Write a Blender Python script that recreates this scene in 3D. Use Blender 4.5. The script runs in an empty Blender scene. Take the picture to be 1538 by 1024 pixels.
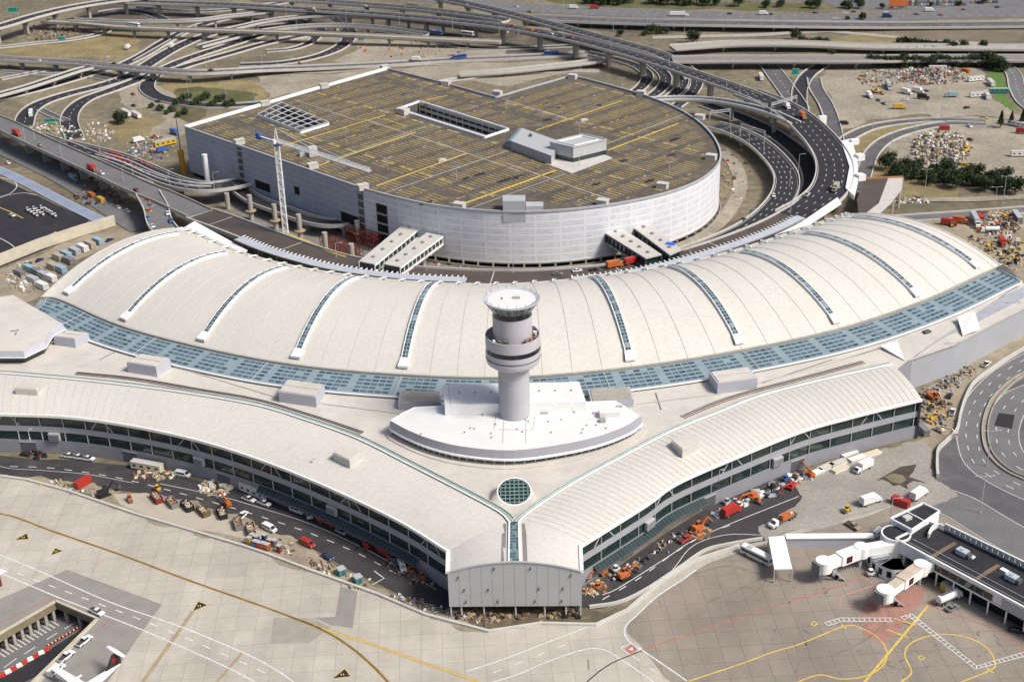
import bpy, math, random
from mathutils import Vector
from math import radians as R, sin, cos, pi, atan2, hypot
rnd = random.Random(7)
SC = bpy.context.scene
COL = SC.collection
# ---------------------------------------------------------------- camera
PW, PH = 1538.0, 1024.0
FPX, PITCH, ROLL, CAMH = 2010.0, R(25.5), R(1.5), 245.0
FWD = Vector((0, cos(PITCH), -sin(PITCH)))
_r0 = Vector((1, 0, 0)); _u0 = Vector((0, sin(PITCH), cos(PITCH)))
RGT = _r0*cos(ROLL) - _u0*sin(ROLL)
UPV = _u0*cos(ROLL) + _r0*sin(ROLL)
CAM = Vector((0, 0, CAMH))
def P(x, y, z=0.0):
    """point of the site surveyed from the photograph, at height z"""
    d = FWD*FPX + RGT*(x-PW/2) - UPV*(y-PH/2)
    t = (z-CAMH)/d.z
    return CAM + d*t
def PX(w):
    d = Vector(w)-CAM
    k = FPX/d.dot(FWD)
    return (PW/2+d.dot(RGT)*k, PH/2-d.dot(UPV)*k)
cd = bpy.data.cameras.new('camera'); cam = bpy.data.objects.new('camera', cd); COL.objects.link(cam)
from mathutils import Matrix
cam.matrix_world = Matrix(((RGT.x, UPV.x, -FWD.x, 0), (RGT.y, UPV.y, -FWD.y, 0), (RGT.z, UPV.z, -FWD.z, CAMH), (0, 0, 0, 1)))
cd.sensor_fit = 'HORIZONTAL'; cd.sensor_width = 36; cd.lens = FPX/PW*36
cd.clip_start = 1; cd.clip_end = 20000
SC.camera = cam
# ---------------------------------------------------------------- light
W = bpy.data.worlds.new('World'); SC.world = W; W.use_nodes = True
SUN_EL, SUN_AZ = R(48), R(118)      # azimuth measured clockwise from +Y
nt = W.node_tree; bg = nt.nodes['Background']
sky = nt.nodes.new('ShaderNodeTexSky'); sky.sky_type = 'NISHITA'; sky.sun_disc = False
sky.sun_elevation = SUN_EL; sky.sun_rotation = SUN_AZ; sky.dust_density = 4.0; sky.air_density = 0.7
nt.links.new(sky.outputs[0], bg.inputs[0]); bg.inputs[1].default_value = 0.10
ld = bpy.data.lights.new('sun', 'SUN'); ld.energy = 2.9; ld.angle = R(14); ld.color = (1, 0.96, 0.90)
lo = bpy.data.objects.new('sun', ld); COL.objects.link(lo)
sv = Vector((sin(SUN_AZ)*cos(SUN_EL), cos(SUN_AZ)*cos(SUN_EL), sin(SUN_EL)))
lo.rotation_euler = sv.to_track_quat('Z', 'Y').to_euler()
SC.view_settings.view_transform = 'Standard'; SC.view_settings.look = 'None'; SC.view_settings.gamma = 1
SC.view_settings.exposure = 0.38
# ---------------------------------------------------------------- materials
_M = {}
def mat(name, col, rough=0.7, metal=0.0, var=0.12, scale=0.25, spots=0.0, spotscale=1.5, spotcol=None, spec=0.3, bump=0, fine=0.0, finescale=3.0):
    """principled paint with two scales of uneven tone; optional stains"""
    if name in _M: return _M[name]
    m = bpy.data.materials.new(name); m.use_nodes = True; _M[name] = m
    n = m.node_tree.nodes; L = m.node_tree.links; b = n['Principled BSDF']
    b.inputs['Roughness'].default_value = rough; b.inputs['Metallic'].default_value = metal
    b.inputs['Specular IOR Level'].default_value = spec
    tc = n.new('ShaderNodeTexCoord')
    no = n.new('ShaderNodeTexNoise'); no.inputs['Scale'].default_value = scale; no.inputs['Detail'].default_value = 6; no.inputs['Roughness'].default_value = 0.6
    L.new(tc.outputs['Object'], no.inputs['Vector'])
    mr = n.new('ShaderNodeMapRange'); mr.inputs[1].default_value = 0.3; mr.inputs[2].default_value = 0.7
    mr.inputs[3].default_value = 1-var; mr.inputs[4].default_value = 1+var
    L.new(no.outputs[0], mr.inputs[0])
    mx = n.new('ShaderNodeMix'); mx.data_type = 'RGBA'; mx.blend_type = 'MULTIPLY'; mx.inputs[0].default_value = 1
    mx.inputs[6].default_value = (*col, 1)
    L.new(mr.outputs[0], mx.inputs[7]); out = mx.outputs[2]
    if fine > 0:
        nf = n.new('ShaderNodeTexNoise'); nf.inputs['Scale'].default_value = finescale; nf.inputs['Detail'].default_value = 3
        L.new(tc.outputs['Object'], nf.inputs['Vector'])
        mf = n.new('ShaderNodeMapRange'); mf.inputs[1].default_value = 0.3; mf.inputs[2].default_value = 0.7
        mf.inputs[3].default_value = 1-fine; mf.inputs[4].default_value = 1+fine
        L.new(nf.outputs[0], mf.inputs[0])
        m3 = n.new('ShaderNodeMix'); m3.data_type = 'RGBA'; m3.blend_type = 'MULTIPLY'; m3.inputs[0].default_value = 1
        L.new(out, m3.inputs[6]); L.new(mf.outputs[0], m3.inputs[7]); out = m3.outputs[2]
    if spots > 0:
        n2 = n.new('ShaderNodeTexNoise'); n2.inputs['Scale'].default_value = spotscale; n2.inputs['Detail'].default_value = 8; n2.inputs['Roughness'].default_value = 0.7
        L.new(tc.outputs['Object'], n2.inputs['Vector'])
        m2 = n.new('ShaderNodeMapRange'); m2.inputs[1].default_value = 0.52; m2.inputs[2].default_value = 0.68; m2.inputs[3].default_value = 0; m2.inputs[4].default_value = spots
        L.new(n2.outputs[0], m2.inputs[0])
        mm = n.new('ShaderNodeMix'); mm.data_type = 'RGBA'; mm.inputs[7].default_value = (*(spotcol or [c*0.5 for c in col]), 1)
        L.new(m2.outputs[0], mm.inputs[0]); L.new(out, mm.inputs[6]); out = mm.outputs[2]
    L.new(out, b.inputs['Base Color'])
    m['_out'] = 1
    return m
def glass(name, col, rough=0.12):
    if name in _M: return _M[name]
    m = mat(name, col, rough, 0.0, var=0.35, scale=0.15, spec=0.8)
    return m
cream = mat('cream_roof_membrane', (0.56, 0.537, 0.487), 0.8, var=0.04, scale=0.05, fine=0.06, finescale=0.7, spots=0.12, spotscale=0.1, spotcol=(0.47, 0.435, 0.37))
cream2 = mat('flat_roof_membrane', (0.545, 0.51, 0.46), 0.8, var=0.1, scale=0.06, fine=0.05, finescale=0.8, spots=0.2, spotscale=0.15)
whiteroof = mat('white_roof_membrane', (0.68, 0.68, 0.665), 0.7, var=0.05, scale=0.1, spots=0.2, spotscale=0.4)
seamm = mat('roof_seam', (0.44, 0.41, 0.36), 0.8, var=0.1)
whitem = mat('white_metal', (0.78, 0.78, 0.76), 0.45, var=0.06, scale=0.4)
lilac = mat('pale_grey_panel', (0.42, 0.43, 0.48), 0.55, 0.0, var=0.05, scale=0.3)
lgrey = mat('light_grey_metal', (0.42, 0.43, 0.44), 0.45, 0.0, var=0.06, scale=0.5)
mgrey = mat('grey_cladding', (0.255, 0.26, 0.285), 0.5, 0.0, var=0.07, scale=0.3)
dgrey = mat('dark_grey_metal', (0.10, 0.105, 0.115), 0.5, var=0.15)
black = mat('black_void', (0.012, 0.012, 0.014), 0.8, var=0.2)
winglass = glass('dark_window_glass', (0.014, 0.034, 0.031))
blueglass = glass('blue_skylight_glass', (0.085, 0.135, 0.165), 0.25)
paleglass = mat('pale_frame_glass', (0.235, 0.30, 0.325), 0.35, var=0.1)
greenglass = mat('green_skylight_glass', (0.20, 0.31, 0.27), 0.3, var=0.2, scale=0.4)
asph = mat('fresh_asphalt', (0.028, 0.027, 0.032), 0.85, var=0.2, scale=0.12, fine=0.12, finescale=1.5, spots=0.25, spotscale=0.08, spotcol=(0.06, 0.056, 0.055))
asph2 = mat('worn_asphalt', (0.15, 0.148, 0.15), 0.85, var=0.12, scale=0.1, fine=0.1, finescale=1.2, spots=0.3, spotscale=0.06, spotcol=(0.22, 0.21, 0.2))
asph3 = mat('grey_asphalt', (0.105, 0.10, 0.105), 0.85, var=0.15, scale=0.1, fine=0.1, finescale=1.2, spots=0.4, spotscale=0.1, spotcol=(0.19, 0.18, 0.165))
deckbrown = mat('brown_deck_asphalt', (0.085, 0.07, 0.062), 0.85, var=0.15, scale=0.12, fine=0.1)
conc = mat('concrete', (0.35, 0.33, 0.285), 0.85, var=0.12, scale=0.2, fine=0.08, finescale=1.0, spots=0.35, spotscale=0.3, spotcol=(0.27, 0.25, 0.21))
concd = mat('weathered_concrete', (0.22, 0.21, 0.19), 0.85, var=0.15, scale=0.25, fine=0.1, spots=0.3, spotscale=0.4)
concw = mat('pale_concrete', (0.50, 0.485, 0.45), 0.8, var=0.08, scale=0.3, fine=0.06, spots=0.3, spotscale=0.5, spotcol=(0.4, 0.38, 0.33))
paintw = mat('white_road_paint', (0.60, 0.60, 0.58), 0.7, var=0.22, scale=0.8)
painty = mat('yellow_paint', (0.60, 0.43, 0.09), 0.7, var=0.2, scale=0.5)
painto = mat('ochre_guide_paint', (0.33, 0.22, 0.075), 0.8, var=0.25, scale=0.2)
paintr = mat('red_paint', (0.42, 0.14, 0.11), 0.8, var=0.25, scale=0.3)
paintk = mat('black_paint', (0.03, 0.028, 0.026), 0.8, var=0.2)
# ---------------------------------------------------------------- mesh tools
class MB:
    def __init__(s): s.v = []; s.f = []; s.m = []; s.mats = []; s.sm = []
    def mi(s, m):
        if m not in s.mats: s.mats.append(m)
        return s.mats.index(m)
    def face(s, pts, m, smooth=False):
        i = len(s.v); s.v += [tuple(p) for p in pts]; s.f.append(tuple(range(i, i+len(pts)))); s.m.append(s.mi(m)); s.sm.append(smooth)
    def grid(s, rows, m, smooth=True, close=False):
        """rows: list of equal-length lists of points"""
        i0 = len(s.v); n = len(rows[0]); k = s.mi(m)
        for r in rows: s.v += [tuple(p) for p in r]
        for a in range(len(rows)-1):
            for b in range(n-1 if not close else n):
                c = (b+1) % n
                s.f.append((i0+a*n+b, i0+a*n+c, i0+(a+1)*n+c, i0+(a+1)*n+b)); s.m.append(k); s.sm.append(smooth)
    def box(s, c, size, rz=0, m=None, taper=1.0, top=None, ry=0):
        """c = centre of the base"""
        sx, sy, sz = size[0]/2, size[1]/2, size[2]; ca, sa = cos(rz), sin(rz)
        p = []
        for z, k in ((0, 1), (sz, taper)):
            for x, y in ((-sx, -sy), (sx, -sy), (sx, sy), (-sx, sy)):
                x *= k; y *= k
                p.append((c[0]+x*ca-y*sa, c[1]+x*sa+y*ca, c[2]+z))
        i = len(s.v); s.v += p; k = s.mi(m); kt = s.mi(top) if top else k
        for f, kk in (((0, 3, 2, 1), k), ((4, 5, 6, 7), kt), ((0, 1, 5, 4), k), ((1, 2, 6, 5), k), ((2, 3, 7, 6), k), ((3, 0, 4, 7), k)):
            s.f.append(tuple(i+q for q in f)); s.m.append(kk); s.sm.append(False)
    def prism(s, poly, z0, z1, m, top=None, bottom=False):
        """poly: list of (x, y); z1 may be a list"""
        n = len(poly); a = 0
        for i in range(n):
            x0, y0 = poly[i][0], poly[i][1]; x1, y1 = poly[(i+1) % n][0], poly[(i+1) % n][1]; a += x0*y1-x1*y0
        if a < 0: poly = list(poly)[::-1]; z1 = z1[::-1] if isinstance(z1, list) else z1; z0 = z0[::-1] if isinstance(z0, list) else z0
        zt = z1 if isinstance(z1, list) else [z1]*n
        zb = z0 if isinstance(z0, list) else [z0]*n
        i = len(s.v)
        s.v += [(q[0], q[1], zb[j]) for j, q in enumerate(poly)] + [(q[0], q[1], zt[j]) for j, q in enumerate(poly)]
        k = s.mi(m); kt = s.mi(top) if top else k
        s.f.append(tuple(i+n+q for q in range(n))); s.m.append(kt); s.sm.append(False)
        if bottom: s.f.append(tuple(i+q for q in reversed(range(n)))); s.m.append(k); s.sm.append(False)
        for q in range(n):
            r = (q+1) % n
            s.f.append((i+q, i+r, i+n+r, i+n+q)); s.m.append(k); s.sm.append(False)
    def bar(s, a, b, w, h=None, m=None):
        """rectangular bar from a to b"""
        a = Vector(a); b = Vector(b); h = h or w; d = b-a
        if d.length < 1e-6: return
        d.normalize(); u = Vector((0, 0, 1)) if abs(d.z) < 0.95 else Vector((1, 0, 0))
        r = d.cross(u).normalized()*w/2; t = r.cross(d).normalized()*h/2
        i = len(s.v)
        for q in (a, b):
            for e in (-r-t, r-t, r+t, -r+t): s.v.append(tuple(q+e))
        k = s.mi(m)
        for f in ((3, 2, 1, 0), (4, 5, 6, 7), (0, 1, 5, 4), (1, 2, 6, 5), (2, 3, 7, 6), (3, 0, 4, 7)):
            s.f.append(tuple(i+q for q in f)); s.m.append(k); s.sm.append(False)
    def tube(s, a, b, r0, r1=None, n=8, m=None, caps=True):
        a = Vector(a); b = Vector(b); r1 = r0 if r1 is None else r1; d = (b-a).normalized()
        u = Vector((0, 0, 1)) if abs(d.z) < 0.95 else Vector((1, 0, 0))
        x = d.cross(u).normalized(); y = x.cross(d)
        A = [a+(x*cos(t)+y*sin(t))*r0 for t in [2*pi*q/n for q in range(n)]]
        B = [b+(x*cos(t)+y*sin(t))*r1 for t in [2*pi*q/n for q in range(n)]]
        s.grid([B, A], m, True, True)
        if caps: s.face(B[::-1], m); s.face(A, m)
    def lathe(s, c, prof, n, m, caps=True):
        """prof: list of (r, z) or (r, z, material)"""
        for q in range(len(prof)-1):
            mm = prof[q+1][2] if len(prof[q+1]) > 2 else m
            rows = [[(c[0]+p[0]*cos(2*pi*t/n), c[1]+p[0]*sin(2*pi*t/n), c[2]+p[1]) for t in range(n)] for p in (prof[q], prof[q+1])]
            s.grid(rows, mm, True, True)
        if caps:
            p = prof[-1]; s.face([(c[0]+p[0]*cos(2*pi*t/n), c[1]+p[0]*sin(2*pi*t/n), c[2]+p[1]) for t in range(n)], m)
    def build(s, name, parent=None, loc=None):
        me = bpy.data.meshes.new(name); me.from_pydata(s.v, [], s.f)
        for m in s.mats: me.materials.append(m)
        me.polygons.foreach_set('material_index', s.m); me.polygons.foreach_set('use_smooth', s.sm); me.update()
        o = bpy.data.objects.new(name, me); COL.objects.link(o)
        if parent is not None: o.parent = parent
        if loc is not None: o.location = loc
        return o
def tag(o, label, cat, group=None, kind=None):
    o['label'] = label; o['category'] = cat
    if group: o['group'] = group
    if kind: o['kind'] = kind
    return o
def thing(name, label, cat, group=None, loc=(0, 0, 0), rz=0):
    o = bpy.data.objects.new(name, None); COL.objects.link(o); o.location = loc; o.rotation_euler = (0, 0, rz); o.empty_display_size = 0.5
    return tag(o, label, cat, group)
def struct(o): o['kind'] = 'structure'; return o
def based(root, at):
    """move an Empty to the thing's base, leaving its world-built parts where they stand"""
    root.location = at
    for c in root.children: c.location = (-at[0], -at[1], -at[2])
    return root
def dup(root, loc, rz, label, group=None, scale=None):
    r = root.copy(); COL.objects.link(r); r.location = loc; r.rotation_euler = (0, 0, rz); r['label'] = label
    if group: r['group'] = group
    if scale: r.scale = (scale,)*3 if not isinstance(scale, tuple) else scale
    for ch in CH.get(root.name, list(root.children)):
        c = ch.copy(); COL.objects.link(c); c.parent = r
        for g in ch.children:
            d = g.copy(); COL.objects.link(d); d.parent = c
    return r
CH = {}
def crom(pts, n=8, closed=False):
    """Catmull-Rom through a list of Vectors"""
    pts = [Vector(p) for p in pts]; out = []
    N = len(pts)
    for i in range(N-1):
        p0 = pts[i-1] if i > 0 else pts[0]*2-pts[1]; p1 = pts[i]; p2 = pts[i+1]; p3 = pts[i+2] if i+2 < N else pts[-1]*2-pts[-2]
        for k in range(n):
            t = k/n
            out.append(0.5*((2*p1)+(p2-p0)*t+(2*p0-5*p1+4*p2-p3)*t*t+(3*p1-p0-3*p2+p3)*t**3))
    out.append(pts[-1]); return out
def curvepx(px, z=0, n=8):
    """px: (x, y) or (x, y, z)"""
    return crom([P(q[0], q[1], q[2] if len(q) > 2 else z) for q in px], n)
def resample(pts, step):
    out = [pts[0].copy()]; acc = 0
    for a, b in zip(pts, pts[1:]):
        L = (b-a).length; t = step-acc
        while t <= L: out.append(a.lerp(b, t/L)); t += step
        acc = (acc+L) % step if L+acc >= step else acc+L
    return out
def normals(pts):
    r = []
    for i in range(len(pts)):
        d = pts[min(i+1, len(pts)-1)]-pts[max(i-1, 0)]; d.z = 0
        d = d.normalized() if d.length > 1e-9 else Vector((1, 0, 0))
        r.append(Vector((-d.y, d.x, 0)))
    return r
def offset(pts, d, dz=0):
    return [p+n*d+Vector((0, 0, dz)) for p, n in zip(pts, normals(pts))]
def ribbon(mb, pts, a, b, z, m, z2=None):
    """flat band between offsets a and b"""
    A = offset(pts, a, z); B = offset(pts, b, z if z2 is None else z2)
    if a < b: mb.grid([B, A], m, False)
    else: mb.grid([A, B], m, False)
def wallstrip(mb, pts, off, t, z0, z1, m):
    """upright strip of thickness t, height from z0 to z1 relative to the line"""
    a, b = off-t/2, off+t/2
    A0, A1, B0, B1 = offset(pts, a, z0), offset(pts, a, z1), offset(pts, b, z0), offset(pts, b, z1)
    mb.grid([B0, B1, A1, A0], m, False)
    mb.face([A0[0], B0[0], B1[0], A1[0]], m); mb.face([B0[-1], A0[-1], A1[-1], B1[-1]], m)
def dashes(mb, pts, off, on, offl, w, z, m):
    rs = resample([p for p in pts], 1.0); ns = normals(rs); i = 0
    on = max(1, int(on)); offl = max(1, int(offl))
    while i+on < len(rs):
        seg = rs[i:i+on+1]; nn = ns[i:i+on+1]
        A = [p+n*(off-w/2)+Vector((0, 0, z)) for p, n in zip(seg, nn)]; B = [p+n*(off+w/2)+Vector((0, 0, z)) for p, n in zip(seg, nn)]
        mb.grid([B, A], m, False); i += on+offl
def ordn(i): return (ORD+['twenty-'+w for w in ORD[:9]])[i] if i != 20 else 'twenty-first'
ORD = ['first', 'second', 'third', 'fourth', 'fifth', 'sixth', 'seventh', 'eighth', 'ninth', 'tenth', 'eleventh', 'twelfth', 'thirteenth', 'fourteenth', 'fifteenth', 'sixteenth', 'seventeenth', 'eighteenth', 'nineteenth', 'twentieth']
# ================================================================ ground sheets
import bmesh
def fill2d(name, outer, holes, z, m, parent=None):
    """flat sheet with holes; outer and holes are lists of (x, y)"""
    bm = bmesh.new(); edges = []
    for loop in [outer]+holes:
        vs = [bm.verts.new((p[0], p[1], z)) for p in loop]
        for i in range(len(vs)): edges.append(bm.edges.new((vs[i], vs[(i+1) % len(vs)])))
    bmesh.ops.triangle_fill(bm, use_beauty=True, use_dissolve=False, edges=edges)
    for f in bm.faces:
        if f.normal.z < 0: f.normal_flip()
    me = bpy.data.meshes.new(name); bm.to_mesh(me); bm.free(); me.materials.append(m)
    o = bpy.data.objects.new(name, me); COL.objects.link(o)
    if parent: o.parent = parent
    return o
def xy(pts, z=0): return [(P(*q, z).x, P(*q, z).y) for q in pts]
dirt = mat('site_dirt', (0.185, 0.157, 0.105), 0.95, var=0.32, scale=0.013, fine=0.28, finescale=0.22, spots=0.9, spotscale=0.022, spotcol=(0.095, 0.085, 0.058))
gravel = mat('pale_gravel', (0.30, 0.265, 0.205), 0.95, var=0.2, scale=0.04, fine=0.2, finescale=0.4, spots=0.6, spotscale=0.06, spotcol=(0.17, 0.15, 0.115))
drygrass = mat('dry_grass', (0.235, 0.19, 0.095), 0.95, var=0.25, scale=0.06, fine=0.2, finescale=0.5, spots=0.6, spotscale=0.05, spotcol=(0.14, 0.125, 0.055))
greeng = mat('green_verge', (0.105, 0.105, 0.045), 0.95, var=0.3, scale=0.05, fine=0.2, finescale=0.6)
tint = mat('yard_tan', (0.30, 0.255, 0.185), 0.95, var=0.25, scale=0.08, fine=0.15, finescale=0.8, spots=0.5, spotscale=0.12)
pit = [(0,952),(84,903.5),(146,930),(48,1026),(-40,1120),(-190,1080)]
S = 6000
struct(fill2d('ground', [(-S, -800), (S, -800), (S, 9000), (-S, 9000)], [xy(pit, -0.1)], -0.1, dirt))
# apron ------------------------------------------------------------
apm = bpy.data.materials.new('apron_concrete'); apm.use_nodes = True
def apron_nodes(m):
    n = m.node_tree.nodes; L = m.node_tree.links; b = n['Principled BSDF']; b.inputs['Roughness'].default_value = 0.85; b.inputs['Specular IOR Level'].default_value = 0.25
    tc = n.new('ShaderNodeTexCoord'); mp = n.new('ShaderNodeMapping'); mp.inputs['Rotation'].default_value = (0, 0, R(-3)); L.new(tc.outputs['Object'], mp.inputs[0])
    br = n.new('ShaderNodeTexBrick'); br.offset = 0.0; br.inputs['Scale'].default_value = 1; br.inputs['Brick Width'].default_value = 6.1; br.inputs['Row Height'].default_value = 6.9
    br.inputs['Mortar Size'].default_value = 0.10; br.inputs['Mortar Smooth'].default_value = 0.6; br.inputs['Color1'].default_value = (0.475, 0.44, 0.375, 1); br.inputs['Color2'].default_value = (0.44, 0.405, 0.35, 1); br.inputs['Mortar'].default_value = (0.33, 0.295, 0.24, 1)
    L.new(mp.outputs[0], br.inputs[0])
    def noise(sc, det, lo, hi, a, bb, stretch=None):
        k = n.new('ShaderNodeTexNoise'); k.inputs['Scale'].default_value = sc; k.inputs['Detail'].default_value = det; k.inputs['Roughness'].default_value = 0.65
        if stretch:
            mm = n.new('ShaderNodeMapping'); mm.inputs['Scale'].default_value = stretch; mm.inputs['Rotation'].default_value = (0, 0, R(35)); L.new(tc.outputs['Object'], mm.inputs[0]); L.new(mm.outputs[0], k.inputs['Vector'])
        else: L.new(tc.outputs['Object'], k.inputs['Vector'])
        r = n.new('ShaderNodeMapRange'); r.inputs[1].default_value = lo; r.inputs[2].default_value = hi; r.inputs[3].default_value = a; r.inputs[4].default_value = bb; L.new(k.outputs[0], r.inputs[0]); return r.outputs[0]
    out = br.outputs[0]
    for f in (noise(0.02, 6, .3, .7, .80, 1.12), noise(0.25, 5, .3, .7, .93, 1.06), noise(0.06, 6, .35, .7, 1.05, .86, (1, .12, 1)), noise(1.6, 3, .3, .7, .94, 1.05)):
        mx = n.new('ShaderNodeMix'); mx.data_type = 'RGBA'; mx.blend_type = 'MULTIPLY'; mx.inputs[0].default_value = 1; L.new(out, mx.inputs[6]); L.new(f, mx.inputs[7]); out = mx.outputs[2]
    L.new(out, b.inputs['Base Color'])
apron_nodes(apm)
bound = [(-420,640),(-120,690),(0,716),(39,721),(99,737),(161,758),(208,774),(286,797),(364,820),(400,832),(471,859),(567,893),(640,924),(734,949),(812,937),(895,939),(942,917),(994,872),(1046,841),(1111,820),(1145,812),(1180,800),(1215,790),(1300,770),(1345,745),(1392,735),(1415,765),(1480,800),(1560,830),(1900,900),(1900,1500),(-700,1500)]
struct(fill2d('apron', xy(bound), [xy(pit)], 0.0, apm))
LZ = [0.02]; VZ = [-0.098]
wornap = apm.copy(); wornap.name = 'worn_stand_concrete'
for nd in wornap.node_tree.nodes:
    if nd.type == 'TEX_BRICK':
        nd.inputs['Color1'].default_value = (0.30, 0.258, 0.212, 1); nd.inputs['Color2'].default_value = (0.275, 0.238, 0.196, 1); nd.inputs['Mortar'].default_value = (0.17, 0.155, 0.135, 1)
struct(fill2d('apron_stand', xy([(962,968),(942,950),(940,938),(962,918),(988,894),(1026,868),(1062,846),(1118,826),(1180,806),(1300,776),(1345,758),(1392,745),(1415,768),(1480,803),(1560,835),(1900,930),(1900,1400),(1040,1400),(1030,1060)]), [], 0.004, wornap))
def patch(name, px, m, z=None, kind=True, par=None):
    if z is None: VZ[0] += 0.004; z = VZ[0]
    pts = xy(px, 0)
    if any(w in name for w in ('verge', 'sandy', 'bank')) or name == 'yard':      # ragged natural edge
        for lv in range(4):
            out = []
            for k in range(len(pts)):
                a, b = pts[k], pts[(k+1) % len(pts)]; L = hypot(b[0]-a[0], b[1]-a[1]); j = min(L*.13, 7)
                out += [a, ((a[0]+b[0])/2+rnd.uniform(-j, j), (a[1]+b[1])/2+rnd.uniform(-j, j))]
            pts = out
    o = fill2d(name, pts, [], z, m, par)
    if kind: struct(o)
    return o
def road(name, px, w, m, z=None, edge=paintw, dash=None, kerb=None, n=8, ew=0.22, inset=0.5, lanes=1):
    """ground road: asphalt band plus its painted lines as parts"""
    if z is None: LZ[0] += 0.008; z = LZ[0]
    c = curvepx(px, 0, n)
    for p in c: p.z = 0
    mb = MB(); ribbon(mb, c, -w/2, w/2, z, m); o = struct(mb.build(name))
    mb = MB(); used = False
    if edge:
        for s_ in (-1, 1): ribbon(mb, c, s_*(w/2-inset)-ew/2, s_*(w/2-inset)+ew/2, z+.004, edge); used = True
    if dash:
        for k in range(1, lanes+1): dashes(mb, c, -w/2+w*k/(lanes+1), 3, 6, 0.3, z+.005, dash); used = True
    if used: mb.build('lane_marking', o)
    if kerb:
        for s_ in (-1, 1):
            mb = MB(); wallstrip(mb, c, s_*(w/2+.2), 0.5, 0.0, kerb, concw); mb.build('kerb_wall', o)
    return c
# big surfaces
struct(fill2d('road', xy([(-300,640),(0,684),(60,690),(100,690),(205,700),(300,722),(400,746),(500,790),(600,842),(680,880),(700,908),(672,914),(620,902),(560,872),(520,852),(480,828),(420,805),(330,780),(230,742),(170,735),(100,722),(0,712),(-300,690)]), [], 0.03, mat('dusty_asphalt', (0.05, 0.047, 0.05), 0.85, var=0.2, scale=0.1, fine=0.15, finescale=1.0, spots=0.6, spotscale=0.07, spotcol=(0.10, 0.092, 0.08))))
struct(fill2d('road', xy([(860,900),(872,915),(905,913),(940,903),(975,884),(1020,853),(1059,828),(1098,817),(1150,812),(1170,800),(1215,770),(1200,735),(1240,710),(1200,705),(1150,720),(1080,752),(1000,800),(930,850)]), [], 0.03, mat('dusty_asphalt', (0.05, 0.047, 0.05), 0.85, var=0.2, scale=0.1, fine=0.15, finescale=1.0, spots=0.6, spotscale=0.07, spotcol=(0.10, 0.092, 0.08))))
yardm = mat('pale_yard_surface', (0.30, 0.28, 0.245), 0.9, var=0.16, scale=0.05, fine=0.1, finescale=0.8, spots=0.5, spotscale=0.06, spotcol=(0.19, 0.175, 0.155))
patch('yard', [(1140,790),(1175,770),(1205,745),(1190,725),(1240,700),(1330,672),(1385,660),(1402,675),(1404,720),(1440,745),(1400,760),(1345,752),(1300,772),(1215,795),(1150,812)], yardm, 0.05)
patch('yard', [(0,712),(100,722),(170,735),(200,745),(240,742),(330,772),(420,803),(475,828),(540,862),(600,895),(660,915),(745,942),(734,949),(640,924),(567,893),(471,859),(364,820),(286,797),(208,774),(161,758),(99,737),(39,721),(0,716)], tint, 0.06)
patch('forecourt', [(170,742),(220,740),(330,776),(400,800),(395,815),(330,800),(260,790),(180,757)], mat('dusty_concrete', (0.42, 0.375, 0.30), 0.9, var=0.12, scale=0.1, spots=.4, spotscale=.1), 0.07)
patch('dirt_bank', [(676,912),(875,912),(905,920),(930,912),(900,937),(812,935),(745,945),(690,930)], mat('wet_earth', (0.12, 0.10, 0.065), 0.95, var=0.4, scale=0.2, fine=0.3, spots=.7, spotscale=.3, spotcol=(0.24, 0.19, 0.10)), 0.08)
# damp spill in the yard
patch('wet_patch', [(1315,722),(1340,708),(1352,701),(1377,697),(1372,708),(1365,716),(1395,726),(1372,722),(1362,728),(1364,735),(1350,728),(1342,730),(1335,724),(1325,720)], mat('wet_mud', (0.075, 0.065, 0.05), 0.5, var=0.3, scale=0.4), 0.075)
patch('mud_puddle', [(1329,716),(1340,711),(1355,713),(1362,721),(1352,726),(1340,724)], mat('tan_mud', (0.20, 0.17, 0.11), 0.8, var=0.2), 0.09)
# ring road at the right
patch('road', [(1408,680),(1437,650),(1446,612),(1465,575),(1524,534),(1600,490),(1700,500),(1700,900),(1600,860),(1540,838),(1480,803),(1418,765),(1404,740)], asph3, 0.02)
ringA = [(1620,505),(1528,552),(1489,583),(1468,612),(1459,643),(1464,679),(1476,700),(1502,718),(1540,737),(1620,770)]
ringB = [(1620,560),(1560,585),(1528,600),(1511,625),(1505,652),(1514,680),(1545,705),(1620,740)]
road('road', ringA, 11.5, asph2, 0.04, paintw, paintw, None, lanes=2)
road('road', ringB, 12.5, asph2, 0.05, paintw, paintw, None, lanes=2)
med = curvepx([(1620,535),(1540,562),(1500,592),(1484,620),(1479,650),(1486,680),(1510,705),(1545,722),(1620,755)])
mb = MB(); ribbon(mb, med, -1.1, 1.1, 0.06, gravel); wallstrip(mb, med, -1.0, .35, 0, .7, conc); wallstrip(mb, med, 1.0, .35, 0, .7, conc); tag(mb.build('median_barrier'), 'low concrete median curving between the two lanes of the ring road', 'barrier')
patch('tarmac_patch', [(1500,620),(1524,623),(1520,644),(1493,639)], asph, 0.062)
bar_ = curvepx([(1600,490),(1524,534),(1490,556),(1463,577),(1450,600),(1443,622),(1437,648),(1422,664),(1409,678),(1407,700),(1408,717)])
mb = MB(); wallstrip(mb, bar_, 0, 0.9, 0, 1.6, concw); tag(mb.build('barrier_wall'), 'pale concrete barrier curving along the outer edge of the ring road', 'barrier')
patch('dirt_strip', [(1384,668),(1390,600),(1382,588),(1450,550),(1600,470),(1600,485),(1524,532),(1463,573),(1444,610),(1435,648),(1408,676)], tint, 0.03)
# paving under the small building and its approach road
road('road', [(1395,745),(1440,760),(1490,790),(1560,830),(1640,870)], 17, asph2, 0.035, paintw, None, None)
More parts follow.
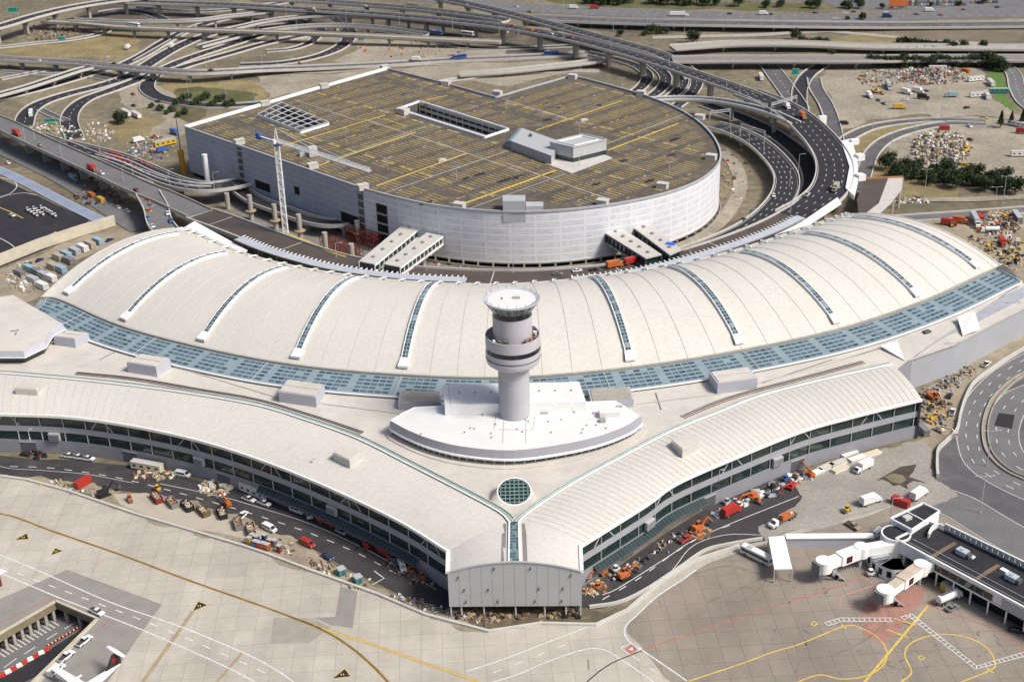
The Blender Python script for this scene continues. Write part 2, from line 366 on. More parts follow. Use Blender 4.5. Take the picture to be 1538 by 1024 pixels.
# retaining wall beside the middle block at right
rw = thing('retaining_building', 'long plain grey wall with cream flat roof running behind the ring road', 'building')
mb = MB(); pr_ = [(1364,541),(1434,517),(1500,482),(1560,452),(1620,425),(1640,400),(1538,425),(1500,440),(1420,480),(1345,520)]
mb.prism(xy(pr_, 13.5), 0, 13.5, mat('grey_plain_wall', (0.36, 0.375, 0.40), 0.6, var=0.05, scale=.1), cream2); mb.build('wall', rw)
mb = MB()
for z_, pts in ((13.8, pr_[:5]),):
    q = [P(*p, z_) for p in pts]
    for a, b_ in zip(q, q[1:]): mb.bar(a, b_, 0.6, 0.6, concw)
mb.build('coping', rw)
mb = MB(); mb.prism(xy([(1350,517),(1420,487),(1470,463),(1538,430),(1538,447),(1480,477),(1425,503),(1362,531)], 14.0), 13.4, 14.0, mat('grey_roof_sheet', (0.36, 0.375, 0.41), 0.6)); mb.build('roof_panel', rw)
# white tent-like slope
def slab3(name, pts, m, label, cat, th=0.3):
    """pts: (x, y, z) photo points with heights"""
    w = [P(*p) for p in pts]; mb = MB(); mb.face(w, m); lo_ = [p-Vector((0, 0, th)) for p in w]; mb.face(lo_[::-1], m)
    for i in range(len(w)): j = (i+1) % len(w); mb.face([w[j], w[i], lo_[i], lo_[j]], m)
    return tag(mb.build(name), label, cat)
slab3('white_hood', [(1438,476,16.5), (1464,466,18.5), (1472,494,15), (1446,503,14.2)], whitem, 'bright white sloping hood on the grey roof beside the blue glass band', 'hood')
slab3('white_hood', [(1322,519,15.5), (1348,511,17.0), (1359,541,14.6)], whitem, 'small white triangular hood where the retaining wall meets the flat roof', 'hood')
q = P(1392, 500, 14.1); mb = MB(); mb.box(q, (3, 2, 1.0), 0.5, dgrey); tag(mb.build('roof_unit'), 'small dark box on the roof beside the bright white hood', 'roof unit')
def zat(b, y):
    lo, hi = -20, 140
    for _ in range(40):
        m = (lo+hi)/2
        if PX((b.x, b.y, m))[1] > y: lo = m
        else: hi = m
    return lo
# ================================================================ vaulted terminal hall
hall = thing('terminal_hall', 'long crescent shaped terminal hall under a pale ribbed vault with ten arched skylights', 'terminal')
K = [(62,447,270,343), (92,451,294,351), (180,489,364,381), (298,521,450,403), (441,548,549,418), (604,563,660,427), (771,567,771,428),
     (949,552,886,418), (1115,526,992,402), (1262,494,1094,380), (1385,453,1183,352), (1478,411,1252,329), (1504,400,1276,322)]
NS = 8
Nc = crom([P(a, b, 17) for a, b, c, d in K], NS); Fc = crom([P(c, d, 22.5) for a, b, c, d in K], NS)
NU = len(Nc)
def hallpt(i, v, dz=0):
    i0 = int(min(max(i, 0), NU-1)); i1 = min(i0+1, NU-1); t = i-i0
    a = Nc[i0].lerp(Nc[i1], t); b = Fc[i0].lerp(Fc[i1], t)
    u = i/(NU-1); B = 7.6+3.0*sin(pi*u)
    p = a.lerp(b, v); p.z += B*(4*v*(1-v))**0.97+dz
    return p
r = MB(); NV = 22
r.grid([[hallpt(i, v/NV) for v in range(NV+1)] for i in range(NU)], cream, True)
ro = r.build('roof', hall)
# end gables and back wall
g = MB()
for i, fl in ((0, 0), (NU-1, 1)):
    for v in range(NV):
        a, b = hallpt(i, v/NV), hallpt(i, (v+1)/NV)
        q = [(a.x, a.y, 0), (b.x, b.y, 0), tuple(b), tuple(a)]
        g.face(q if fl else q[::-1], mgrey)
for i in range(NU-1):
    a, b = hallpt(i, 1), hallpt(i+1, 1)
    g.face([(b.x, b.y, 0), (a.x, a.y, 0), (a.x, a.y, a.z-0.3), (b.x, b.y, b.z-0.3)], winglass)
    a, b = hallpt(i, 0), hallpt(i+1, 0)
    g.face([(a.x, a.y, 0), (b.x, b.y, 0), (b.x, b.y, b.z-0.3), (a.x, a.y, a.z-0.3)], mgrey)
g.build('wall', hall)
# standing seams
s = MB()
def seam(i, v0, v1, w=0.28, h=0.16, m=seamm, mb=s):
    i = max(0.05, min(NU-1.06, i)); d = (hallpt(i+0.05, 0.5)-hallpt(i-0.05, 0.5)); d.z = 0; d.normalize(); n = 20
    A = []; B = []; C = []
    for k in range(n+1):
        p = hallpt(i, v0+(v1-v0)*k/n)
        A.append(p-d*w/2+Vector((0, 0, 0.01))); B.append(p+Vector((0, 0, h))); C.append(p+d*w/2+Vector((0, 0, 0.01)))
    mb.grid([A, B, C], m, False)
for k in range(12):
    for q in ((0, 1, 2, 3) if 0 < k < 11 else (0, 2)):
        seam((k+q/4)*NS, 0.0, 0.995)
s.build('seam', ro)
# roof edge trim (near and far) and gable trims
def polyl(mb, pts, w, h, m):
    for a, b in zip(pts, pts[1:]): mb.bar(a, b, w, h, m)
t = MB()
polyl(t, [hallpt(i, 0)+Vector((0, 0, 0.1)) for i in range(NU)], 0.9, 0.7, conc)
t.build('near_edge_trim', hall)
t = MB()
polyl(t, [hallpt(i, 1)+Vector((0, 0, 0.2)) for i in range(NU)], 1.6, 0.8, concw)
polyl(t, [hallpt(0, v/16) for v in range(17)], 0.8, 0.6, concw); polyl(t, [hallpt(NU-1, v/16) for v in range(17)], 0.8, 0.6, concw)
t.build('far_edge_trim', hall)
# roof hooks at far edge
for k in range(1, 46):
    i = 2+k*(NU-5)/46
    h = MB(); d = hallpt(i+0.3, 1)-hallpt(i-0.3, 1); d.z = 0; d.normalize()
    a = hallpt(i, 0.935, 0.5); b = hallpt(i, 0.985, 1.0); c2 = hallpt(i, 1.0, 1.5)
    h.bar(a, b, 0.5, 0.5, whitem); h.bar(b, c2+d*0.8, 0.5, 0.5, whitem); h.bar(b+d*0.9, c2+d*1.7, 0.4, 0.4, concw)
    h.build('roof_anchor', hall)
# arched skylights
skyd = mat('smoked_skylight_glass', (0.03, 0.055, 0.065), 0.15, var=.3, spec=.7)
for n, k in enumerate([1, 2, 3, 4, 5, 7, 8, 9, 10, 11]):
    i = k*NS; v0, v1 = 0.075, (0.87 if 2 < n < 7 else 0.86)
    if n in (0, 9): v0 = 0.085
    d = (hallpt(i+0.05, 0.5)-hallpt(i-0.05, 0.5)); d.z = 0; d.normalize(); wid = 1.15; nn = 36
    gl = MB(); rowsL = []; rowsR = []; 
    vs = [v0+(v1-v0)*q/nn for q in range(nn+1)]
    gl.grid([[hallpt(i, v, 0.9)-d*wid for v in vs], [hallpt(i, v, 1.15) for v in vs], [hallpt(i, v, 0.9)+d*wid for v in vs]], paleglass, False)
    # dark panes lower half
    for q in range(0, nn):
        if rnd.random() < (0.85 if q < nn*0.55 else 0.3):
            for sgn in (-1, 1):
                a, b = vs[q]+0.002, vs[q+1]-0.005
                gl.face([hallpt(i, a, 1.15)+d*sgn*0.16, hallpt(i, a, 1.0)+d*sgn*(wid-0.2), hallpt(i, b, 1.0)+d*sgn*(wid-0.2), hallpt(i, b, 1.15)+d*sgn*0.16][::-sgn], skyd if rnd.random() < .6 else blueglass)
    fr = MB()
    for sgn in (-1, 1):
        off = d*sgn*(wid+0.14)
        rows = [[hallpt(i, v, -0.2)+off+d*sgn*0.16 for v in vs], [hallpt(i, v, 1.15)+off+d*sgn*0.16 for v in vs], [hallpt(i, v, 1.15)+off-d*sgn*0.14 for v in vs], [hallpt(i, v, 0.0)+off-d*sgn*0.14 for v in vs]]
        fr.grid(rows if sgn < 0 else rows[::-1], whitem, False)
    for q in range(0, nn+1, 3):
        fr.bar(hallpt(i, vs[q], 1.05)-d*wid, hallpt(i, vs[q], 1.05)+d*wid, 0.28, 0.3, paleglass)
    sk = gl.build('skylight', hall)
    fr.build('frame', sk)
    # sloping end cap
    c = MB(); a = hallpt(i, v0, 0); b = hallpt(i, v0-0.05, 0); w2 = wid+0.45
    T0 = a-d*w2+Vector((0, 0, 1.3)); T1 = a+d*w2+Vector((0, 0, 1.3)); F0 = b-d*(w2+0.5)+Vector((0, 0, 1.6)); F1 = b+d*(w2+0.5)+Vector((0, 0, 1.6))
    B0 = a-d*w2; B1 = a+d*w2; G0 = b-d*(w2+0.4)+Vector((0, 0, 0.7)); G1 = b+d*(w2+0.4)+Vector((0, 0, 0.7))
    c.face([T0, F0, F1, T1], whitem); c.face([F0, G0, G1, F1], whitem); c.face([T0, B0, G0, F0], whitem); c.face([T1, F1, G1, B1], whitem); c.face([B0, B1, G1, G0], dgrey)
    c.build('end_cap', sk)
# sloping blue glass band under the near edge
out = offset(Nc, 0)
nn_ = normals(Nc)
wband = [13.0*min(1.0, 0.45+min(q, NU-1-q)/8.0) for q in range(NU)]
def bandpt(i, v, dz=0):
    i0 = int(min(max(i, 0), NU-1)); i1 = min(i0+1, NU-1); t = i-i0
    a = (Nc[i0]-nn_[i0]*(0.6+v*wband[i0])).lerp(Nc[i1]-nn_[i1]*(0.6+v*wband[i1]), t)
    a.z = 16.7-1.7*v+dz; return a
b = MB(); b.grid([[bandpt(i, 1), bandpt(i, 0)] for i in range(NU)], paleglass, False)
bo = b.build('glass_band', hall)
pn = MB(); rows_ = 5; step = 0.18
i = 1.0; cnt = 0
L = [0]
for q in range(1, NU): L.append(L[-1]+(bandpt(q, 0.5)-bandpt(q-1, 0.5)).length)
def at_len(d):
    for q in range(1, NU):
        if L[q] >= d: return q-1+(d-L[q-1])/(L[q]-L[q-1])
    return NU-1
d = 3.0; npan = 0
while d < L[-1]-6:
    i0, i1 = at_len(d+0.2), at_len(d+2.6)
    if npan % 6 != 5:
        for rr in range(rows_):
            va, vb = 0.06+rr*0.182, 0.06+rr*0.182+0.105
            if rnd.random() < 0.93:
                pn.face([bandpt(i0, va, 0.03), bandpt(i0, vb, 0.03), bandpt(i1, vb, 0.03), bandpt(i1, va, 0.03)], blueglass if rnd.random() < 0.75 else mat('deep_blue_glass', (0.045, 0.085, 0.12), 0.15, var=0.3, spec=0.7))
    elif pn.f: pn.build('pane_section', bo); pn = MB()
    d += 2.8; npan += 1
if pn.f: pn.build('pane_section', bo)
tr = MB(); polyl(tr, [bandpt(q, 1.03, 0.1) for q in range(NU)], 0.7, 0.5, whitem)
for q in (2.5, 12, 20, 30, 40, 54, 64, 74, 84, 92):
    tr.bar(bandpt(q, 0, 0.15), bandpt(q, 1, 0.15), 0.3, 0.2, lgrey)
tr.build('band_frame', bo)
# end cage of the glass band (right)
cg = MB()
for q in range(5):
    a = bandpt(NU-1-q*0.9, 0, 0.1); bb = bandpt(NU-1-q*0.9, 1, 0.1); cg.bar(a+Vector((0, 0, 1.2)), bb+Vector((0, 0, 1.2)), 0.35, 0.35, concd); cg.bar(bb, bb+Vector((0, 0, 1.2)), 0.3, 0.3, concd)
cg.build('end_frame', hall)
# ================================================================ flat-roofed middle block
mid = thing('middle_block', 'low cream flat roofed block between the vaulted hall and the two curved concourses', 'building')
RL = [(-60,562),(0,562),(65,567),(156,576),(260,589),(380,609),(458,632),(536,660),(614,699),(692,739),(749,771)]
RRt = [(799,768),(864,726),(942,684),(1012,648),(1085,619),(1138,598),(1216,577),(1341,548.5)]
south = [P(*q, 17.6) for q in RL]+[P(768, 790, 17.6), P(776, 790, 17.6)]+[P(*q, 17.6) for q in RRt]
north = [Vector((bandpt(q, 1.02).x, bandpt(q, 1.02).y, 0)) for q in range(2, NU-8, 2)]
poly = [(v.x, v.y) for v in south]+[(v.x, v.y) for v in [P(1364, 541, 14.2)]]+[(v.x, v.y) for v in reversed(north)]+[(v.x, v.y) for v in (P(30, 470, 14.2), P(-60, 500, 14.2))]
m_ = MB(); m_.prism(poly, 0, 14.2, mgrey, cream2); m_.build('roof_block', mid)
for a, bb in (((95, 500), (420, 598)), ((420, 598), (600, 621)), ((955, 607), (1080, 592)), ((1080, 592), (1340, 520))):
    q = MB(); q.bar(P(*a, 14.3), P(*bb, 14.3), 0.5, 0.3, seamm); q.build('roof_joint', mid)
for a, bb in (((1145, 575), (1250, 540)), ((1250, 545), (1320, 523)), ((985, 590), (993, 615)), ((210, 510), (150, 540))):
    q = MB(); q.bar(P(*a, 14.3), P(*bb, 14.3), 0.35, 0.25, concd); q.build('roof_rail', mid)
# pipes lying along the concourse ridges
for n, pl in enumerate([[(112,562),(200,571),(300,588),(380,602),(460,625),(541,652)], [(1028,628),(1080,606),(1130,590),(1200,572),(1300,545)]]):
    for k, dd in enumerate((0, 1.1, 2.0)):
        mb = MB(); c_ = curvepx(pl, 14.4, 5); c_ = offset(c_, dd)
        for a, bb in zip(c_, c_[1:]):
            mb.bar(a, bb, 0.25, 0.35, [mat('rusty_red_pipe', (0.26, 0.16, 0.13), 0.8, var=0.3), dgrey, concd][k])
        o = mb.build('roof_pipe'); tag(o, ['%s pipe run nearest the vaulted hall beside the ridge of the %s concourse', '%s pipe run in the middle beside the ridge of the %s concourse', '%s pipe run nearest the ridge of the %s concourse'][[2, 1, 0][k] if n == 0 else [2, 1, 0][k]] % (['dull red', 'dark grey', 'weathered grey'][k], ['longer', 'shorter'][n]), 'pipe', 'pipes lying on the flat roof')
# penthouses
def penthouse(A, B_, C_, zb, zt, label, name='roof_penthouse', wallm=lilac, topm=cream2, sag=True):
    """A,B,C: photo points of three top corners (front-left, front-right, back-right) at height zt"""
    a, b, c = P(*A, zt), P(*B_, zt), P(*C_, zt); d = a+(c-b)
    o = thing(name, label, 'penthouse', 'mechanical penthouses on the terminal roofs')
    mb = MB(); mb.prism([(p.x, p.y) for p in (a, b, c, d)], zb, zt, wallm, wallm); mb.build('wall', o)
    mb = MB(); ce = (a+b+c+d)/4
    ins = [p.lerp(ce, 0.09) for p in (a, b, c, d)]
    mb.prism([(p.x, p.y) for p in ins], zt-0.1, zt+0.25, topm); mb.build('roof', o)
    if sag:
        mb = MB(); mb.bar(ins[0].lerp(ins[3], .5)+Vector((0, 0, 0.3)), ins[1].lerp(ins[2], 0.5)+Vector((0, 0, 0.3)), 0.35, 0.2, seamm); mb.build('seam', o)
    based(o, (ce.x, ce.y, zb))
    return o
penthouse((190,544), (234,551), (255,538), 14.2, 18.6, 'grey walled penthouse standing alone below the blue glass band near the faceted pavilion')
penthouse((418,588), (474,596), (487,577), 14.2, 18.6, 'grey penthouse touching the blue glass band between the lone penthouse and the boat shaped block')
penthouse((598,604), (662,606), (664,588), 14.2, 17.2, 'tan topped penthouse beside the white block, on the longer concourse side', topm=conc)
penthouse((888,604), (952,600), (946,580), 14.2, 17.2, 'tan topped penthouse beside the white block, on the shorter concourse side', topm=conc)
penthouse((1078,576), (1138,568), (1124,551), 14.2, 18.6, 'grey penthouse on the flat roof above the ridge of the shorter concourse')
penthouse((80,505), (112,509), (133,500), 14.2, 18.2, 'grey box penthouse beside the faceted pavilion')
# faceted pavilion at left edge
pv = thing('glazed_pavilion', 'faceted cream roofed pavilion with slanted grey fascia over a strip of dark glass', 'building')
top = [(-60,527), (35,527), (66,512), (76,495), (94,486), (40,455), (20,443), (-60,455)]
mb = MB(); tp = [P(*q, 20) for q in top]; mb.face([p for p in tp], cream2)
ctr = sum(tp, Vector())/len(tp)
lowp = [Vector((p.x, p.y, 17.4))+(Vector((p.x-ctr.x, p.y-ctr.y, 0)).normalized()*0.8) for p in tp]
for i in range(len(tp)):
    j = (i+1) % len(tp); mb.face([lowp[i], lowp[j], tp[j], tp[i]], lilac)
mb.build('roof', pv)
mb = MB(); ins = [(ctr.lerp(p, 0.94)) for p in tp]; mb.prism([(p.x, p.y) for p in ins], 14.2, 17.4, winglass); mb.build('glass_wall', pv)
mb = MB()
for i in range(len(tp)): mb.bar(lowp[i], lowp[(i+1) % len(tp)], 0.4, 0.4, whitem)
mb.build('fascia_trim', pv)
mb = MB(); mb.box(P(22, 497, 20.02), (3.5, 0.3, 0.25), 0.3, dgrey); mb.box(P(24, 501, 20.02), (0.3, 2.5, 0.25), 0.2, dgrey); mb.build('roof_hatch', pv)
# low yard blocks left of the hall (rows of rooftop containers)
# ================================================================ concourses
def concourse(name, label, ridge, eave, left, zr=18.6, ze=16.2):
    o = thing(name, label, 'concourse')
    Rc = crom([P(*q, zr) for q in ridge], 8); Ec = crom([P(*q, ze) for q in eave], 8)
    n = 66
    def rs(c):
        Ls = [0]
        for a, b in zip(c, c[1:]): Ls.append(Ls[-1]+(b-a).length)
        out = []
        for k in range(n+1):
            d = Ls[-1]*k/n; j = 0
            while j < len(Ls)-2 and Ls[j+1] < d: j += 1
            out.append(c[j].lerp(c[j+1], (d-Ls[j])/max(1e-6, Ls[j+1]-Ls[j])))
        return out
    Rr, Er = rs(Rc), rs(Ec)
    def pt(k, v, dz=0):
        p = Rr[k].lerp(Er[k], v); p.z += 1.1*4*v*(1-v)+dz; return p
    mb = MB(); rows = [[pt(k, v/8) for v in range(9)] for k in range(n+1)]
    mb.grid(rows if left else rows[::-1], cream, True); roof = mb.build('roof', o)
    sm = MB()
    for k in range(1, n):
        tdir = (pt(min(n, k+1), .5)-pt(k-1, .5)); tdir.z = 0; tdir.normalize(); A_, B_, C_ = [], [], []
        for v in range(17):
            a = pt(k, v/16); A_.append(a-tdir*.10+Vector((0, 0, .01))); B_.append(a+Vector((0, 0, .09))); C_.append(a+tdir*.10+Vector((0, 0, .01)))
        sm.grid([A_, B_, C_], seamm, False)
    sm.build('seam', roof)
    # eave fascia
    f = MB()
    En = [Vector((e.x, e.y, e.z-0.15)) for e in Er]
    wallstrip(f, En, 0, 0.7, -0.5, 0.5, whitem); f.build('fascia', o)
    # walls
    Wc = Er; nr = normals(Wc); sgn = 1 if left else 1
    # inward = towards the ridge
    m = n//2; inw = 1 if (Rr[m]-Er[m]).dot(nr[m]) > 0 else -1
    def wline(off): return [p+q*inw*off for p, q in zip(Wc, nr)]
    base = [Vector((p.x, p.y, 0)) for p in wline(1.6)]
    def band(nm, z0, z1, m_, off=0, th=0.5):
        mb = MB(); wallstrip(mb, base, off*inw, th, z0, z1, m_); return mb.build(nm, o)
    spm = mat('concourse_spandrel', (0.33, 0.335, 0.36), 0.5, var=0.06, scale=0.2)
    band('lower_wall', 0, 5.0, mgrey, 0, 1.0); w1 = band('lower_window_band', 5.0, 8.7, winglass, 0.25, 0.4)
    band('spandrel', 8.7, 10.9, spm, 0, 0.8); w2 = band('upper_window_band', 10.9, 15.9, winglass, 0.25, 0.4)
    # mullions and cross braces
    rsb = resample(base, 1.0); rn = normals(rsb)
    for w_, z0, z1, big in ((w1, 5.0, 8.7, 9), (w2, 10.9, 15.9, 9)):
        mb = MB()
        for k in range(2, len(rsb)-1, 3):
            p = rsb[k]-rn[k]*inw*0.0; q = Vector((p.x, p.y, z0)); t_ = Vector((p.x, p.y, z1)); th = 0.30 if k % big == 2 else 0.07
            if k % big == 2: mb.bar(q-rn[k]*inw*0.25, t_-rn[k]*inw*0.25, th, th, lgrey)
            else: mb.bar(q+rn[k]*inw*0.15, t_+rn[k]*inw*0.15, th, 0.06, dgrey)
        for zz in (z0+.12, z1-.12): polyl(mb, [p-q_*inw*0.12+Vector((0, 0, zz)) for p, q_ in zip(rsb, rn)], 0.14, 0.14, dgrey)
        mb.build('mullion_frame', w_)
    mb = MB()
    for k in (4, 10, 12, 60) if left else (len(rsb)-14, len(rsb)-8, 30): pass
    rr = list(range(12, len(rsb)-14, 37)) if left else list(range(8, len(rsb)-12, 31))
    for k in rr:
        for (ka, kb) in ((k, k+4), (k+9, k+5)):
            if kb < len(rsb): mb.bar(rsb[ka]+Vector((0, 0, 11.0)), rsb[kb]+Vector((0, 0, 15.8)), 0.35, 0.35, lgrey)
    mb.build('cross_brace', w2)
    # service doors / recesses in the lower wall
    for k in range(20, len(rsb)-20, 41):
        d = MB(); a, b_ = rsb[k]-rn[k]*inw*0.55, rsb[k+6]-rn[k+6]*inw*0.55
        d.face([a+Vector((0, 0, 0.1)), b_+Vector((0, 0, 0.1)), b_+Vector((0, 0, 4.2)), a+Vector((0, 0, 4.2))][::(1 if not left else 1)], dgrey)
        d.bar(a+Vector((0, 0, 4.3)), b_+Vector((0, 0, 4.3)), 0.3, 0.3, lgrey); d.build('service_door', o)
    # windowless access boxes
    for k in range(34, len(rsb)-10, 61):
        d = MB(); p = rsb[k]-rn[k]*inw*0.9; a_ = atan2(rn[k].y, rn[k].x)
        d.box((p.x, p.y, 5.6), (1.2, 4.2, 3.0), a_, lgrey)
        for z in (6.0, 6.6, 7.2, 7.8): d.box((p.x-rn[k].x*inw*0.7, p.y-rn[k].y*inw*0.7, z), (0.2, 3.8, 0.15), a_, dgrey)
        d.build('louvre_box', o)
    # closing walls at the far end
    mb = MB()
    for kk in (0, n):
        for v in range(8):
            a, b_ = pt(kk, v/8), pt(kk, (v+1)/8)
            mb.face([(a.x, a.y, 0), (b_.x, b_.y, 0), tuple(b_), tuple(a)], mgrey)
    mb.grid([[p for p in Rr], [Vector((p.x, p.y, 0)) for p in Rr]], mgrey, False)
    mb.build('end_wall', o)
    # slanted glass skirt near the tip
    sk = base[int(n*0.58):int(n*0.94)] if left else base[int(n*0.06):int(n*0.42)]
    mb = MB(); nrk = normals(sk)
    A_ = [p-q*inw*0.6+Vector((0, 0, 4.9)) for p, q in zip(sk, nrk)]; B_ = [p-q*inw*2.9+Vector((0, 0, 3.4)) for p, q in zip(sk, nrk)]
    mb.grid([A_, B_] if left else [A_, B_], winglass, False)
    so = mb.build('glass_skirt', o); mb = MB()
    ra, rb = resample(A_, 1.6), resample(B_, 1.6)
    for k in range(min(len(ra), len(rb))):
        f_ = k/(min(len(ra), len(rb))-1); 
        ia, ib = int(f_*(len(A_)-1)), int(f_*(len(B_)-1)); tt = f_*(len(A_)-1)-ia
        if ia+1 < len(A_): mb.bar(A_[ia].lerp(A_[ia+1], tt)+Vector((0, 0, .08)), B_[ia].lerp(B_[ia+1], tt)+Vector((0, 0, .08)), 0.14, 0.14, dgrey)
    polyl(mb, B_, 0.3, 0.3, dgrey)
    mb.build('skirt_frame', so)
    # green ridge skylight
    gs = MB(); rn2 = normals(Rr); io = -1 if (Er[m]-Rr[m]).dot(rn2[m]) > 0 else 1
    wv = 2.3
    gs.grid([[p+q*io*0.3+Vector((0, 0, 0.35)) for p, q in zip(Rr, rn2)], [p+q*io*wv+Vector((0, 0, 0.15)) for p, q in zip(Rr, rn2)]][::(1 if left else 1)], greenglass, False)
    go = gs.build('ridge_skylight', o); gf = MB()
    polyl(gf, [p+q*io*0.15+Vector((0, 0, 0.45)) for p, q in zip(Rr, rn2)], 0.55, 0.4, whitem)
    polyl(gf, [p+q*io*wv+Vector((0, 0, 0.3)) for p, q in zip(Rr, rn2)], 0.35, 0.35, concw)
    polyl(gf, [p+q*io*wv*.55+Vector((0, 0, 0.3)) for p, q in zip(Rr, rn2)], 0.12, 0.2, whitem)
    gf.grid([[p+q*io*(wv+.2)+Vector((0, 0, 0.2)) for p, q in zip(Rr, rn2)], [Vector((p.x, p.y, 14))+q*io*(wv+1.2) for p, q in zip(Rr, rn2)]], cream2, False)
    gf.build('skylight_frame', go)
    return o, pt, Rr, Er, n
A4, B4 = P(675, 908, 4), P(873.5, 906.5, 4)
def endtop(p, z): return (p.x, p.y, z)
def pxof(x, y, z): return PX((x, y, z))
eL = [(-60,620),(0,622),(100,626),(200,640),(300,662),(400,694),(500,735),(600,783),(673,828)]
eR = [(872,820),(970.7,758),(1020,724),(1124,679),(1208,646),(1276,627),(1343,610),(1385,600)]
pa = PX((A4.x, A4.y, 16.2)); pb = PX((B4.x, B4.y, 16.2))
mid_ = (A4+B4)/2; gapx = 1.6
pm1 = PX((mid_.x-gapx, mid_.y, 18.6)); pm2 = PX((mid_.x+gapx, mid_.y, 18.6))
print('end px', pa, pb, pm1)
# main arms stop where the snout begins; the snout is a short straight roof
cl, ptl, Rl_, El_, nl = concourse('left_wing_concourse', 'longer curved concourse with skips parked along it, sweeping out past the faceted pavilion', 
    RL[:-1]+[(749,770),(765,786)], eL, True)
cr, ptr, Rr_, Er_, nr_ = concourse('right_wing_concourse', 'shorter curved concourse that ends in a squared gable beside the ring road', 
    [(779,786)]+RRt, eR, False)
cl.name = 'concourse'; cr.name = 'concourse'
nose = thing('concourse_nose', 'blunt nose block with big blank grey end wall where both concourses meet', 'building')
mb = MB()
def arcz(f): return 16.2+3.5*(1-(abs(2*f-1))**2)
for left in (0, 1):
    r0 = Rl_[-1] if left else Rr_[0]; e0 = El_[-1] if left else Er_[0]
    rows = []
    for v in range(9):
        a = (ptl(nl, v/8) if left else ptr(0, v/8))
        f = (0.5-gapx/(B4-A4).length)*(1-v/8) if left else 0
        fr = (0.5-gapx/38.8)*(1-v/8); f = (fr if left else 1-fr)
        b_ = A4.lerp(B4, f); b_ = Vector((b_.x, b_.y, arcz(f))); b_ += Vector((0, -0.8, 0))
        rows.append([a, a.lerp(b_, 0.5)+Vector((0, 0, 0.0)), b_])
    mb.grid(rows[::-1] if left else rows, cream, True)
mb.build('roof', nose)
mb = MB(); n = 24
T = [A4.lerp(B4, k/n) for k in range(n+1)]
T1 = [Vector((p.x, p.y-0.9, arcz(k/n)-0.15)) for k, p in enumerate(T)]; T0 = [Vector((p.x, p.y-0.9, 4)) for p in T]
mb.grid([T1, T0], mat('blank_grey_end_wall', (0.375, 0.39, 0.395), 0.55, var=0.04, scale=0.1, fine=0.03), False)
mb.grid([[p+Vector((0, .6, 0)) for p in T0], [p+Vector((0, .6, 0)) for p in T1]], mgrey, False); mb.face([T0[0], T0[-1], T0[-1]+Vector((0, .6, 0)), T0[0]+Vector((0, .6, 0))], dgrey)
mb.build('end_wall', nose)
endj = mat('end_wall_joint', (.30, .315, .32), .6)
for k in range(1, 12):
    p = A4.lerp(B4, k/12); mb = MB(); mb.bar((p.x, p.y-.93, 4.05), (p.x, p.y-.93, arcz(k/12)-.3), .05, .03, endj); mb.build('panel_joint', nose)
mb = MB(); polyl(mb, [p+Vector((0, -0.05, 0.25)) for p in T1], 0.5, 0.35, lgrey); mb.build('coping', nose)
for fx, z in [(0.08, 14), (0.35, 17.0), (0.62, 17.0), (0.92, 14.5), (0.12, 9.6), (0.3, 9.6), (0.68, 9.8), (0.86, 9.8), (0.13, 5.4), (0.37, 5.4), (0.65, 5.4), (0.85, 5.4)]:
    p = A4.lerp(B4, fx); mb = MB(); mb.box((p.x, p.y-1.1, z), (0.28, 0.4, 0.9), 0, dgrey); mb.build('wall_lamp', nose)
for k in range(7):
    p = A4.lerp(B4, [0.01, .09, .26, .5, .72, .88, .99][k]); mb = MB(); mb.tube((p.x, p.y-0.3, -0.5), (p.x, p.y-0.3, 4.0), 0.28, m=lgrey); mb.build('column', nose)
mb = MB()
for e0, b_ in ((El_[-1], A4), (Er_[0], B4)):
    a = Vector((e0.x, e0.y, 0)); c = Vector((b_.x, b_.y, 0))
    mb.face([(a.x, a.y, 4), (c.x, c.y, 4), (c.x, c.y, 16), (a.x, a.y, 16.1)], mgrey); mb.face([(c.x, c.y, 4), (a.x, a.y, 4), (a.x, a.y, 16.1), (c.x, c.y, 16)], mgrey)
mb.build('side_wall', nose)
mb = MB(); q = [El_[-1], Er_[0]]
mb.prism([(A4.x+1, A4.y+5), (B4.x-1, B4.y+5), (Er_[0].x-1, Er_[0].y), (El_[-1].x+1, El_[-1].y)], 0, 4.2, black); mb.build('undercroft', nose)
mb = MB(); polyl(mb, [El_[-1]+Vector((0, 0, .1)), Vector((A4.x, A4.y-1, 16.3))], 1.1, 1.0, whitem); polyl(mb, [Er_[0]+Vector((0, 0, .1)), Vector((B4.x, B4.y-1, 16.3))], 1.1, 1.0, whitem); mb.build('fascia', nose)
# blue-green spine
mb = MB(); a0, a1 = Rl_[-1], Rr_[0]; b0 = Vector((mid_.x-gapx, mid_.y-0.6, 19.5)); b1 = Vector((mid_.x+gapx, mid_.y-0.6, 19.5))
up = Vector((0, 0, 0.35))
NP = 13
for k in range(NP):
    for h in range(3):
        f0, f1 = k/NP+0.008, (k+1)/NP-0.008; g0, g1 = h/3+0.02, (h+1)/3-0.02
        def bl(f, g): return a0.lerp(b0, f).lerp(a1.lerp(b1, f), g)+up
        mb.face([bl(f1, g0), bl(f1, g1), bl(f0, g1), bl(f0, g0)], blueglass if rnd.random() < .6 else greenglass)
sp = mb.build('spine_skylight', nose)
mb = MB(); mb.bar(a0+up, b0+up, 0.5, 0.5, whitem); mb.bar(a1+up, b1+up, 0.5, 0.5, whitem)
mb.face([b0+up*.7, b1+up*.7, a1+up*.7, a0+up*.7], paleglass); mb.build('spine_frame', sp)
mb = MB()
for sx, c in ((-1.6, (a0, b0)), (1.6, (a1, b1))):
    mb.bar(c[0]+Vector((sx, 0, .05)), c[1]+Vector((sx, 0, .05)), 1.3, 0.12, concd)
mb.build('walkway', nose)
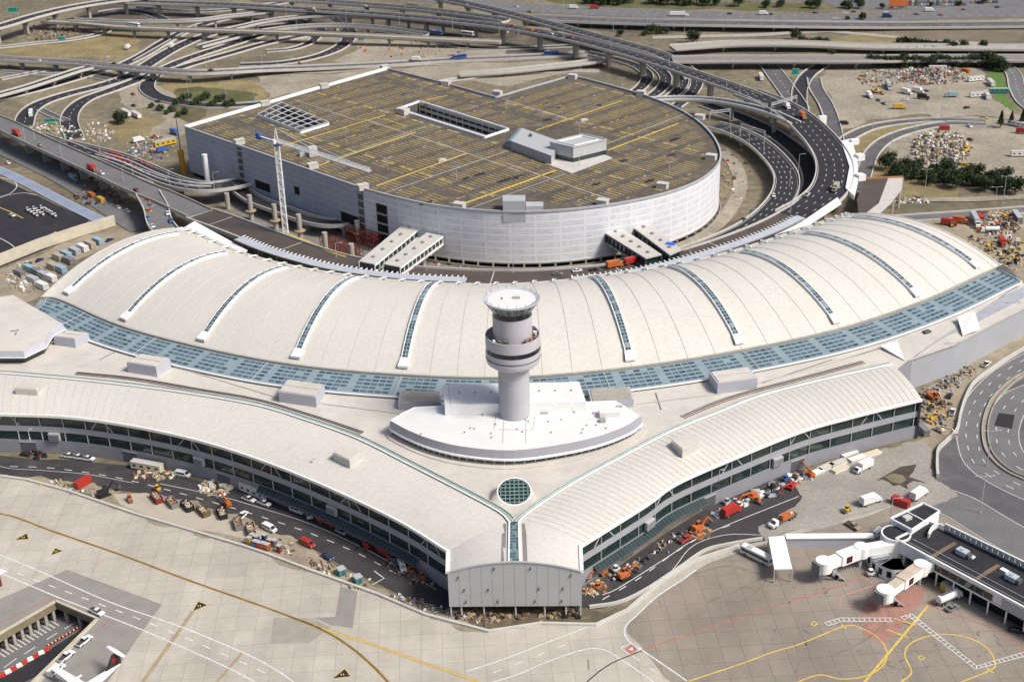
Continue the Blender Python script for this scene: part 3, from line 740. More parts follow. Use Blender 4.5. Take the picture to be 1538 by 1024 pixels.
# roof boxes on the concourse roofs
penthouse((500,680), (525,692), (545,678), 17.5, 21.2, 'cream box on the roof of the longer concourse about halfway along', 'roof_penthouse', concw, cream2, False)
penthouse((1008,662), (1025,676), (1052,662), 17.5, 21.2, 'cream box on the roof of the shorter concourse near its ridge', 'roof_penthouse', concw, cream2, False)
penthouse((22,584), (55,586), (62,576), 17.5, 20.6, 'cream box on the roof of the longer concourse below the faceted pavilion', 'roof_penthouse', concw, cream2, False)
# ================================================================ boat-shaped block and tower
boat = thing('boat_shaped_block', 'white roofed boat shaped block with curved grey fascia around the control tower foot', 'building')
outl = [(586,632),(604,621),(622,612),(660,610),(700,608),(800,605.5),(870,604),(925,602.5),(945,614),(963,625)]
low = crom([P(*q, 20) for q in [(963,625),(945,638),(905,654),(850,667),(772,677),(700,672),(650,661),(612,646),(586,632)]], 5)
pl = [P(*q, 20) for q in outl]+low[1:-1]
def shr(pl, k, z):
    c = sum(pl, Vector())/len(pl); out = []
    n = len(pl)
    for i in range(n):
        d = (pl[(i+1) % n]-pl[i-1]); nrm = Vector((d.y, -d.x, 0)).normalized()
        if nrm.dot(pl[i]-c) < 0: nrm = -nrm
        q = pl[i]-nrm*k; out.append(Vector((q.x, q.y, z)))
    return out
top_ = shr(pl, 0.7, 20.05)
mb = MB(); mb.prism([(p.x, p.y) for p in top_], 19.0, 20.05, whiteroof); mb.build('roof', boat)
rim = pl; lo_ = shr(pl, -0.5, 17.3)
mb = MB()
fr = mat('boat_fascia_grey', (0.34, 0.34, 0.375), 0.5, var=0.04)
mb.grid([[Vector((p.x, p.y, 20.25)) for p in rim], lo_], fr, False, True); mb.grid([[Vector((p.x, p.y, 20.25)) for p in rim], [Vector((p.x, p.y, 20.0)) for p in top_]], whitem, False, True); mb.build('fascia', boat)
mb = MB(); l2 = shr(pl, -0.8, 16.5); mb.grid([lo_, [Vector((p.x, p.y, 17.0)) for p in l2], l2, shr(pl, 0.5, 16.5)], whitem, False, True); mb.build('white_ledge', boat)
mb = MB(); wl = shr(pl, 0.3, 0); mb.prism([(p.x, p.y) for p in wl], 14.2, 16.6, winglass); w_ = mb.build('ribbon_window', boat)
mb = MB()
for k in range(0, len(wl)): mb.bar((wl[k].x, wl[k].y, 14.2), (wl[k].x, wl[k].y, 16.6), 0.3, 0.3, lgrey); mb.bar((wl[k].x, wl[k].y, 14.75), (wl[(k+1) % len(wl)].x, wl[(k+1) % len(wl)].y, 14.75), .16, .16, lgrey)
mb.build('mullion_frame', w_)
mb = MB(); wl2 = shr(pl, -2.4, 0); mb.prism([(p.x, p.y) for p in wl2], 14.1, 14.6, cream2); mb.build('plinth', boat)
for x, y, w_, d_, h_ in ((915, 624, 7, 4, 2.2), (905, 633, 2, 2, 1.2), (818, 620, 2.5, 2, 0.5), (930, 611, 2, 1, .4)):
    p = P(x, y, 20.05); mb = MB(); mb.box(p, (w_, d_, h_), 0.03, whiteroof if w_ > 3 else conc); mb.build('roof_unit', boat)
for q in range(26):
    p = P(rnd.uniform(620, 920), rnd.uniform(615, 660), 20.05); mb = MB(); mb.box(p, (0.4, 0.4, 0.5), 0, concd); mb.build('roof_vent', boat)
mb = MB()
for a, b_ in (((748,600),(742,645)), ((748,645),(800,645)), ((800,645),(806,612)), ((757,632),(755,665)), ((790,632),(790,665))):
    mb.bar(P(*a, 20.1), P(*b_, 20.1), 0.18, 0.1, seamm)
mb.build('roof_seam', boat)
blk = penthouse((668,608), (880,603), (870,573), 20, 24.2, 'long white flat roofed block directly behind the shaft of the control tower', 'rooftop_block', whitem, whiteroof, False)
del blk['group']; blk['category'] = 'building'
for q in range(8):
    p = P(690+q*24, 590-q*.5, 24.5); mb = MB(); mb.box(p-Vector(blk.location), (0.4, 0.4, 0.5), 0, concd); o = mb.build('roof_vent', blk)
p = P(785, 597, 14.2)
# round skylight, tilted collar
oc = thing('round_skylight', 'round green gridded skylight in a sloping cream collar near the meeting of the concourses', 'skylight')
c0 = P(771, 757, 14.2); ct = P(772.5, 737.5, 17.0)
mb = MB(); n = 40
low_ = [Vector((c0.x+8.2*cos(2*pi*k/n), c0.y+9.6*sin(2*pi*k/n), 14.3)) for k in range(n)]
tilt = 0.36
hi = [Vector((ct.x+5.6*cos(2*pi*k/n), ct.y+5.6*sin(2*pi*k/n)*cos(tilt), 17.0+5.6*sin(2*pi*k/n)*sin(tilt))) for k in range(n)]
hi2 = [Vector((ct.x+5.2*cos(2*pi*k/n), ct.y+5.2*sin(2*pi*k/n)*cos(tilt), 17.0+5.2*sin(2*pi*k/n)*sin(tilt))) for k in range(n)]
mb.grid([hi, low_], cream2, True, True); mb.grid([hi2, hi], whitem, True, True); mb.build('collar', oc)
mb = MB(); mb.face([p-Vector((0, 0, .35)) for p in hi2], winglass); gl = mb.build('glass', oc)
mb = MB(); C_ = ct.copy(); C_.z = 17.0; U = Vector((0, cos(tilt), sin(tilt)))
for k in range(-3, 4):
    x = k*1.45; L_ = math.sqrt(max(0, 5.2**2-x*x)); mb.bar(C_+Vector((x, 0, 0))-U*L_, C_+Vector((x, 0, 0))+U*L_, 0.22, 0.2, paleglass)
    mb.bar(C_+U*x-Vector((L_, 0, 0)), C_+U*x+Vector((L_, 0, 0)), 0.3, 0.3, greenglass)
mb.build('grid_bars', gl)
# control tower
tw = thing('control_tower', 'tall round grey control tower with a stepped drum and flared glass cab', 'control tower', loc=(0, 0, 0))
TB = P(773, 622, 20); TB.z = 0
tband = mat('tower_dark_glass', (.006, .009, .01), .15, var=.3, spec=.5)
def smat(nm, c): return mat(nm, c, 0.55, var=0.05, scale=0.15, fine=0.03)
shaftm = smat('tower_shaft_grey', (0.40, 0.40, 0.425)); drumm = smat('tower_drum_grey', (0.43, 0.425, 0.455))
mb = MB(); mb.lathe((0, 0, 0), [(5.35, 20.0), (5.35, 30.0), (5.35, 41.5)], 48, shaftm, False)
for z in range(22, 41, 2): mb.lathe((0, 0, 0), [(5.39, z), (5.39, z+0.08)], 48, seamm, False)
mb.build('shaft', tw, TB)
mb = MB(); mb.lathe((0, 0, 0), [(5.3, 40.3), (8.2, 40.4), (9.15, 41.3), (9.35, 42.3), (9.35, 43.2)], 64, drumm, False)
mb.lathe((0, 0, 0), [(9.15, 43.2), (9.15, 43.8)], 64, mgrey, False)
mb.lathe((0, 0, 0), [(9.15, 43.8), (9.35, 43.8), (9.35, 45.7)], 64, drumm, False)
mb.lathe((0, 0, 0), [(9.35, 47.4), (9.35, 51.2), (9.0, 51.2), (9.0, 49.4)], 64, drumm, False)
mb.lathe((0, 0, 0), [(9.0, 49.4), (6.0, 49.5)], 64, conc, False); dr = mb.build('drum', tw, TB)
mb = MB(); mb.lathe((0, 0, 0), [(9.2, 45.7), (9.2, 47.4)], 64, tband, False); mb.build('window_band', dr)
mb = MB(); mb.lathe((0, 0, 0), [(6.7, 49.2), (6.7, 58.7)], 48, drumm, False); mb.lathe((0, 0, 0), [(6.74, 49.8), (6.74, 50.0)], 48, seamm, False); mb.build('cab_stem', tw, TB)
mb = MB(); mb.lathe((0, 0, 0), [(6.75, 58.6), (6.6, 58.7), (6.75, 60.7)], 48, tband, False)
mb.lathe((0, 0, 0), [(7.0, 60.7), (9.25, 63.9)], 48, mat('flared_cab_glass', (0.09, 0.125, 0.125), 0.15, var=0.3, scale=0.5, spec=0.8), False); cb = mb.build('cab_glass', tw, TB)
mb = MB()
for k in range(24):
    a = 2*pi*k/24; mb.bar((7.05*cos(a), 7.05*sin(a), 60.7), (9.3*cos(a), 9.3*sin(a), 63.9), 0.14, 0.14, lgrey)
mb.build('mullion_frame', cb)
mb = MB(); mb.lathe((0, 0, 0), [(9.3, 63.85), (9.55, 64.1), (9.55, 64.5), (8.0, 64.1)], 64, smat('cab_rim_grey', (0.46, 0.47, 0.5)), False)
mb.lathe((0, 0, 0), [(8.05, 64.12), (0.01, 64.3)], 64, whiteroof, False); rf = mb.build('cab_roof', tw, TB)
mb = MB(); mb.box((-1.6, 0.2, 64.0), (3.0, 1.8, 0.9), 0, whitem); mb.box((1.5, 0.2, 64.0), (2.6, 1.5, 0.6), 0, conc); mb.build('roof_unit', rf)
for k in range(18):
    a = 2*pi*k/18; mb = MB(); mb.tube((9.0*cos(a), 9.0*sin(a), 63.9), (9.0*cos(a), 9.0*sin(a), 65.6), 0.07, m=concd, n=5); mb.build('antenna', rf)
for k in range(22):
    a = rnd.uniform(-2.9, 0.9); rr = rnd.uniform(7.3, 8.5); mb = MB(); mb.box((rr*cos(a), rr*sin(a), 49.4), (rnd.uniform(.5, 1.3), rnd.uniform(.5, 1.2), rnd.uniform(.7, 2.6)), a, rnd.choice([dgrey, dgrey, concd, whitem, mat('rust', (0.25, 0.12, 0.06))])); mb.build('roof_equipment', dr)
tw.location = TB
for c in tw.children: c.location = (0, 0, 0)
for c in dr.children: c.location = (0, 0, 0)
# ================================================================ parking garage
GZ = 28.6
gar = thing('parking_garage', 'huge round cornered parking garage with white louvred sides and yellow striped rooftop parking', 'parking garage')
go_ = [(277,190),(380,160),(480,130.5),(580,102.5),(660,122.5),(745,146),(800,130),(860,113),(915,127.5),(966,142)]
gc = [(966,142),(1012,160),(1046,180),(1070,203),(1082,228),(1078,247),(1056,267),(1018,284),(965,298),(900,309),(820,316.5),(740,316.5),(660,309),(600,297),(545,282.5)]
arc = crom([P(*q, GZ+0.9) for q in gc], 5)
stra = [P(*q, GZ+0.9) for q in go_]
outl = stra+arc[1:]
# straight left side bend: (545,283) -> (277,190)
plan = [Vector((p.x, p.y, 0)) for p in outl]
roofm = bpy.data.materials.new('rooftop_parking'); roofm.use_nodes = True
def garage_roof_nodes(m):
    n = m.node_tree.nodes; L = m.node_tree.links; b = n['Principled BSDF']; b.inputs['Roughness'].default_value = 0.85
    tc = n.new('ShaderNodeTexCoord')
    n1 = n.new('ShaderNodeTexNoise'); n1.inputs['Scale'].default_value = 0.035; n1.inputs['Detail'].default_value = 7; n1.inputs['Roughness'].default_value = 0.65
    L.new(tc.outputs['Object'], n1.inputs['Vector'])
    r1 = n.new('ShaderNodeValToRGB'); r1.color_ramp.elements[0].position = 0.35; r1.color_ramp.elements[0].color = (0.085, 0.071, 0.056, 1); r1.color_ramp.elements[1].position = 0.68; r1.color_ramp.elements[1].color = (0.125, 0.103, 0.073, 1)
    L.new(n1.outputs[0], r1.inputs[0])
    n2 = n.new('ShaderNodeTexNoise'); n2.inputs['Scale'].default_value = 0.3; n2.inputs['Detail'].default_value = 5
    L.new(tc.outputs['Object'], n2.inputs['Vector'])
    mr = n.new('ShaderNodeMapRange'); mr.inputs[1].default_value = .35; mr.inputs[2].default_value = .7; mr.inputs[3].default_value = .75; mr.inputs[4].default_value = 1.3
    L.new(n2.outputs[0], mr.inputs[0])
    mx = n.new('ShaderNodeMix'); mx.data_type = 'RGBA'; mx.blend_type = 'MULTIPLY'; mx.inputs[0].default_value = 1
    L.new(r1.outputs[0], mx.inputs[6]); L.new(mr.outputs[0], mx.inputs[7]); L.new(mx.outputs[2], b.inputs['Base Color'])
garage_roof_nodes(roofm)
inner = shr(plan, 0.5, 0)
wellpx = [(596,166),(728,208),(764,196),(630,154)]; pgpx = [(388,176),(452,201),(494,188),(424,158)]
deck = fill2d('roof_deck', [(p.x, p.y) for p in inner], [xy(wellpx, GZ), xy(pgpx, GZ)], GZ, roofm, gar)
mb = MB(); mb.prism([(p.x, p.y) for p in shr(plan, 0.6, 0)], 17, 18, mgrey, concd); mb.grid([[Vector((p.x, p.y, GZ-.02)) for p in inner], [Vector((p.x, p.y, 17)) for p in inner]], mgrey, False, True); mb.build('upper_walls', gar)
louv = bpy.data.materials.new('white_louvre_panels'); louv.use_nodes = True
def louvre_nodes(m, base, vscale):
    """pierced aluminium screen: slats per storey, panel joints every few metres; UV = metres"""
    n = m.node_tree.nodes; L = m.node_tree.links; b = n['Principled BSDF']; b.inputs['Roughness'].default_value = 0.5; b.inputs['Metallic'].default_value = 0.0
    uv = n.new('ShaderNodeUVMap'); sp = n.new('ShaderNodeSeparateXYZ'); L.new(uv.outputs[0], sp.inputs[0])
    def mth(op, a, bb=None, c=None):
        k = n.new('ShaderNodeMath'); k.operation = op
        for i_, v_ in enumerate((a, bb, c)):
            if v_ is None: continue
            if isinstance(v_, (int, float)): k.inputs[i_].default_value = v_
            else: L.new(v_, k.inputs[i_])
        return k.outputs[0]
    fy = mth('FRACT', mth('DIVIDE', sp.outputs[1], 3.35)); fx = mth('FRACT', mth('DIVIDE', sp.outputs[0], 3.0))
    slat = mth('FRACT', mth('DIVIDE', sp.outputs[1], 0.84))
    inx = mth('MULTIPLY', mth('GREATER_THAN', fx, 0.06), mth('LESS_THAN', mth('FRACT', mth('DIVIDE', sp.outputs[0], 12.0)), 0.93))
    sl = mth('MULTIPLY', mth('GREATER_THAN', fy, 0.28), mth('GREATER_THAN', slat, 0.55))
    msk = mth('MULTIPLY', inx, sl)
    nz = n.new('ShaderNodeTexNoise'); nz.inputs['Scale'].default_value = 0.25; L.new(uv.outputs[0], nz.inputs['Vector'])
    mr = n.new('ShaderNodeMapRange'); mr.inputs[1].default_value = .3; mr.inputs[2].default_value = .7; mr.inputs[3].default_value = .12; mr.inputs[4].default_value = .85
    L.new(nz.outputs[0], mr.inputs[0])
    mx = n.new('ShaderNodeMix'); mx.data_type = 'RGBA'; mx.inputs[6].default_value = (*base, 1); mx.inputs[7].default_value = (base[0]*.42, base[1]*.43, base[2]*.46, 1)
    L.new(mth('MULTIPLY', msk, mr.outputs[0]), mx.inputs[0]); L.new(mx.outputs[2], b.inputs['Base Color'])
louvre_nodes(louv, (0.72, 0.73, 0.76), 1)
louv2 = bpy.data.materials.new('shade_painted_louvre_panels'); louv2.use_nodes = True; louvre_nodes(louv2, (0.42, 0.45, 0.52), 1)  # darker, bluer copy of the white panels; facade shade painted in
def facade(name, pts, z0, z1, m, par):
    me = bpy.data.meshes.new(name); v = []; f = []; uvs = []; d = 0
    for k, p in enumerate(pts):
        if k: d += (p-pts[k-1]).length
        v += [(p.x, p.y, z0), (p.x, p.y, z1)]; uvs.append(d)
    for k in range(len(pts)-1): f.append((2*k, 2*k+2, 2*k+3, 2*k+1))
    me.from_pydata(v, [], f); ul = me.uv_layers.new(name='UVMap'); q = 0
    for k in range(len(pts)-1):
        for a, z in ((uvs[k], z0), (uvs[k+1], z0), (uvs[k+1], z1), (uvs[k], z1)): ul.data[q].uv = (a, z); q += 1
    me.materials.append(m); me.polygons.foreach_set('use_smooth', [True]*len(f)); me.update()
    o = bpy.data.objects.new(name, me); COL.objects.link(o); o.parent = par; return o
arcp = [Vector((p.x, p.y, 0)) for p in reversed(arc)]      # from (545,283) round to back
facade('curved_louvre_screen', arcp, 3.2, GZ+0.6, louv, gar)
left_ = [Vector((P(*q, GZ+.9).x, P(*q, GZ+.9).y, 0)) for q in [(277,190),(360,219),(362,219.6),(455,251),(545,282.5)]]
left_.reverse()
leftfac = [left_[-1].lerp(left_[0], k/30) for k in range(31)]
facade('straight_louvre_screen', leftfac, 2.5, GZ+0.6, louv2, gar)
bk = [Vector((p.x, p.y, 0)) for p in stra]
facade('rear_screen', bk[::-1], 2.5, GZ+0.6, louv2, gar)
# inner core seen through the gaps and under the screens
core = shr(plan, 1.8, 0)
mb = MB(); mb.prism([(p.x, p.y) for p in core], 0, 16.5, black); mb.build('dark_interior', gar)
mb = MB(); k = 0
for p in resample(arcp, 7.5): mb.box((p.x, p.y, 0), (0.9, 0.9, 3.6), 0, conc)
wl = resample(arcp, 3.0); wallstrip(mb, [Vector((p.x, p.y, 0)) for p in wl], -1.0, 0.4, 0, 1.4, conc); wallstrip(mb, [Vector((p.x, p.y, 0)) for p in wl], 0, 0.5, 2.8, 3.3, concd)
mb.build('ground_floor_piers', gar)
# parapet
mb = MB()
cl_ = plan+[plan[0]]
ringm = mat('garage_parapet', (0.40, 0.41, 0.43), 0.6, var=0.06)
for a, b_ in zip(cl_, cl_[1:]): mb.bar(a+Vector((0, 0, GZ+0.75)), b_+Vector((0, 0, GZ+0.75)), 0.9, 0.9, ringm)
mb.build('parapet', gar)
mb = MB()
for a, b_ in zip(bk[:3], bk[1:4]): mb.bar(a+Vector((0.4, -1.2, GZ+0.9)), b_+Vector((.4, -1.2, GZ+0.9)), 1.6, 1.6, whitem)
mb.build('white_coping', gar)
for x, y in [(398,157),(487,131),(578,103),(670,127),(747,142),(860,117),(963,142),(1051,178),(360,215),(545,283),(470,251),(690,311),(1068,238),(995,281),(905,306)]:
    p = P(x, y, GZ+.6); mb = MB(); mb.box((p.x, p.y, GZ), (5.2, 3.6, 2.6), 0.5 if x < 580 else -0.45, concw)
    mb.box((p.x, p.y, GZ+2.6), (5.6, 4.0, 0.25), 0.5 if x < 580 else -0.45, concw); mb.build('parapet_kiosk', gar)
# markings -----------------------------------------------------------
C0 = P(680, 270, GZ)
dA = (P(780,273.8,GZ)-P(694.7,306,GZ)); dA.z = 0; dA.normalize()
dB = (P(780,256,GZ)-P(549,179.5,GZ)); dB.z = 0; dB.normalize()
print('angle between marking directions', math.degrees(dA.angle(dB)))
dA = (dA-dB*dA.dot(dB)*0.5).normalized(); dB = (dB-dA*dA.dot(dB)).normalized()
def inpoly(x, y, pl):
    c = False; j = len(pl)-1
    for i in range(len(pl)):
        xi, yi, xj, yj = pl[i].x, pl[i].y, pl[j].x, pl[j].y
        if (yi > y) != (yj > y) and x < (xj-xi)*(y-yi)/(yj-yi)+xi: c = not c
        j = i
    return c
inn = shr(plan, 4.5, 0)
holes = [[P(*q, GZ) for q in h] for h in ([(385,182),(454,202),(497,186),(425,157)], [(588,168),(726,212),(765,197),(625,152)], [(748,212),(860,262),(925,236),(880,195),(770,190)], [(750,318),(825,318),(820,290),(750,285)])]
def ok(p): return inpoly(p.x, p.y, inn) and not any(inpoly(p.x, p.y, h) for h in holes)
st = mat('stall_stripe_yellow', (0.50, 0.36, 0.08), 0.8, var=0.3, scale=0.3); stw = mat('stall_stripe_pale', (0.40, 0.36, 0.27), 0.8, var=0.3, scale=0.3)
mk = MB(); Z = GZ+0.012
def quadline(mb, p, q, w, z, m):
    d = (q-p); d.z = 0
    if d.length < .01: return
    d.normalize(); n = Vector((-d.y, d.x, 0))*w/2
    mb.face([(p.x-n.x, p.y-n.y, z), (q.x-n.x, q.y-n.y, z), (q.x+n.x, q.y+n.y, z), (p.x+n.x, p.y+n.y, z)], m)
row = 0
u = -260
# double rows of stalls running along A, stalls long in B
while u < 260:
    for sgn in (-1, 1):
        v = -260; k = 0
        while v < 260:
            v += 2.75; k += 1
            if (k % 44) in (0, 1, 2): continue
            a = C0+dB*u+dA*v; b_ = a+dB*sgn*5.3
            if ok(a) and ok(b_) : quadline(mk, a, b_, 0.42, Z, st if rnd.random() < .85 else stw)
            if k % 22 == 5 and ok(a) and ok(b_):
                for t_ in range(3): quadline(mk, a+dA*(0.7*t_)+dB*sgn*.5, b_+dA*(0.7*t_)-dB*sgn*.5, 0.4, Z+.01, painty if rnd.random() < .5 else stw)
    u += 15.2; row += 1
# arrows
for q in range(420):
    a = C0+dB*(15.2*rnd.randint(-14, 14)+7.6)+dA*rnd.uniform(-150, 250)
    if ok(a): quadline(mk, a-dB*0+dA*-1.2, a+dA*1.2, 0.7, Z+.02, stw if rnd.random() < .6 else painty)
mk.build('stall_markings', deck)
# long yellow walkway lines and pale joints along A
mk = MB()
for (a, b_, w_, m_) in [((426,219),(579,173),1.1,painty), ((478,249),(624,199),1.2,painty), ((566,279),(700,231),1.2,painty), ((694,307),(835,256),1.4,painty), ((805,196),(935,151),1.0,painty), ((913,226),(1020,185),1.1,painty), ((640,150),(672,144),1.0,painty),
                        ((600,197),(640,155),0,None), ((490,243),(640,190),.45,concw), ((575,291),(790,217),.45,concw), ((706,313),(850,261),.45,concw), ((511,169),(660,124),.45,stw), ((690,166),(770,145),.35,stw), ((912,216),(1032,170),.45,concw), ((840,175),(912,151),.35,stw),
                        ((442,150),(533,180),.4,concw), ((549,180),(692,227),.5,concw), ((692,227),(780,257),.45,concw), ((760,151),(838,174),.5,concw), ((760,245),(916,300),.5,concw), ((575,178),(610,190),.5,painty), ((838,174),(852,180),.4,concw), ((918,240),(1010,268),.4,stw)]:
    if not w_: continue
    pa_, pb_ = P(*a, GZ), P(*b_, GZ); quadline(mk, pa_, pb_, w_, Z+.035, m_)
mk.build('long_floor_lines', deck)
# dark puddled patches (wear on the surface)
drk = mat('dark_tar_patch', (0.035, 0.032, 0.034), 0.6, var=0.2)
for (x, y, w_, h_) in [(820,155,6,3),(838,162,5,3),(822,180,9,5),(900,158,5,3),(757,271,10,4),(720,262,8,4),(778,266,8,4),(1012,210,10,4),(1008,233,7,3),(935,242,7,4),(895,277,7,4),(975,272,9,4),(560,190,7,3),(605,142,6,3),(640,158,9,3),(825,262,6,3),(640,305,9,3),(700,268,6,3)]:
    mk = MB(); p = P(x, y, GZ); pts = []
    for t_ in range(12):
        a = 2*pi*t_/12; rr = rnd.uniform(.7, 1.15); q = p+dA*cos(a)*w_*.5*rr+dB*sin(a)*h_*.5*rr; pts.append((q.x, q.y, Z+.006+.001*rnd.random()))
    mk.face(pts if (Vector(pts[1])-Vector(pts[0])).cross(Vector(pts[2])-Vector(pts[1])).z > 0 else pts[::-1], drk); mk.build('tar_patch', deck)
# sunken ramp well with arcaded wall
def along(a, b_, t): return a+(b_-a)*t
well = [P(*q, GZ) for q in [(596,166),(728,208),(764,196),(630,154)]]
ww = MB(); wz = GZ-7.5
ww.face([(p.x, p.y, wz) for p in (well if (well[1]-well[0]).cross(well[2]-well[1]).z > 0 else well[::-1])], concd)
for a, b_ in zip(well, well[1:]+well[:1]):
    for q_ in ((a, b_), (b_, a)): ww.face([(q_[0].x, q_[0].y, wz), (q_[1].x, q_[1].y, wz), (q_[1].x, q_[1].y, GZ), (q_[0].x, q_[0].y, GZ)], concd)
wo = ww.build('ramp_well', gar)
ww = MB()
for a, b_ in ((well[0], well[1]), (well[1], well[2]), (well[2], well[3]), (well[3], well[0])): ww.bar(a+Vector((0, 0, .6)), b_+Vector((0, 0, .6)), 0.8, 1.2, whitem)
ww.build('well_parapet', wo)
nudge = (well[3]-well[0]); nudge.z = 0; nudge.normalize()
# arcaded far wall of the well, going down from the deck
wl_ = MB(); a, b_ = well[3]-Vector((0, .25, 0)), well[2]-Vector((0, .25, 0)); dn = Vector((0, 0, 1))
wm = mat('well_wall', (.52, .51, .48), .8, var=.1)
wl_.bar(a-dn*.8, b_-dn*.8, .5, 1.6, wm); wl_.bar(a-dn*3.7, b_-dn*3.7, .5, 1.7, wm); wl_.bar(a-dn*6.9, b_-dn*6.9, .5, 1.2, wm)
for k in range(15):
    p = a.lerp(b_, k/14); wl_.bar(p-dn*7.4, p, .95 if k % 7 else 2.0, .45, wm)
wl_.bar(a-dn*2.1+Vector((0, .2, 0)), b_-dn*2.1+Vector((0, .2, 0)), .05, 2.2, black); wl_.bar(a-dn*5.2+Vector((0, .2, 0)), b_-dn*5.2+Vector((0, .2, 0)), .05, 2.2, black)
wl_.build('arcade_wall', wo)
wl_ = MB(); a, b_ = well[0]+nudge*1.6, well[1]+nudge*1.6; wl_.bar(a+dn*.35, b_+dn*.35, 3.0, .5, lgrey); wl_.build('pale_ledge', wo)
q = P(607, 172, GZ); wl_ = MB(); wl_.box(q, (5.5, 4.5, 3.6), atan2(dB.y, dB.x), concw); wl_.build('well_kiosk', wo)
# steel pergola opening
pg = [P(*q, GZ) for q in [(388,176),(452,201),(494,188),(424,158)]]
ww = MB(); ww.face([(p.x, p.y, GZ-6) for p in (pg if (pg[1]-pg[0]).cross(pg[2]-pg[1]).z > 0 else pg[::-1])], dgrey)
for a, b_ in zip(pg, pg[1:]+pg[:1]):
    for q_ in ((a, b_), (b_, a)): ww.face([(q_[0].x, q_[0].y, GZ-6), (q_[1].x, q_[1].y, GZ-6), (q_[1].x, q_[1].y, GZ), (q_[0].x, q_[0].y, GZ)], concd)
po = ww.build('light_well', gar)
ww = MB()
for a, b_ in ((pg[0], pg[1]), (pg[1], pg[2])): ww.bar(a+Vector((0, 0, .6)), b_+Vector((0, 0, .6)), 0.9, 1.3, whitem)
for k in range(5):
    t_ = k/4; ww.bar(pg[0].lerp(pg[3], t_)+Vector((0, 0, 1.5)), pg[1].lerp(pg[2], t_)+Vector((0, 0, 1.5)), 0.7, 0.5, lgrey)
for k in range(8):
    t_ = k/7; ww.bar(pg[0].lerp(pg[1], t_)+Vector((0, 0, 1.9)), pg[3].lerp(pg[2], t_)+Vector((0, 0, 1.9)), 0.5, 0.4, lgrey)
ww.build('steel_grid', po)
# rooftop stair hall with glazed round end
sh = thing('rooftop_lift_hall', 'grey rooftop lift hall on the garage with a boxy tower and rounded glass end', 'building')
z0 = GZ+.02
def pxpoly(pts, z): return [(P(*q, z).x, P(*q, z).y) for q in pts]
ww = MB(); ww.prism(pxpoly([(818,246),(858,261),(920,238),(880,222)], z0), z0, z0+.3, concw); ww.build('terrace', sh)
T_ = GZ+8.2
A_, B_, C_ = P(826,214,T_), P(861,222,T_), P(911,210,T_); D_ = A_+(C_-B_)
ww = MB(); ww.prism([(p.x, p.y) for p in (A_, B_, C_, D_)], z0, z0+2.6, winglass); ww.build('lobby_glass', sh)
ww = MB(); ww.prism([(p.x, p.y) for p in (A_, B_, C_, D_)], z0+2.6, T_, lgrey)
for p, q in ((A_, B_), (B_, C_), (C_, D_), (D_, A_)): ww.bar(p+Vector((0, 0, .2)), q+Vector((0, 0, .2)), .7, .6, lgrey)
ww.build('tower_box', sh)
cen = (A_+B_+C_+D_)/4; ww = MB()
for p, q in ((A_, B_), (B_, C_), (C_, D_), (D_, A_)): ww.bar(cen.lerp(p, .72)+Vector((0, 0, .3)), cen.lerp(q, .72)+Vector((0, 0, .3)), .5, .5, whitem)
ww.build('roof_ring', sh)
T2 = GZ+5.0
A2, B2, C2 = P(768,212,T2), P(828,234,T2), P(843,213,T2); D2 = A2+(C2-B2)
ww = MB(); ww.prism([(p.x, p.y) for p in (A2, B2, C2, D2)], z0, T2, lgrey); ww.build('lift_corridor', sh)
ww = MB(); dd = (A2-B2).normalized(); n_ = 9; sid = (D2-A2)
rows = []
for k in range(n_+1):
    a = pi/2*k/n_; off = dd*6.5*sin(a); zz = z0+(T2-z0)*cos(a)
    rows.append([Vector((A2.x+off.x, A2.y+off.y, zz)), Vector((A2.x+sid.x+off.x, A2.y+sid.y+off.y, zz))])
ww.grid(rows, paleglass, True)
for e in (0, 1):
    fan = [r_[e] for r_ in rows]+[Vector((rows[0][e].x, rows[0][e].y, z0))]; ww.face(fan if e else fan[::-1], paleglass)
ww.build('glass_end', sh)
p = P(797, 205, T2); ww = MB(); ww.lathe((p.x, p.y, T2), [(1.0, 0), (1.0, 1.0), (.6, 1.5), (.01, 1.6)], 12, dgrey, False); ww.build('roof_fan', sh)
p = P(880,215,T_); ww = MB()
# small plant box on the front edge
fb = thing('stair_box', 'grey stair box on the front parapet of the garage just above its curved screen', 'stair box')
ww = MB(); ww.prism(pxpoly([(755,302),(789,302),(789,293),(755,293)], GZ+6), 24, GZ+6, lgrey); ww.build('tall_box', fb)
ww = MB(); ww.prism(pxpoly([(790,310),(816,310),(816,303),(790,303)], GZ+3), 24, GZ+3, lgrey); ww.build('low_box', fb)
vb = thing('rooftop_plant_box', 'pale plant box standing on the garage roof next to the crane jib', 'plant box')
ww = MB(); q = P(470, 234, GZ); ww.box((q.x, q.y, GZ), (4.5, 4.0, 5.0), 0.4, concw); ww.build('housing', vb); ww = MB(); ww.box((q.x-5, q.y+1, GZ), (5.0, 3, 2.4), 0.4, lgrey); ww.box((q.x-5, q.y+1, GZ+2.4), (4, 2, 0.4), 0.4, paleglass); ww.build('low_unit', vb)
for n_, (x, y) in enumerate([(877,181),(664,241)]):
    q = P(x, y, GZ); ww = MB(); ww.box((q.x, q.y, GZ), (5, 3, .5), .4, lgrey); ww.box((q.x, q.y, GZ+.5), (3.6, 2, .4), .4, concw); tag(ww.build('roof_hatch'), ['flat grey hatch on the garage roof behind the lift hall', 'flat dark hatch on the garage roof in front of the arcaded ramp well'][n_], 'hatch')
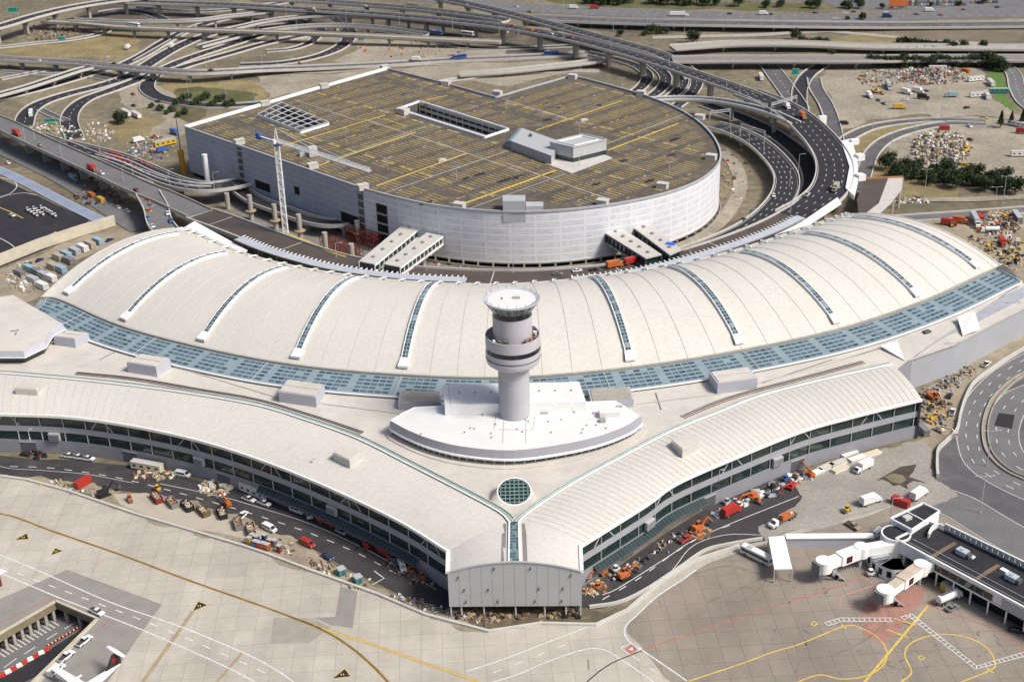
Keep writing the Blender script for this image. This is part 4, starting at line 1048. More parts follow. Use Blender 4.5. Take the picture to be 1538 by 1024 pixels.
# recesses in the straight facade
for (x, y, w_, za, zb) in [(447,274,5,14,19),(573,330,9,3,23),(540,300,3.2,3,27),(361,240,3.2,4,27)]:
    pass
def facbox(name, pts, z0, z1, m, par, out_=0.15):
    mb = MB(); wallstrip(mb, pts, 0, out_*2, z0, z1, m); return mb.build(name, par)
def onarc(x):      # nearest outline point whose screen x matches at mid height
    best = min(range(len(arcp)), key=lambda k: abs(PX((arcp[k].x, arcp[k].y, 12))[0]-x) if arcp[k].y < 720 else 1e9); return best
for x0, x1, za, zb in ((566, 584, 3, 23.5),):
    seg = [p.copy() for p in resample(arcp, .8) if x0 <= PX((p.x, p.y, 12))[0] <= x1 and p.y < 720]
    if len(seg) > 1:
        op = facbox('tall_opening', seg, za, zb, black, gar, .2)
        for z_ in (8, 13, 18): facbox('floor_slab', seg, z_, z_+1.0, conc, op, .4)
lf = [Vector((p.x, p.y, 0)) for p in resample(leftfac, .8)]
for x0, x1, za, zb, nm in ((443, 451, 13, 17.5, 'wall_opening'), (540, 548, 3, 28, 'stair_slot'), (360, 367, 3, 28, 'stair_slot'), (383, 406, 8, 13, 'ramp_portal'), (512, 540, 7.5, 13, 'ramp_portal')):
    seg = [p for p in lf if x0 <= PX((p.x, p.y, 12))[0] <= x1]
    if len(seg) > 1:
        op = facbox(nm, seg, za, zb, dgrey if nm == 'stair_slot' else black, gar, .2)
        if nm == 'stair_slot':
            for z_ in range(6, 28, 4): facbox('landing', seg, z_, z_+.9, lgrey, op, .35)
        else: facbox('lintel', seg, zb, zb+.8, lgrey, op, .5)
# ================================================================ elevated roads
def erow(name, label, px, w, z, top=asph, par=concw, parh=1.0, depth=1.9, pier_every=30, pier_w=2.2, lanes=2, mark=paintw, twin=False, cat='elevated road', piers=True, ground=0, skip=(), side=concw, edgeline=True, n=8, inner=None, join=None):
    """px: (x, y) or (x, y, z) centre line; deck with girder depth, parapets, piers"""
    o = thing(name, label, cat)
    c = curvepx(px, z, n)
    if callable(w): ws = w
    mb = MB(); ribbon(mb, c, -w/2, w/2, 0, top); dk = mb.build('deck_surface', o)
    mb = MB()
    # deck body: chamfered section
    sec = [(-w/2-.25, -0.03), (-w/2-.25, -0.9), (-w/2*.62, -depth), (w/2*.62, -depth), (w/2+.25, -0.9), (w/2+.25, -0.03)]
    rows = [offset(c, a, b) for a, b in sec]; mb.grid(rows, side, False); mb.grid([rows[-1], rows[0]], side, False)
    mb.face([r_[0] for r_ in rows], side); mb.face([r_[-1] for r_ in reversed(rows)], side); mb.build('girder', o)
    for s_ in (-1, 1):
        mb = MB(); wallstrip(mb, c, s_*(w/2), 0.55, 0, parh, par); mb.build('parapet', o)
    if twin:
        mb = MB(); wallstrip(mb, c, 0, 0.6, 0, .9, par); mb.build('median', o)
    if mark:
        mb = MB(); hw = w/2-1.0
        if edgeline:
            for s_ in (-1, 1): ribbon(mb, c, s_*hw-.12, s_*hw+.12, .02, mark)
        if lanes > 1:
            for k in range(1, lanes): dashes(mb, c, -hw+2*hw*k/lanes, 3, 6, .3, .025, mark)
        mb.build('lane_marking', dk)
    if piers:
        rs = resample([p for p in c], pier_every); ns = normals(rs)
        for k in range(0 if len(rs) < 3 else 1, len(rs)):
            if k in skip: continue
            p, q = rs[k], ns[k]
            if p.z-depth < 2: continue
            mb = MB(); a = atan2(q.y, q.x)
            mb.box((p.x, p.y, ground-.2), (w*.32, pier_w*.7, p.z-depth-1.0-ground+.2), a, conc)
            mb.box((p.x, p.y, p.z-depth-1.2), (w*.66, pier_w*.8, 1.25), a, conc); mb.build('pier', o)
    return o, c
# wide freeway viaducts across the top
FA = erow('elevated_road', 'two lane viaduct crossing the upper corner above the loop road and the excavated pit', [(-60,54),(0,40),(50,25),(104,12),(165,2),(240,-6)], 14, 13, lanes=3, pier_every=34, pier_w=3.0)
FB = erow('elevated_road', 'long high viaduct running behind the garage and sweeping round it down to the departures kerb', [(180,2,11),(300,6,11),(400,11,12),(560,21,12),(700,34,13),(780,44,13.5),(860,59,13.5),(930,77,13.5),(1000,98,13),(1060,118,13),(1120,139,12.5),(1165,158,12)], 13, 12, lanes=3, pier_every=38, pier_w=3.2)
FB2 = erow('elevated_road', 'second viaduct running just behind the long high one across the interchange', [(380,-2,10),(480,2,10),(560,8,10),(640,15,11),(700,22,11),(760,31,11)], 11, 11, lanes=2, pier_every=38)
FC = erow('elevated_road', 'viaduct that dives under the long high one to the curved lanes behind the garage', [(620,-10,11),(690,4,11),(760,20,11),(830,38,10),(900,57,9),(950,70,7),(990,82,5),(1022,98,3),(1040,116,1.5)], 12, 11, lanes=3, pier_every=38)
FD = erow('elevated_road', 'broad curving approach viaduct with many dashes that delivers traffic to the departures kerb', [(1120,139,12.5),(1160,154,12.2),(1195,174,12),(1226,202,11.8),(1248,232,11.5),(1254,258,11.2),(1246,284,11),(1222,306,10.6),(1190,324,10.3)], 20, 12, lanes=4, pier_every=30, pier_w=2.6)
FE = erow('elevated_road', 'slim white edged ramp that joins the broad approach viaduct beyond the garage corner', [(940,152,10),(985,149,10),(1030,148,10.5),(1075,151,11),(1120,159,11.5),(1160,170,11.7),(1196,186,11.7)], 6.5, 11, lanes=1, par=whitem, pier_every=36, mark=None)
FF = erow('elevated_road', 'four lane lower approach road curving between the garage and the broad approach viaduct', [(1070,188,6),(1100,196,6),(1135,213,6),(1162,236,6),(1180,262,6),(1179,288,6),(1160,315,6),(1128,340,6),(1085,361,6),(1040,378,6),(1000,390,5)], 13.5, 6, lanes=4, pier_every=28)
# road on the ground between them
road('road', [(1060,158),(1110,176),(1160,200),(1205,235),(1222,270),(1210,300),(1175,330),(1100,368)], 12, asph, 0.05, paintw, None, 1.0)
# curved lanes passing under the viaduct behind the garage
for k, px in enumerate([[(880,80),(930,92),(962,104),(972,118),(958,136),(925,150)], [(920,78),(965,92),(990,106),(1000,121),(988,139),(955,158)], [(960,80),(1000,95),(1020,110),(1025,126),(1012,143),(985,160)], [(985,80),(1022,96),(1042,112),(1046,128),(1034,146),(1010,165)]]):
    road('road', px, 8.2, asph, None, None, paintw, 1.1)
# departures roadway in front of the hall
D1px = [(300,322,10),(340,336,10),(385,353,10),(450,377,10),(510,395,10),(570,406,10),(640,414,10),(771,418.5,10),(870,413.5,10),(950,404,10),(1030,388,10),(1100,366,10),(1160,342,10),(1205,318,10.2),(1222,306,10.4)]
DR, dc = erow('departures_road', 'brown surfaced elevated departures road curving between the garage and the vaulted hall', D1px, 17, 10, top=deckbrown, lanes=1, pier_every=18, mark=None, par=concw, edgeline=False, cat='elevated road')
mb = MB(); wallstrip(mb, dc, -7.6, 2.0, 0, .3, conc)
for k in range(6, len(dc)-4, 16):
    nn = normals(dc)[k]; a = dc[k]+nn*8+Vector((0, 0, .06)); b_ = dc[k]-nn*8+Vector((0, 0, .06)); mb.bar(a, b_, .45, .06, concw)
mb.build('expansion_joint', DR)
# grey elevated road coming in from the upper left
GR = erow('elevated_road', 'grey elevated road on tall columns crossing above the blue edged service road', [(-60,163,11),(0,185,11),(39,204,11),(94,229,11),(156,257,11),(205,280,11),(250,298,10.6),(300,321,10.2)], 14.5, 11, top=asph2, lanes=1, mark=None, pier_every=24, pier_w=1.8, par=conc)
SP = erow('exit_ramp', 'short grey ramp full of parked cars dropping from the elevated road towards the hall', [(222,290,10.8),(234,312,10),(240,334,9),(252,350,8.4)], 12.5, 10, top=asph2, lanes=1, mark=None, pier_every=14, par=concw, piers=False)
G1 = erow('garage_ramp', 'curved multi lane ramp with white dividers leading to the higher garage portal', [(92,217,9),(130,226,9),(175,238,9),(218,255,9),(255,271,9),(285,279,9),(315,281,9),(348,277,9),(375,270,9),(397,263,9)], 14, 9, lanes=3, pier_every=30)
mb = MB(); cc = curvepx([(150,231),(190,243),(225,259),(258,271),(290,277),(320,278)], 9.1)
for off in (-3.0, 1.5): wallstrip(mb, cc, off, .4, 0, .8, whitem); 
mb.build('lane_divider', G1[0])
mb = MB()
for (x, y) in [(150,228),(157,231),(165,234),(172,237),(180,240),(187,244),(195,247),(203,251),(168,229),(176,232),(184,236),(192,240),(160,240),(212,243),(220,247),(228,251)]:
    p = P(x, y, 9.05); mb.box(p, (1.6, .7, .9), .9, mat('red_plastic_barrier', (0.50, 0.05, 0.035), .5))
mb.build('red_barrier', G1[0])
G1b = erow('elevated_road', 'wide dark slip road marked with red barriers beside the grey elevated road', [(60,205,8.6),(100,219,8.6),(150,239,8.6),(200,258,8.6),(240,273,8.6)], 9, 9, lanes=2, pier_every=30)
G2 = erow('garage_ramp', 'lower curved ramp behind the tower crane leading to the second garage portal', [(362,286,6),(385,301,6),(420,314,6),(452,326,6.4),(485,334,6.6),(512,334,7),(530,328,7)], 9.5, 6.5, lanes=1, pier_every=22, mark=paintw)
# upper-left interchange, on the ground unless noted
def wl(px, label, h=1.2, z=0, m=concw, t=.6, off=0):
    mb = MB(); wallstrip(mb, curvepx(px, z), off, t, 0, h, m); return tag(mb.build('retaining_wall'), label, 'wall')
U2 = erow('elevated_road', 'two lane flyover crossing above all the curving slip roads behind the garage', [(-60,82,7),(0,88,7),(104,94,7),(208,104,7),(286,109,7),(345,107,6),(400,104,4),(484,101,2.0),(588,96,1.2),(666,91,1),(780,86,1),(880,81,1)], 11, 7, top=asph3, lanes=2, pier_every=30)
U3 = erow('elevated_road', 'beige concrete bridge carrying a bus, low across the middle of the interchange', [(66,32,7),(120,35,7),(177,40,8),(260,44,8),(400,48,8),(510,52,8),(600,56,7),(680,60,6),(752,63,5)], 9, 8, top=conc, lanes=1, mark=None, pier_every=32, side=conc, par=conc)
U5 = erow('elevated_road', 'short beige bridge crossing just ahead of the beige concrete one', [(108,30,8),(200,33,8),(290,31,8),(350,24,8),(410,18,8)], 8, 8, top=asph3, lanes=1, mark=None, pier_every=32, side=conc)
erow('elevated_road', 'slip road viaduct leaving the flyover towards the excavated pit', [(-60,158,5),(0,142,5),(40,131,5),(80,118,5.5),(120,105,6),(150,99,6)], 8, 5, lanes=1, pier_every=26)
erow('elevated_road', 'white walled ramp climbing beside the beige concrete bridge', [(330,48,3),(400,32,6),(470,24,8),(540,24,9),(620,29,9),(700,38,9),(760,47,9)], 8.5, 8, lanes=2, pier_every=34)
erow('elevated_road', 'lower white walled ramp curving under the long high viaduct', [(300,70,2),(370,52,4),(430,42,5),(500,38,6),(570,42,6),(640,52,5)], 8, 5, lanes=1, pier_every=30)
erow('elevated_road', 'pale concrete ramp just behind the garage notch', [(690,112,2.5),(750,108,3),(820,101,3.5),(880,94,4),(910,89,4)], 10, 3, top=conc, lanes=1, mark=None, pier_every=30, side=conc)
road('road', [(640,128),(700,118),(760,112),(830,108),(900,108)], 7, conc, None, None, None, .9)
road('road', [(560,50),(640,62),(700,72),(760,74),(860,70)], 8, asph, None, None, None, 1.0)
road('road', [(200,12),(280,18),(360,14),(430,4)], 10, asph, None, None, paintw, 1.0)
road('road', [(0,108),(60,112),(110,112),(170,122)], 6, asph3, None, None, None, .9)
rd = [
 ([(400,20),(330,31),(285,45),(250,62),(218,82),(185,98),(150,108),(100,123),(50,137),(0,149),(-60,160)], 8.5),
 ([(430,33),(370,40),(310,54),(262,74),(225,96),(195,115),(150,130),(100,143),(62,156),(42,171),(35,192)], 9.5),
 ([(470,38),(400,52),(340,70),(280,90),(238,108),(205,122),(165,137),(130,150),(110,166),(104,184),(112,208)], 8.5),
 ([(470,52),(400,66),(350,80),(290,97),(255,108),(236,113),(223,124),(222,136),(237,147),(264,154),(300,159),(345,160),(400,156)], 8.0),
 ([(500,22),(516,34),(524,48),(522,62),(503,76),(468,88),(420,96),(360,99)], 8.5),
 ([(-40,73),(0,72),(55,66),(104,61),(146,53),(162,46),(152,41),(120,38),(88,37)], 5.5),
 ([(150,20),(180,16),(215,20),(240,28),(255,36)], 7),
 ([(440,30),(480,42),(470,62),(440,74),(400,78)], 6),
]
for px, w in rd: road('road', px, w*1.3, asph, None, None, paintw if w > 8 else None, 1.1)
for px, w in [([(300,40),(270,55),(240,72),(205,92)], 5), ([(60,165),(80,175),(100,182)], 5), ([(0,120),(40,112),(80,104)], 6)]: road('road', px, w, asph3, None, None, None, .8)
road('road', [(380,108),(480,110),(560,104),(620,99),(700,97)], 5, gravel, None, None)
# gravel lane beside the garage on the right, inside the curve
road('road', [(1085,228),(1105,250),(1112,280),(1100,310),(1075,340),(1030,366),(990,380)], 8, gravel, None, None)
road('road', [(1080,352),(1050,368),(1010,384)], 5, conc, None, None)
# top right: stacked freeways
road('road', [(560,-12),(700,3),(780,11),(900,18),(1040,23),(1160,27),(1300,27),(1420,22),(1560,20)], 34, asph2, None, concw, paintw, None, lanes=3)
T1 = erow('elevated_road', 'dark surfaced motorway bridge nearest the far car parks', [(800,27,5),(900,31,5),(1000,34,5),(1100,35.5,5),(1200,37,4),(1300,38,3),(1400,38,2),(1600,36,2)], 20, 5, top=asph3, lanes=2, pier_every=40)
T2 = erow('elevated_road', 'pale concrete bridge with dry banks between the dark motorway and the widest beige one', [(1010,72,5),(1100,66,5),(1200,66,5),(1300,70,4),(1400,71,4),(1600,72,3)], 16, 5, top=conc, lanes=2, mark=None, pier_every=40, side=conc)
T3 = erow('elevated_road', 'wide beige motorway bridge passing just above the salvage yard', [(1010,90,6),(1100,89,6),(1200,89,6),(1300,89,6),(1400,88,5),(1600,88,5)], 18, 6, top=concd, lanes=2, mark=None, pier_every=44, side=conc)
road('road', [(980,57),(1060,55),(1140,53),(1220,48),(1330,44)], 10, conc, None, None)
road('road', [(1240,47),(1330,55),(1400,62),(1480,66)], 8, conc, None, None)
road('road', [(1154,98),(1170,120),(1192,150),(1200,165)], 13, asph3, None, paintw, paintw, .9)
road('road', [(1236,98),(1215,112),(1203,130),(1200,152),(1204,175)], 10, asph, None, concw, None, 1.0)
road('road', [(1222,118),(1226,135),(1240,158),(1249,182),(1254,205),(1258,225)], 9, asph3, None, paintw, None, 1.0)
road('road', [(1480,184),(1414,181),(1359,184),(1310,192),(1278,206),(1262,220)], 8.5, asph3, None, concw, None, 1.0)
road('road', [(1480,188),(1424,187),(1372,196),(1333,210),(1310,230),(1299,256),(1290,285)], 8.5, asph3, None, concw, None, 1.0)
road('road', [(1538,180),(1480,172),(1440,172),(1400,176)], 10, gravel, None, None)
road('road', [(1505,96),(1522,112),(1528,135),(1545,160),(1600,190)], 10, asph2, None, concw, paintw, .8)
road('road', [(1340,330),(1400,326),(1460,322),(1538,316),(1620,308)], 9, asph2, None, paintw, None, .8)
road('road', [(1340,302),(1400,300),(1460,300),(1538,296),(1620,290)], 7, gravel, None, None)
# blue edged service road and paving at the left
bluegrey = mat('blue_grey_paving', (0.23, 0.27, 0.36), 0.8, var=0.1, scale=0.1)
road('road', [(-60,195),(0,222),(60,250),(110,276),(165,312),(215,345)], 14, asph2, None, None)
road('service_road', [(-60,232),(0,256),(50,280),(100,306),(160,336)], 7.5, bluegrey, None, concw)
patch('tarmac_apron', [(-80,245),(0,268),(50,291),(100,315),(163,337),(120,352),(60,378),(0,402),(-80,430)], asph)
for px in ([(-20,274),(0,267),(20,272),(25,281),(12,292),(-20,300)], [(-20,305),(10,294),(35,290),(55,293)], [(-20,352),(0,358),(20,370),(22,380),(10,390)], [(136,327),(128,340),(118,347)]):
    c = curvepx(px, 0); mb = MB(); ribbon(mb, c, -.25, .25, .02, paintw if px[0][0] < 100 else paintr); struct(mb.build('painted_line'))
c = curvepx([(-10,308),(15,318),(35,328)], 0); mb = MB(); ribbon(mb, c, -.3, .3, .02, painty); struct(mb.build('painted_line'))
mb = MB(); q = [P(*p, 0) for p in [(-60,424),(0,398),(60,374),(120,354),(173,338)]]
for a, b_ in zip(q, q[1:]): 
    mb.bar(a+Vector((0, 0, 2.5)), b_+Vector((0, 0, 2.5)), 1.2, 6, mat('cream_wall', (0.52, 0.475, 0.38), .8, var=.1, spots=.3, spotscale=.3))
tag(mb.build('retaining_wall'), 'cream retaining wall below the black tarmac with the yellow tanker', 'wall')
# verge strips / planting ground
patch('painted_shade_verge', [(150,4),(400,10),(560,14),(760,38),(900,74),(960,96),(930,100),(880,88),(760,80),(740,64),(560,54),(400,45),(200,34),(110,24)], mat('painted_shade_earth', (0.105, 0.09, 0.07), .95, var=.3, scale=.04, fine=.25, finescale=.3, spots=.7, spotscale=.04, spotcol=(.2, .17, .12)))  # shadow beneath the viaducts painted into the earth colour
patch('painted_shade_verge', [(1040,33),(1240,42),(1240,47),(1130,50),(960,50),(870,44),(880,38)], mat('painted_shade_earth', (0.105, 0.09, 0.07)))  # painted shadow again, under the motorway bridge
patch('dry_verge', [(0,75),(90,66),(150,56),(175,48),(200,52),(212,62),(205,78),(170,88),(100,87),(0,80)], drygrass)
patch('dry_verge', [(240,128),(280,122),(340,118),(400,125),(400,150),(340,154),(290,152),(250,142)], drygrass)
patch('dark_verge', [(262,135),(300,130),(345,135),(390,142),(380,154),(320,156),(275,150)], greeng)
patch('dry_verge', [(150,195),(200,170),(245,182),(235,205),(205,218),(180,215)], drygrass)
patch('dark_verge', [(228,160),(262,152),(310,165),(300,180),(260,186)], mat('scrub', (0.12, 0.10, 0.055), .95, var=.3, scale=.1, fine=.2))
patch('sandy_ground', [(400,60),(460,50),(480,60),(500,40),(540,52),(640,66),(760,75),(760,82),(640,88),(520,96),(500,92),(540,72),(520,64)], gravel)
patch('sandy_ground', [(380,112),(500,112),(600,103),(760,95),(880,90),(900,100),(860,108),(760,130),(660,120),(580,102),(400,150)], gravel)
patch('sandy_ground', [(180,130),(225,120),(260,140),(265,170),(280,200),(240,215),(225,210),(250,180),(225,160),(200,165)], gravel)
patch('green_verge', [(640,-12),(800,-2),(880,10),(1000,14),(1160,16),(1240,14),(1230,6),(1000,2),(880,-6)], greeng)
patch('green_verge', [(1486,104),(1500,103),(1516,130),(1528,160),(1505,166),(1492,150),(1485,125)], mat('mown_lawn', (0.10, 0.17, 0.04), .95, var=.2))
patch('dry_verge', [(1240,64),(1280,52),(1330,56),(1400,66),(1250,68)], drygrass)
patch('dry_verge', [(1210,77),(1290,74),(1292,84),(1210,86)], drygrass)
patch('dry_verge', [(1340,44),(1480,42),(1532,60),(1480,66),(1400,60)], mat('brown_bank', (0.17, 0.14, 0.10), .95, var=.2, scale=.05))
patch('yard', [(1240,105),(1330,98),(1480,100),(1490,150),(1520,170),(1600,190),(1600,290),(1500,280),(1400,260),(1350,240),(1330,215),(1420,190),(1400,172),(1300,182),(1262,195),(1245,160),(1232,130)], gravel)
patch('dry_verge', [(1300,250),(1330,240),(1360,262),(1440,288),(1440,296),(1345,296),(1310,270)], drygrass)
patch('dry_verge', [(1270,212),(1300,198),(1350,190),(1410,190),(1340,204),(1305,222),(1296,240),(1288,238)], drygrass)
patch('yard', [(1330,335),(1420,330),(1600,320),(1600,440),(1510,420),(1440,360)], tint)
patch('far_car_park', [(1215,-14),(1700,-20),(1700,8),(1500,14),(1330,16),(1280,14),(1240,5)], asph2)
patch('far_car_park', [(980,-14),(1240,-14),(1235,2),(1000,0)], asph2)
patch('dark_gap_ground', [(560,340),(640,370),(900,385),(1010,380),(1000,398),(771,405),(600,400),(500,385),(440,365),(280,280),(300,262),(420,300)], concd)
patch('yard', [(-80,415),(0,405),(80,372),(180,345),(230,350),(130,385),(62,445),(0,470),(-80,500)], tint)
# ================================================================ painted lines on the apron
def pline(px, w, m, z=0.012, name='painted_line', smooth=True):
    c = curvepx(px, 0, 8 if smooth else 1)
    if not smooth: c = [P(*q) for q in px]
    mb = MB(); ribbon(mb, c, -w/2, w/2, z, m); return struct(mb.build(name))
def pdash(px, w, m, on=3, off=4, z=0.016):
    mb = MB(); dashes(mb, curvepx(px, 0, 8), 0, on, off, w, z, m); return struct(mb.build('dashed_line'))
greyslab = mat('grey_apron_slab', (0.255, 0.243, 0.218), 0.85, var=0.1, scale=.2, fine=.08)
def apatch(px, m, z=.006): struct(fill2d('apron_slab', xy(px), [], z, m))
apatch([(101,855),(243,907),(205,960),(148,928),(84,902.5),(0,951),(-60,975),(-60,925)], greyslab)
apatch([(205,960),(185,990),(150,1040),(47,1040),(147,931),(149,929)], greyslab)
apatch([(511,880),(537,888),(529.5,943),(496,938),(471,927),(503.5,926)], greyslab)
apatch([(471,928),(496,942),(464.5,965),(406,966),(411,927)], mat('tan_apron_slab', (0.31, 0.285, 0.245), .85, var=.1))
for w in ([(0,771),(26,777.5),(78,797),(182,833),(286,872),(380,905),(437,926),(489,948),(526,971),(557,997),(583,1024),(600,1050)],): pline([(-60,758)]+w, 1.0, painto)
pline([(-60,758)]+[(0,771),(26,777.5),(78,797),(182,833),(286,872),(380,905),(437,926),(489,948),(526,971),(557,997),(583,1024)], .22, paintk, .02)
pline([(437,926),(489,945),(546,963),(640,996),(718,1023),(760,1040)], .5, painty)
pline([(437,926),(489,945),(546,963),(640,996),(718,1023)], .9, painto, .010)
for w in ([(-60,812),(0,833),(52,854),(166,904),(270,940),(364,979),(406,1000),(440,1023),(460,1045)], [(-60,838),(5,862),(91,898),(169,928),(234,954),(338,1000),(382,1023),(420,1045)]): pline(w, .45, paintw)
pdash([(-20,842),(65,875),(229,937),(377,1000),(420,1023)], .4, paintw)
pline([(81,896),(0,935),(-60,965)], .4, paintr, smooth=False); pline([(166,930),(140,950)], .35, paintr, smooth=False)
pline([(290,917),(216,1021),(190,1050)], 1.3, mat('faded_ochre', (0.34, 0.27, 0.17), .85), .008, smooth=False)
pline([(364,979),(320,1030)], 1.0, mat('faded_ochre', (0.34, 0.27, 0.17)), .008, smooth=False)
for n_, t_ in enumerate([[(23,810),(40,801),(43,809)], [(77,833),(83,823),(94,827)], [(290,917),(298,903),(311,908)], [(500,1018),(518,1004),(526,1015)]]):
    c = sum((P(*q) for q in t_), Vector())/3; mb = MB()
    def ccw(v): return v if (v[1]-v[0]).cross(v[2]-v[0]).z > 0 else v[::-1]
    mb.face(ccw([c+(P(*q)-c)*1.15+Vector((0, 0, .02)) for q in t_]), painty); mb.face(ccw([P(*q)+Vector((0, 0, .026)) for q in t_]), paintk)
    for k in (-.5, .3): mb.box((c.x+k*.8, c.y, .027), (.25, .9, .006), .3, painty)
    struct(mb.build('taxiway_arrow_mark'))
pline([(1046,855),(1025,870),(986,896),(958,922),(942,937),(938,950),(946,963),(965,976),(1033,1023),(1060,1045)], .5, paintw)
pline([(700,1008),(760,988),(838,958),(885,940)], .4, paintw); pline([(640,1050),(760,1018),(825,992),(877,975),(906,975),(932,989),(981,1023),(1010,1045)], .4, paintw)
pdash([(740,1010),(779,995),(855,965)], .35, paintw); pdash([(950,984),(1002,1021),(1030,1045)], .4, paintw)
pline([(860,1045),(882,1023),(916,997),(965,976)], .4, paintk)
pline([(965,975),(1072,940),(1160,911),(1250,883),(1299,866)], .4, paintr)
pline([(933,972),(948,965),(962,976),(947,984),(933,972)], .35, paintw, smooth=False)
mb = MB(); mb.face([P(*q, .014) for q in [(938,975),(948,967),(957,975),(947,981)]][::-1], paintr); mb.face([P(*q, .02) for q in [(944,975),(950,970),(951,976)]], paintw); struct(mb.build('ground_sign_mark'))
pline([(1000,1036),(1033,1023),(1111,997),(1160,979),(1203,966),(1268,940),(1294,943),(1320,958),(1332,979),(1325,1000),(1299,1015),(1263,1019),(1232,1013),(1200,1023),(1170,1040)], .45, painty)
pline([(1394,909),(1299,1023),(1280,1046)], .7, painty, .03, smooth=False)
pline([(1340,1040),(1354,1023),(1369,1009),(1359,982),(1372,963),(1411,952),(1450,956),(1481,971),(1494,992),(1489,1005),(1445,1023),(1400,1040)], .45, painty)
pline([(1382,905),(1411,914),(1476,937),(1512,953),(1538,976),(1560,1000)], .4, paintr)
pline([(1299,868),(1315,878),(1265,894),(1261,907),(1297,911)], .4, mat('faded_red_paint', (.55, .25, .2), .8), smooth=False)
pline([(1333,945),(1365,957)], .6, painty, smooth=False); pline([(1264,937),(1271,944)], .5, painty, smooth=False); pline([(1343,928),(1376,938)], .5, painty, smooth=False); pline([(1483,1003),(1492,1010)], .5, painty, smooth=False)
for x, y in ((1223,936), (1384,987)):
    pline([(x-5,y),(x,y-3.5),(x+5,y),(x,y+3.5),(x-5,y)], .45, painty, smooth=False)
mb = MB(); a_, b_ = P(1293,935), P(1385,880)          # red hatched no-parking zone
hz = [P(*q) for q in [(1299,904),(1343,872),(1393,883),(1382,904),(1356,940),(1330,966),(1297,956),(1293,924)]]
mb.face([p+Vector((0, 0, .005)) for p in (hz if (hz[1]-hz[0]).cross(hz[2]-hz[1]).z > 0 else hz[::-1])], mat('pinkish_worn_paint', (.30, .20, .16), .85, var=.2, scale=.3, spots=.5, spotscale=.4, spotcol=(.24, .20, .165)))
y0 = min(p.y for p in hz); y1 = max(p.y for p in hz); x0 = min(p.x for p in hz); x1 = max(p.x for p in hz)
t = y0-12
while t < y1:
    pts = [Vector((x0+(x1-x0)*k/60, t+12*k/60, 0)) for k in range(61)]; run = [p for p in pts if inpoly(p.x, p.y, hz)]
    if len(run) > 2: quadline(mb, run[0], run[-1], .3, .018, paintr)
    t += 1.15
struct(mb.build('hatched_zone'))
def ladder(px, w=1.6, step=1.5):
    c = [P(*q) for q in px]; mb = MB()
    for s_ in (-w/2, w/2): ribbon(mb, c, s_-.14, s_+.14, .034, paintw)
    rs = resample(c, step)
    for p, n_ in zip(rs, normals(rs)): quadline(mb, p-n_*w/2, p+n_*w/2, .28, .036, paintw)
    struct(mb.build('crosswalk_marking'))
# oil drips and rubber marks on the stand
oil = mat('oil_stain', (.085, .075, .062), .6, var=.3); oil2 = mat('faint_oil_stain', (.195, .172, .145), .8, var=.3)
for k in range(80):
    cx_, cy_, sx_, sy_ = rnd.choice([(1375,985,30,18),(1330,1000,40,14),(1290,965,30,14),(1405,965,40,16),(1200,960,60,30),(1110,870,40,14),(1330,930,30,10),(1240,880,50,18),(1470,960,40,20)])
    p = P(rnd.gauss(cx_, sx_*.6), rnd.gauss(cy_, sy_*.6)); r_ = rnd.uniform(.2, .9); a0 = rnd.uniform(0, 3); pts = []
    for j in range(9): a = 2*pi*j/9; q = r_*rnd.uniform(.5, 1.1); u, v = cos(a)*q*2.0, sin(a)*q*.7; pts.append((p.x+u*cos(a0)-v*sin(a0), p.y+u*sin(a0)+v*cos(a0), .0075+k*.00001))
    mb = MB(); mb.face(pts, oil if rnd.random() < .12 else oil2); o = struct(mb.build('oil_stain'))
for px in ([(1040,862),(1090,850),(1130,858),(1150,866)], [(1140,838),(1150,870),(1120,900),(1090,925)], [(1060,905),(1120,880),(1180,850)], [(1250,985),(1300,960),(1340,925)], [(1190,960),(1200,985),(1195,1010)], [(990,900),(992,912)], [(883,990),(884,1005)]): pline(px, .45, oil2, .0095, 'tyre_mark')
ladder([(1241,937),(1263,930),(1341,930)]); ladder([(1356,928),(1367,923),(1466,1002),(1545,980)])
# tyre-darkened wear
blk2 = mat('tyre_wear', (0.16, 0.145, 0.125), .9, var=.25, scale=.3)
# concrete edging between apron and works
mb = MB(); c = [P(*q) for q in bound[2:20]]; wallstrip(mb, c, 0, 0.9, 0, .75, concw); tag(mb.build('barrier_kerb'), 'pale concrete barrier line between the aircraft apron and the works strip', 'barrier')
mb = MB(); c = curvepx([(885,913),(929,906),(968,888),(1020,854),(1059,828),(1098,818),(1145,810)]); wallstrip(mb, c, 0, .7, 0, 1.0, concw); tag(mb.build('road_barrier'), 'concrete barrier along the curved dark service road by the shorter concourse', 'barrier')
# service road lines
pline([(-60,672),(0,700),(60,706),(130,712),(200,725)], .2, paintw, .045)
pdash([(-60,690),(0,699),(80,703),(170,716),(250,735),(330,757),(400,778),(470,802),(540,832),(600,864)], .35, paintw, 3, 4, .048)
pline([(240,726),(330,745),(400,765),(470,788),(540,820),(600,852),(655,885)], .3, concw, .046)
pline([(562,857),(577,868),(559,878)], .35, paintw, .05, smooth=False)
pdash([(905,900),(960,868),(1010,832),(1060,802),(1110,784)], .35, paintw, 3, 4, .048)
pline([(905,893),(930,882),(1000,838),(1040,812),(1100,785),(1200,745)], .3, paintw, .046)
pline([(860,915),(930,905),(1000,865),(1040,820),(1090,803),(1145,803)], .25, paintw, .046)
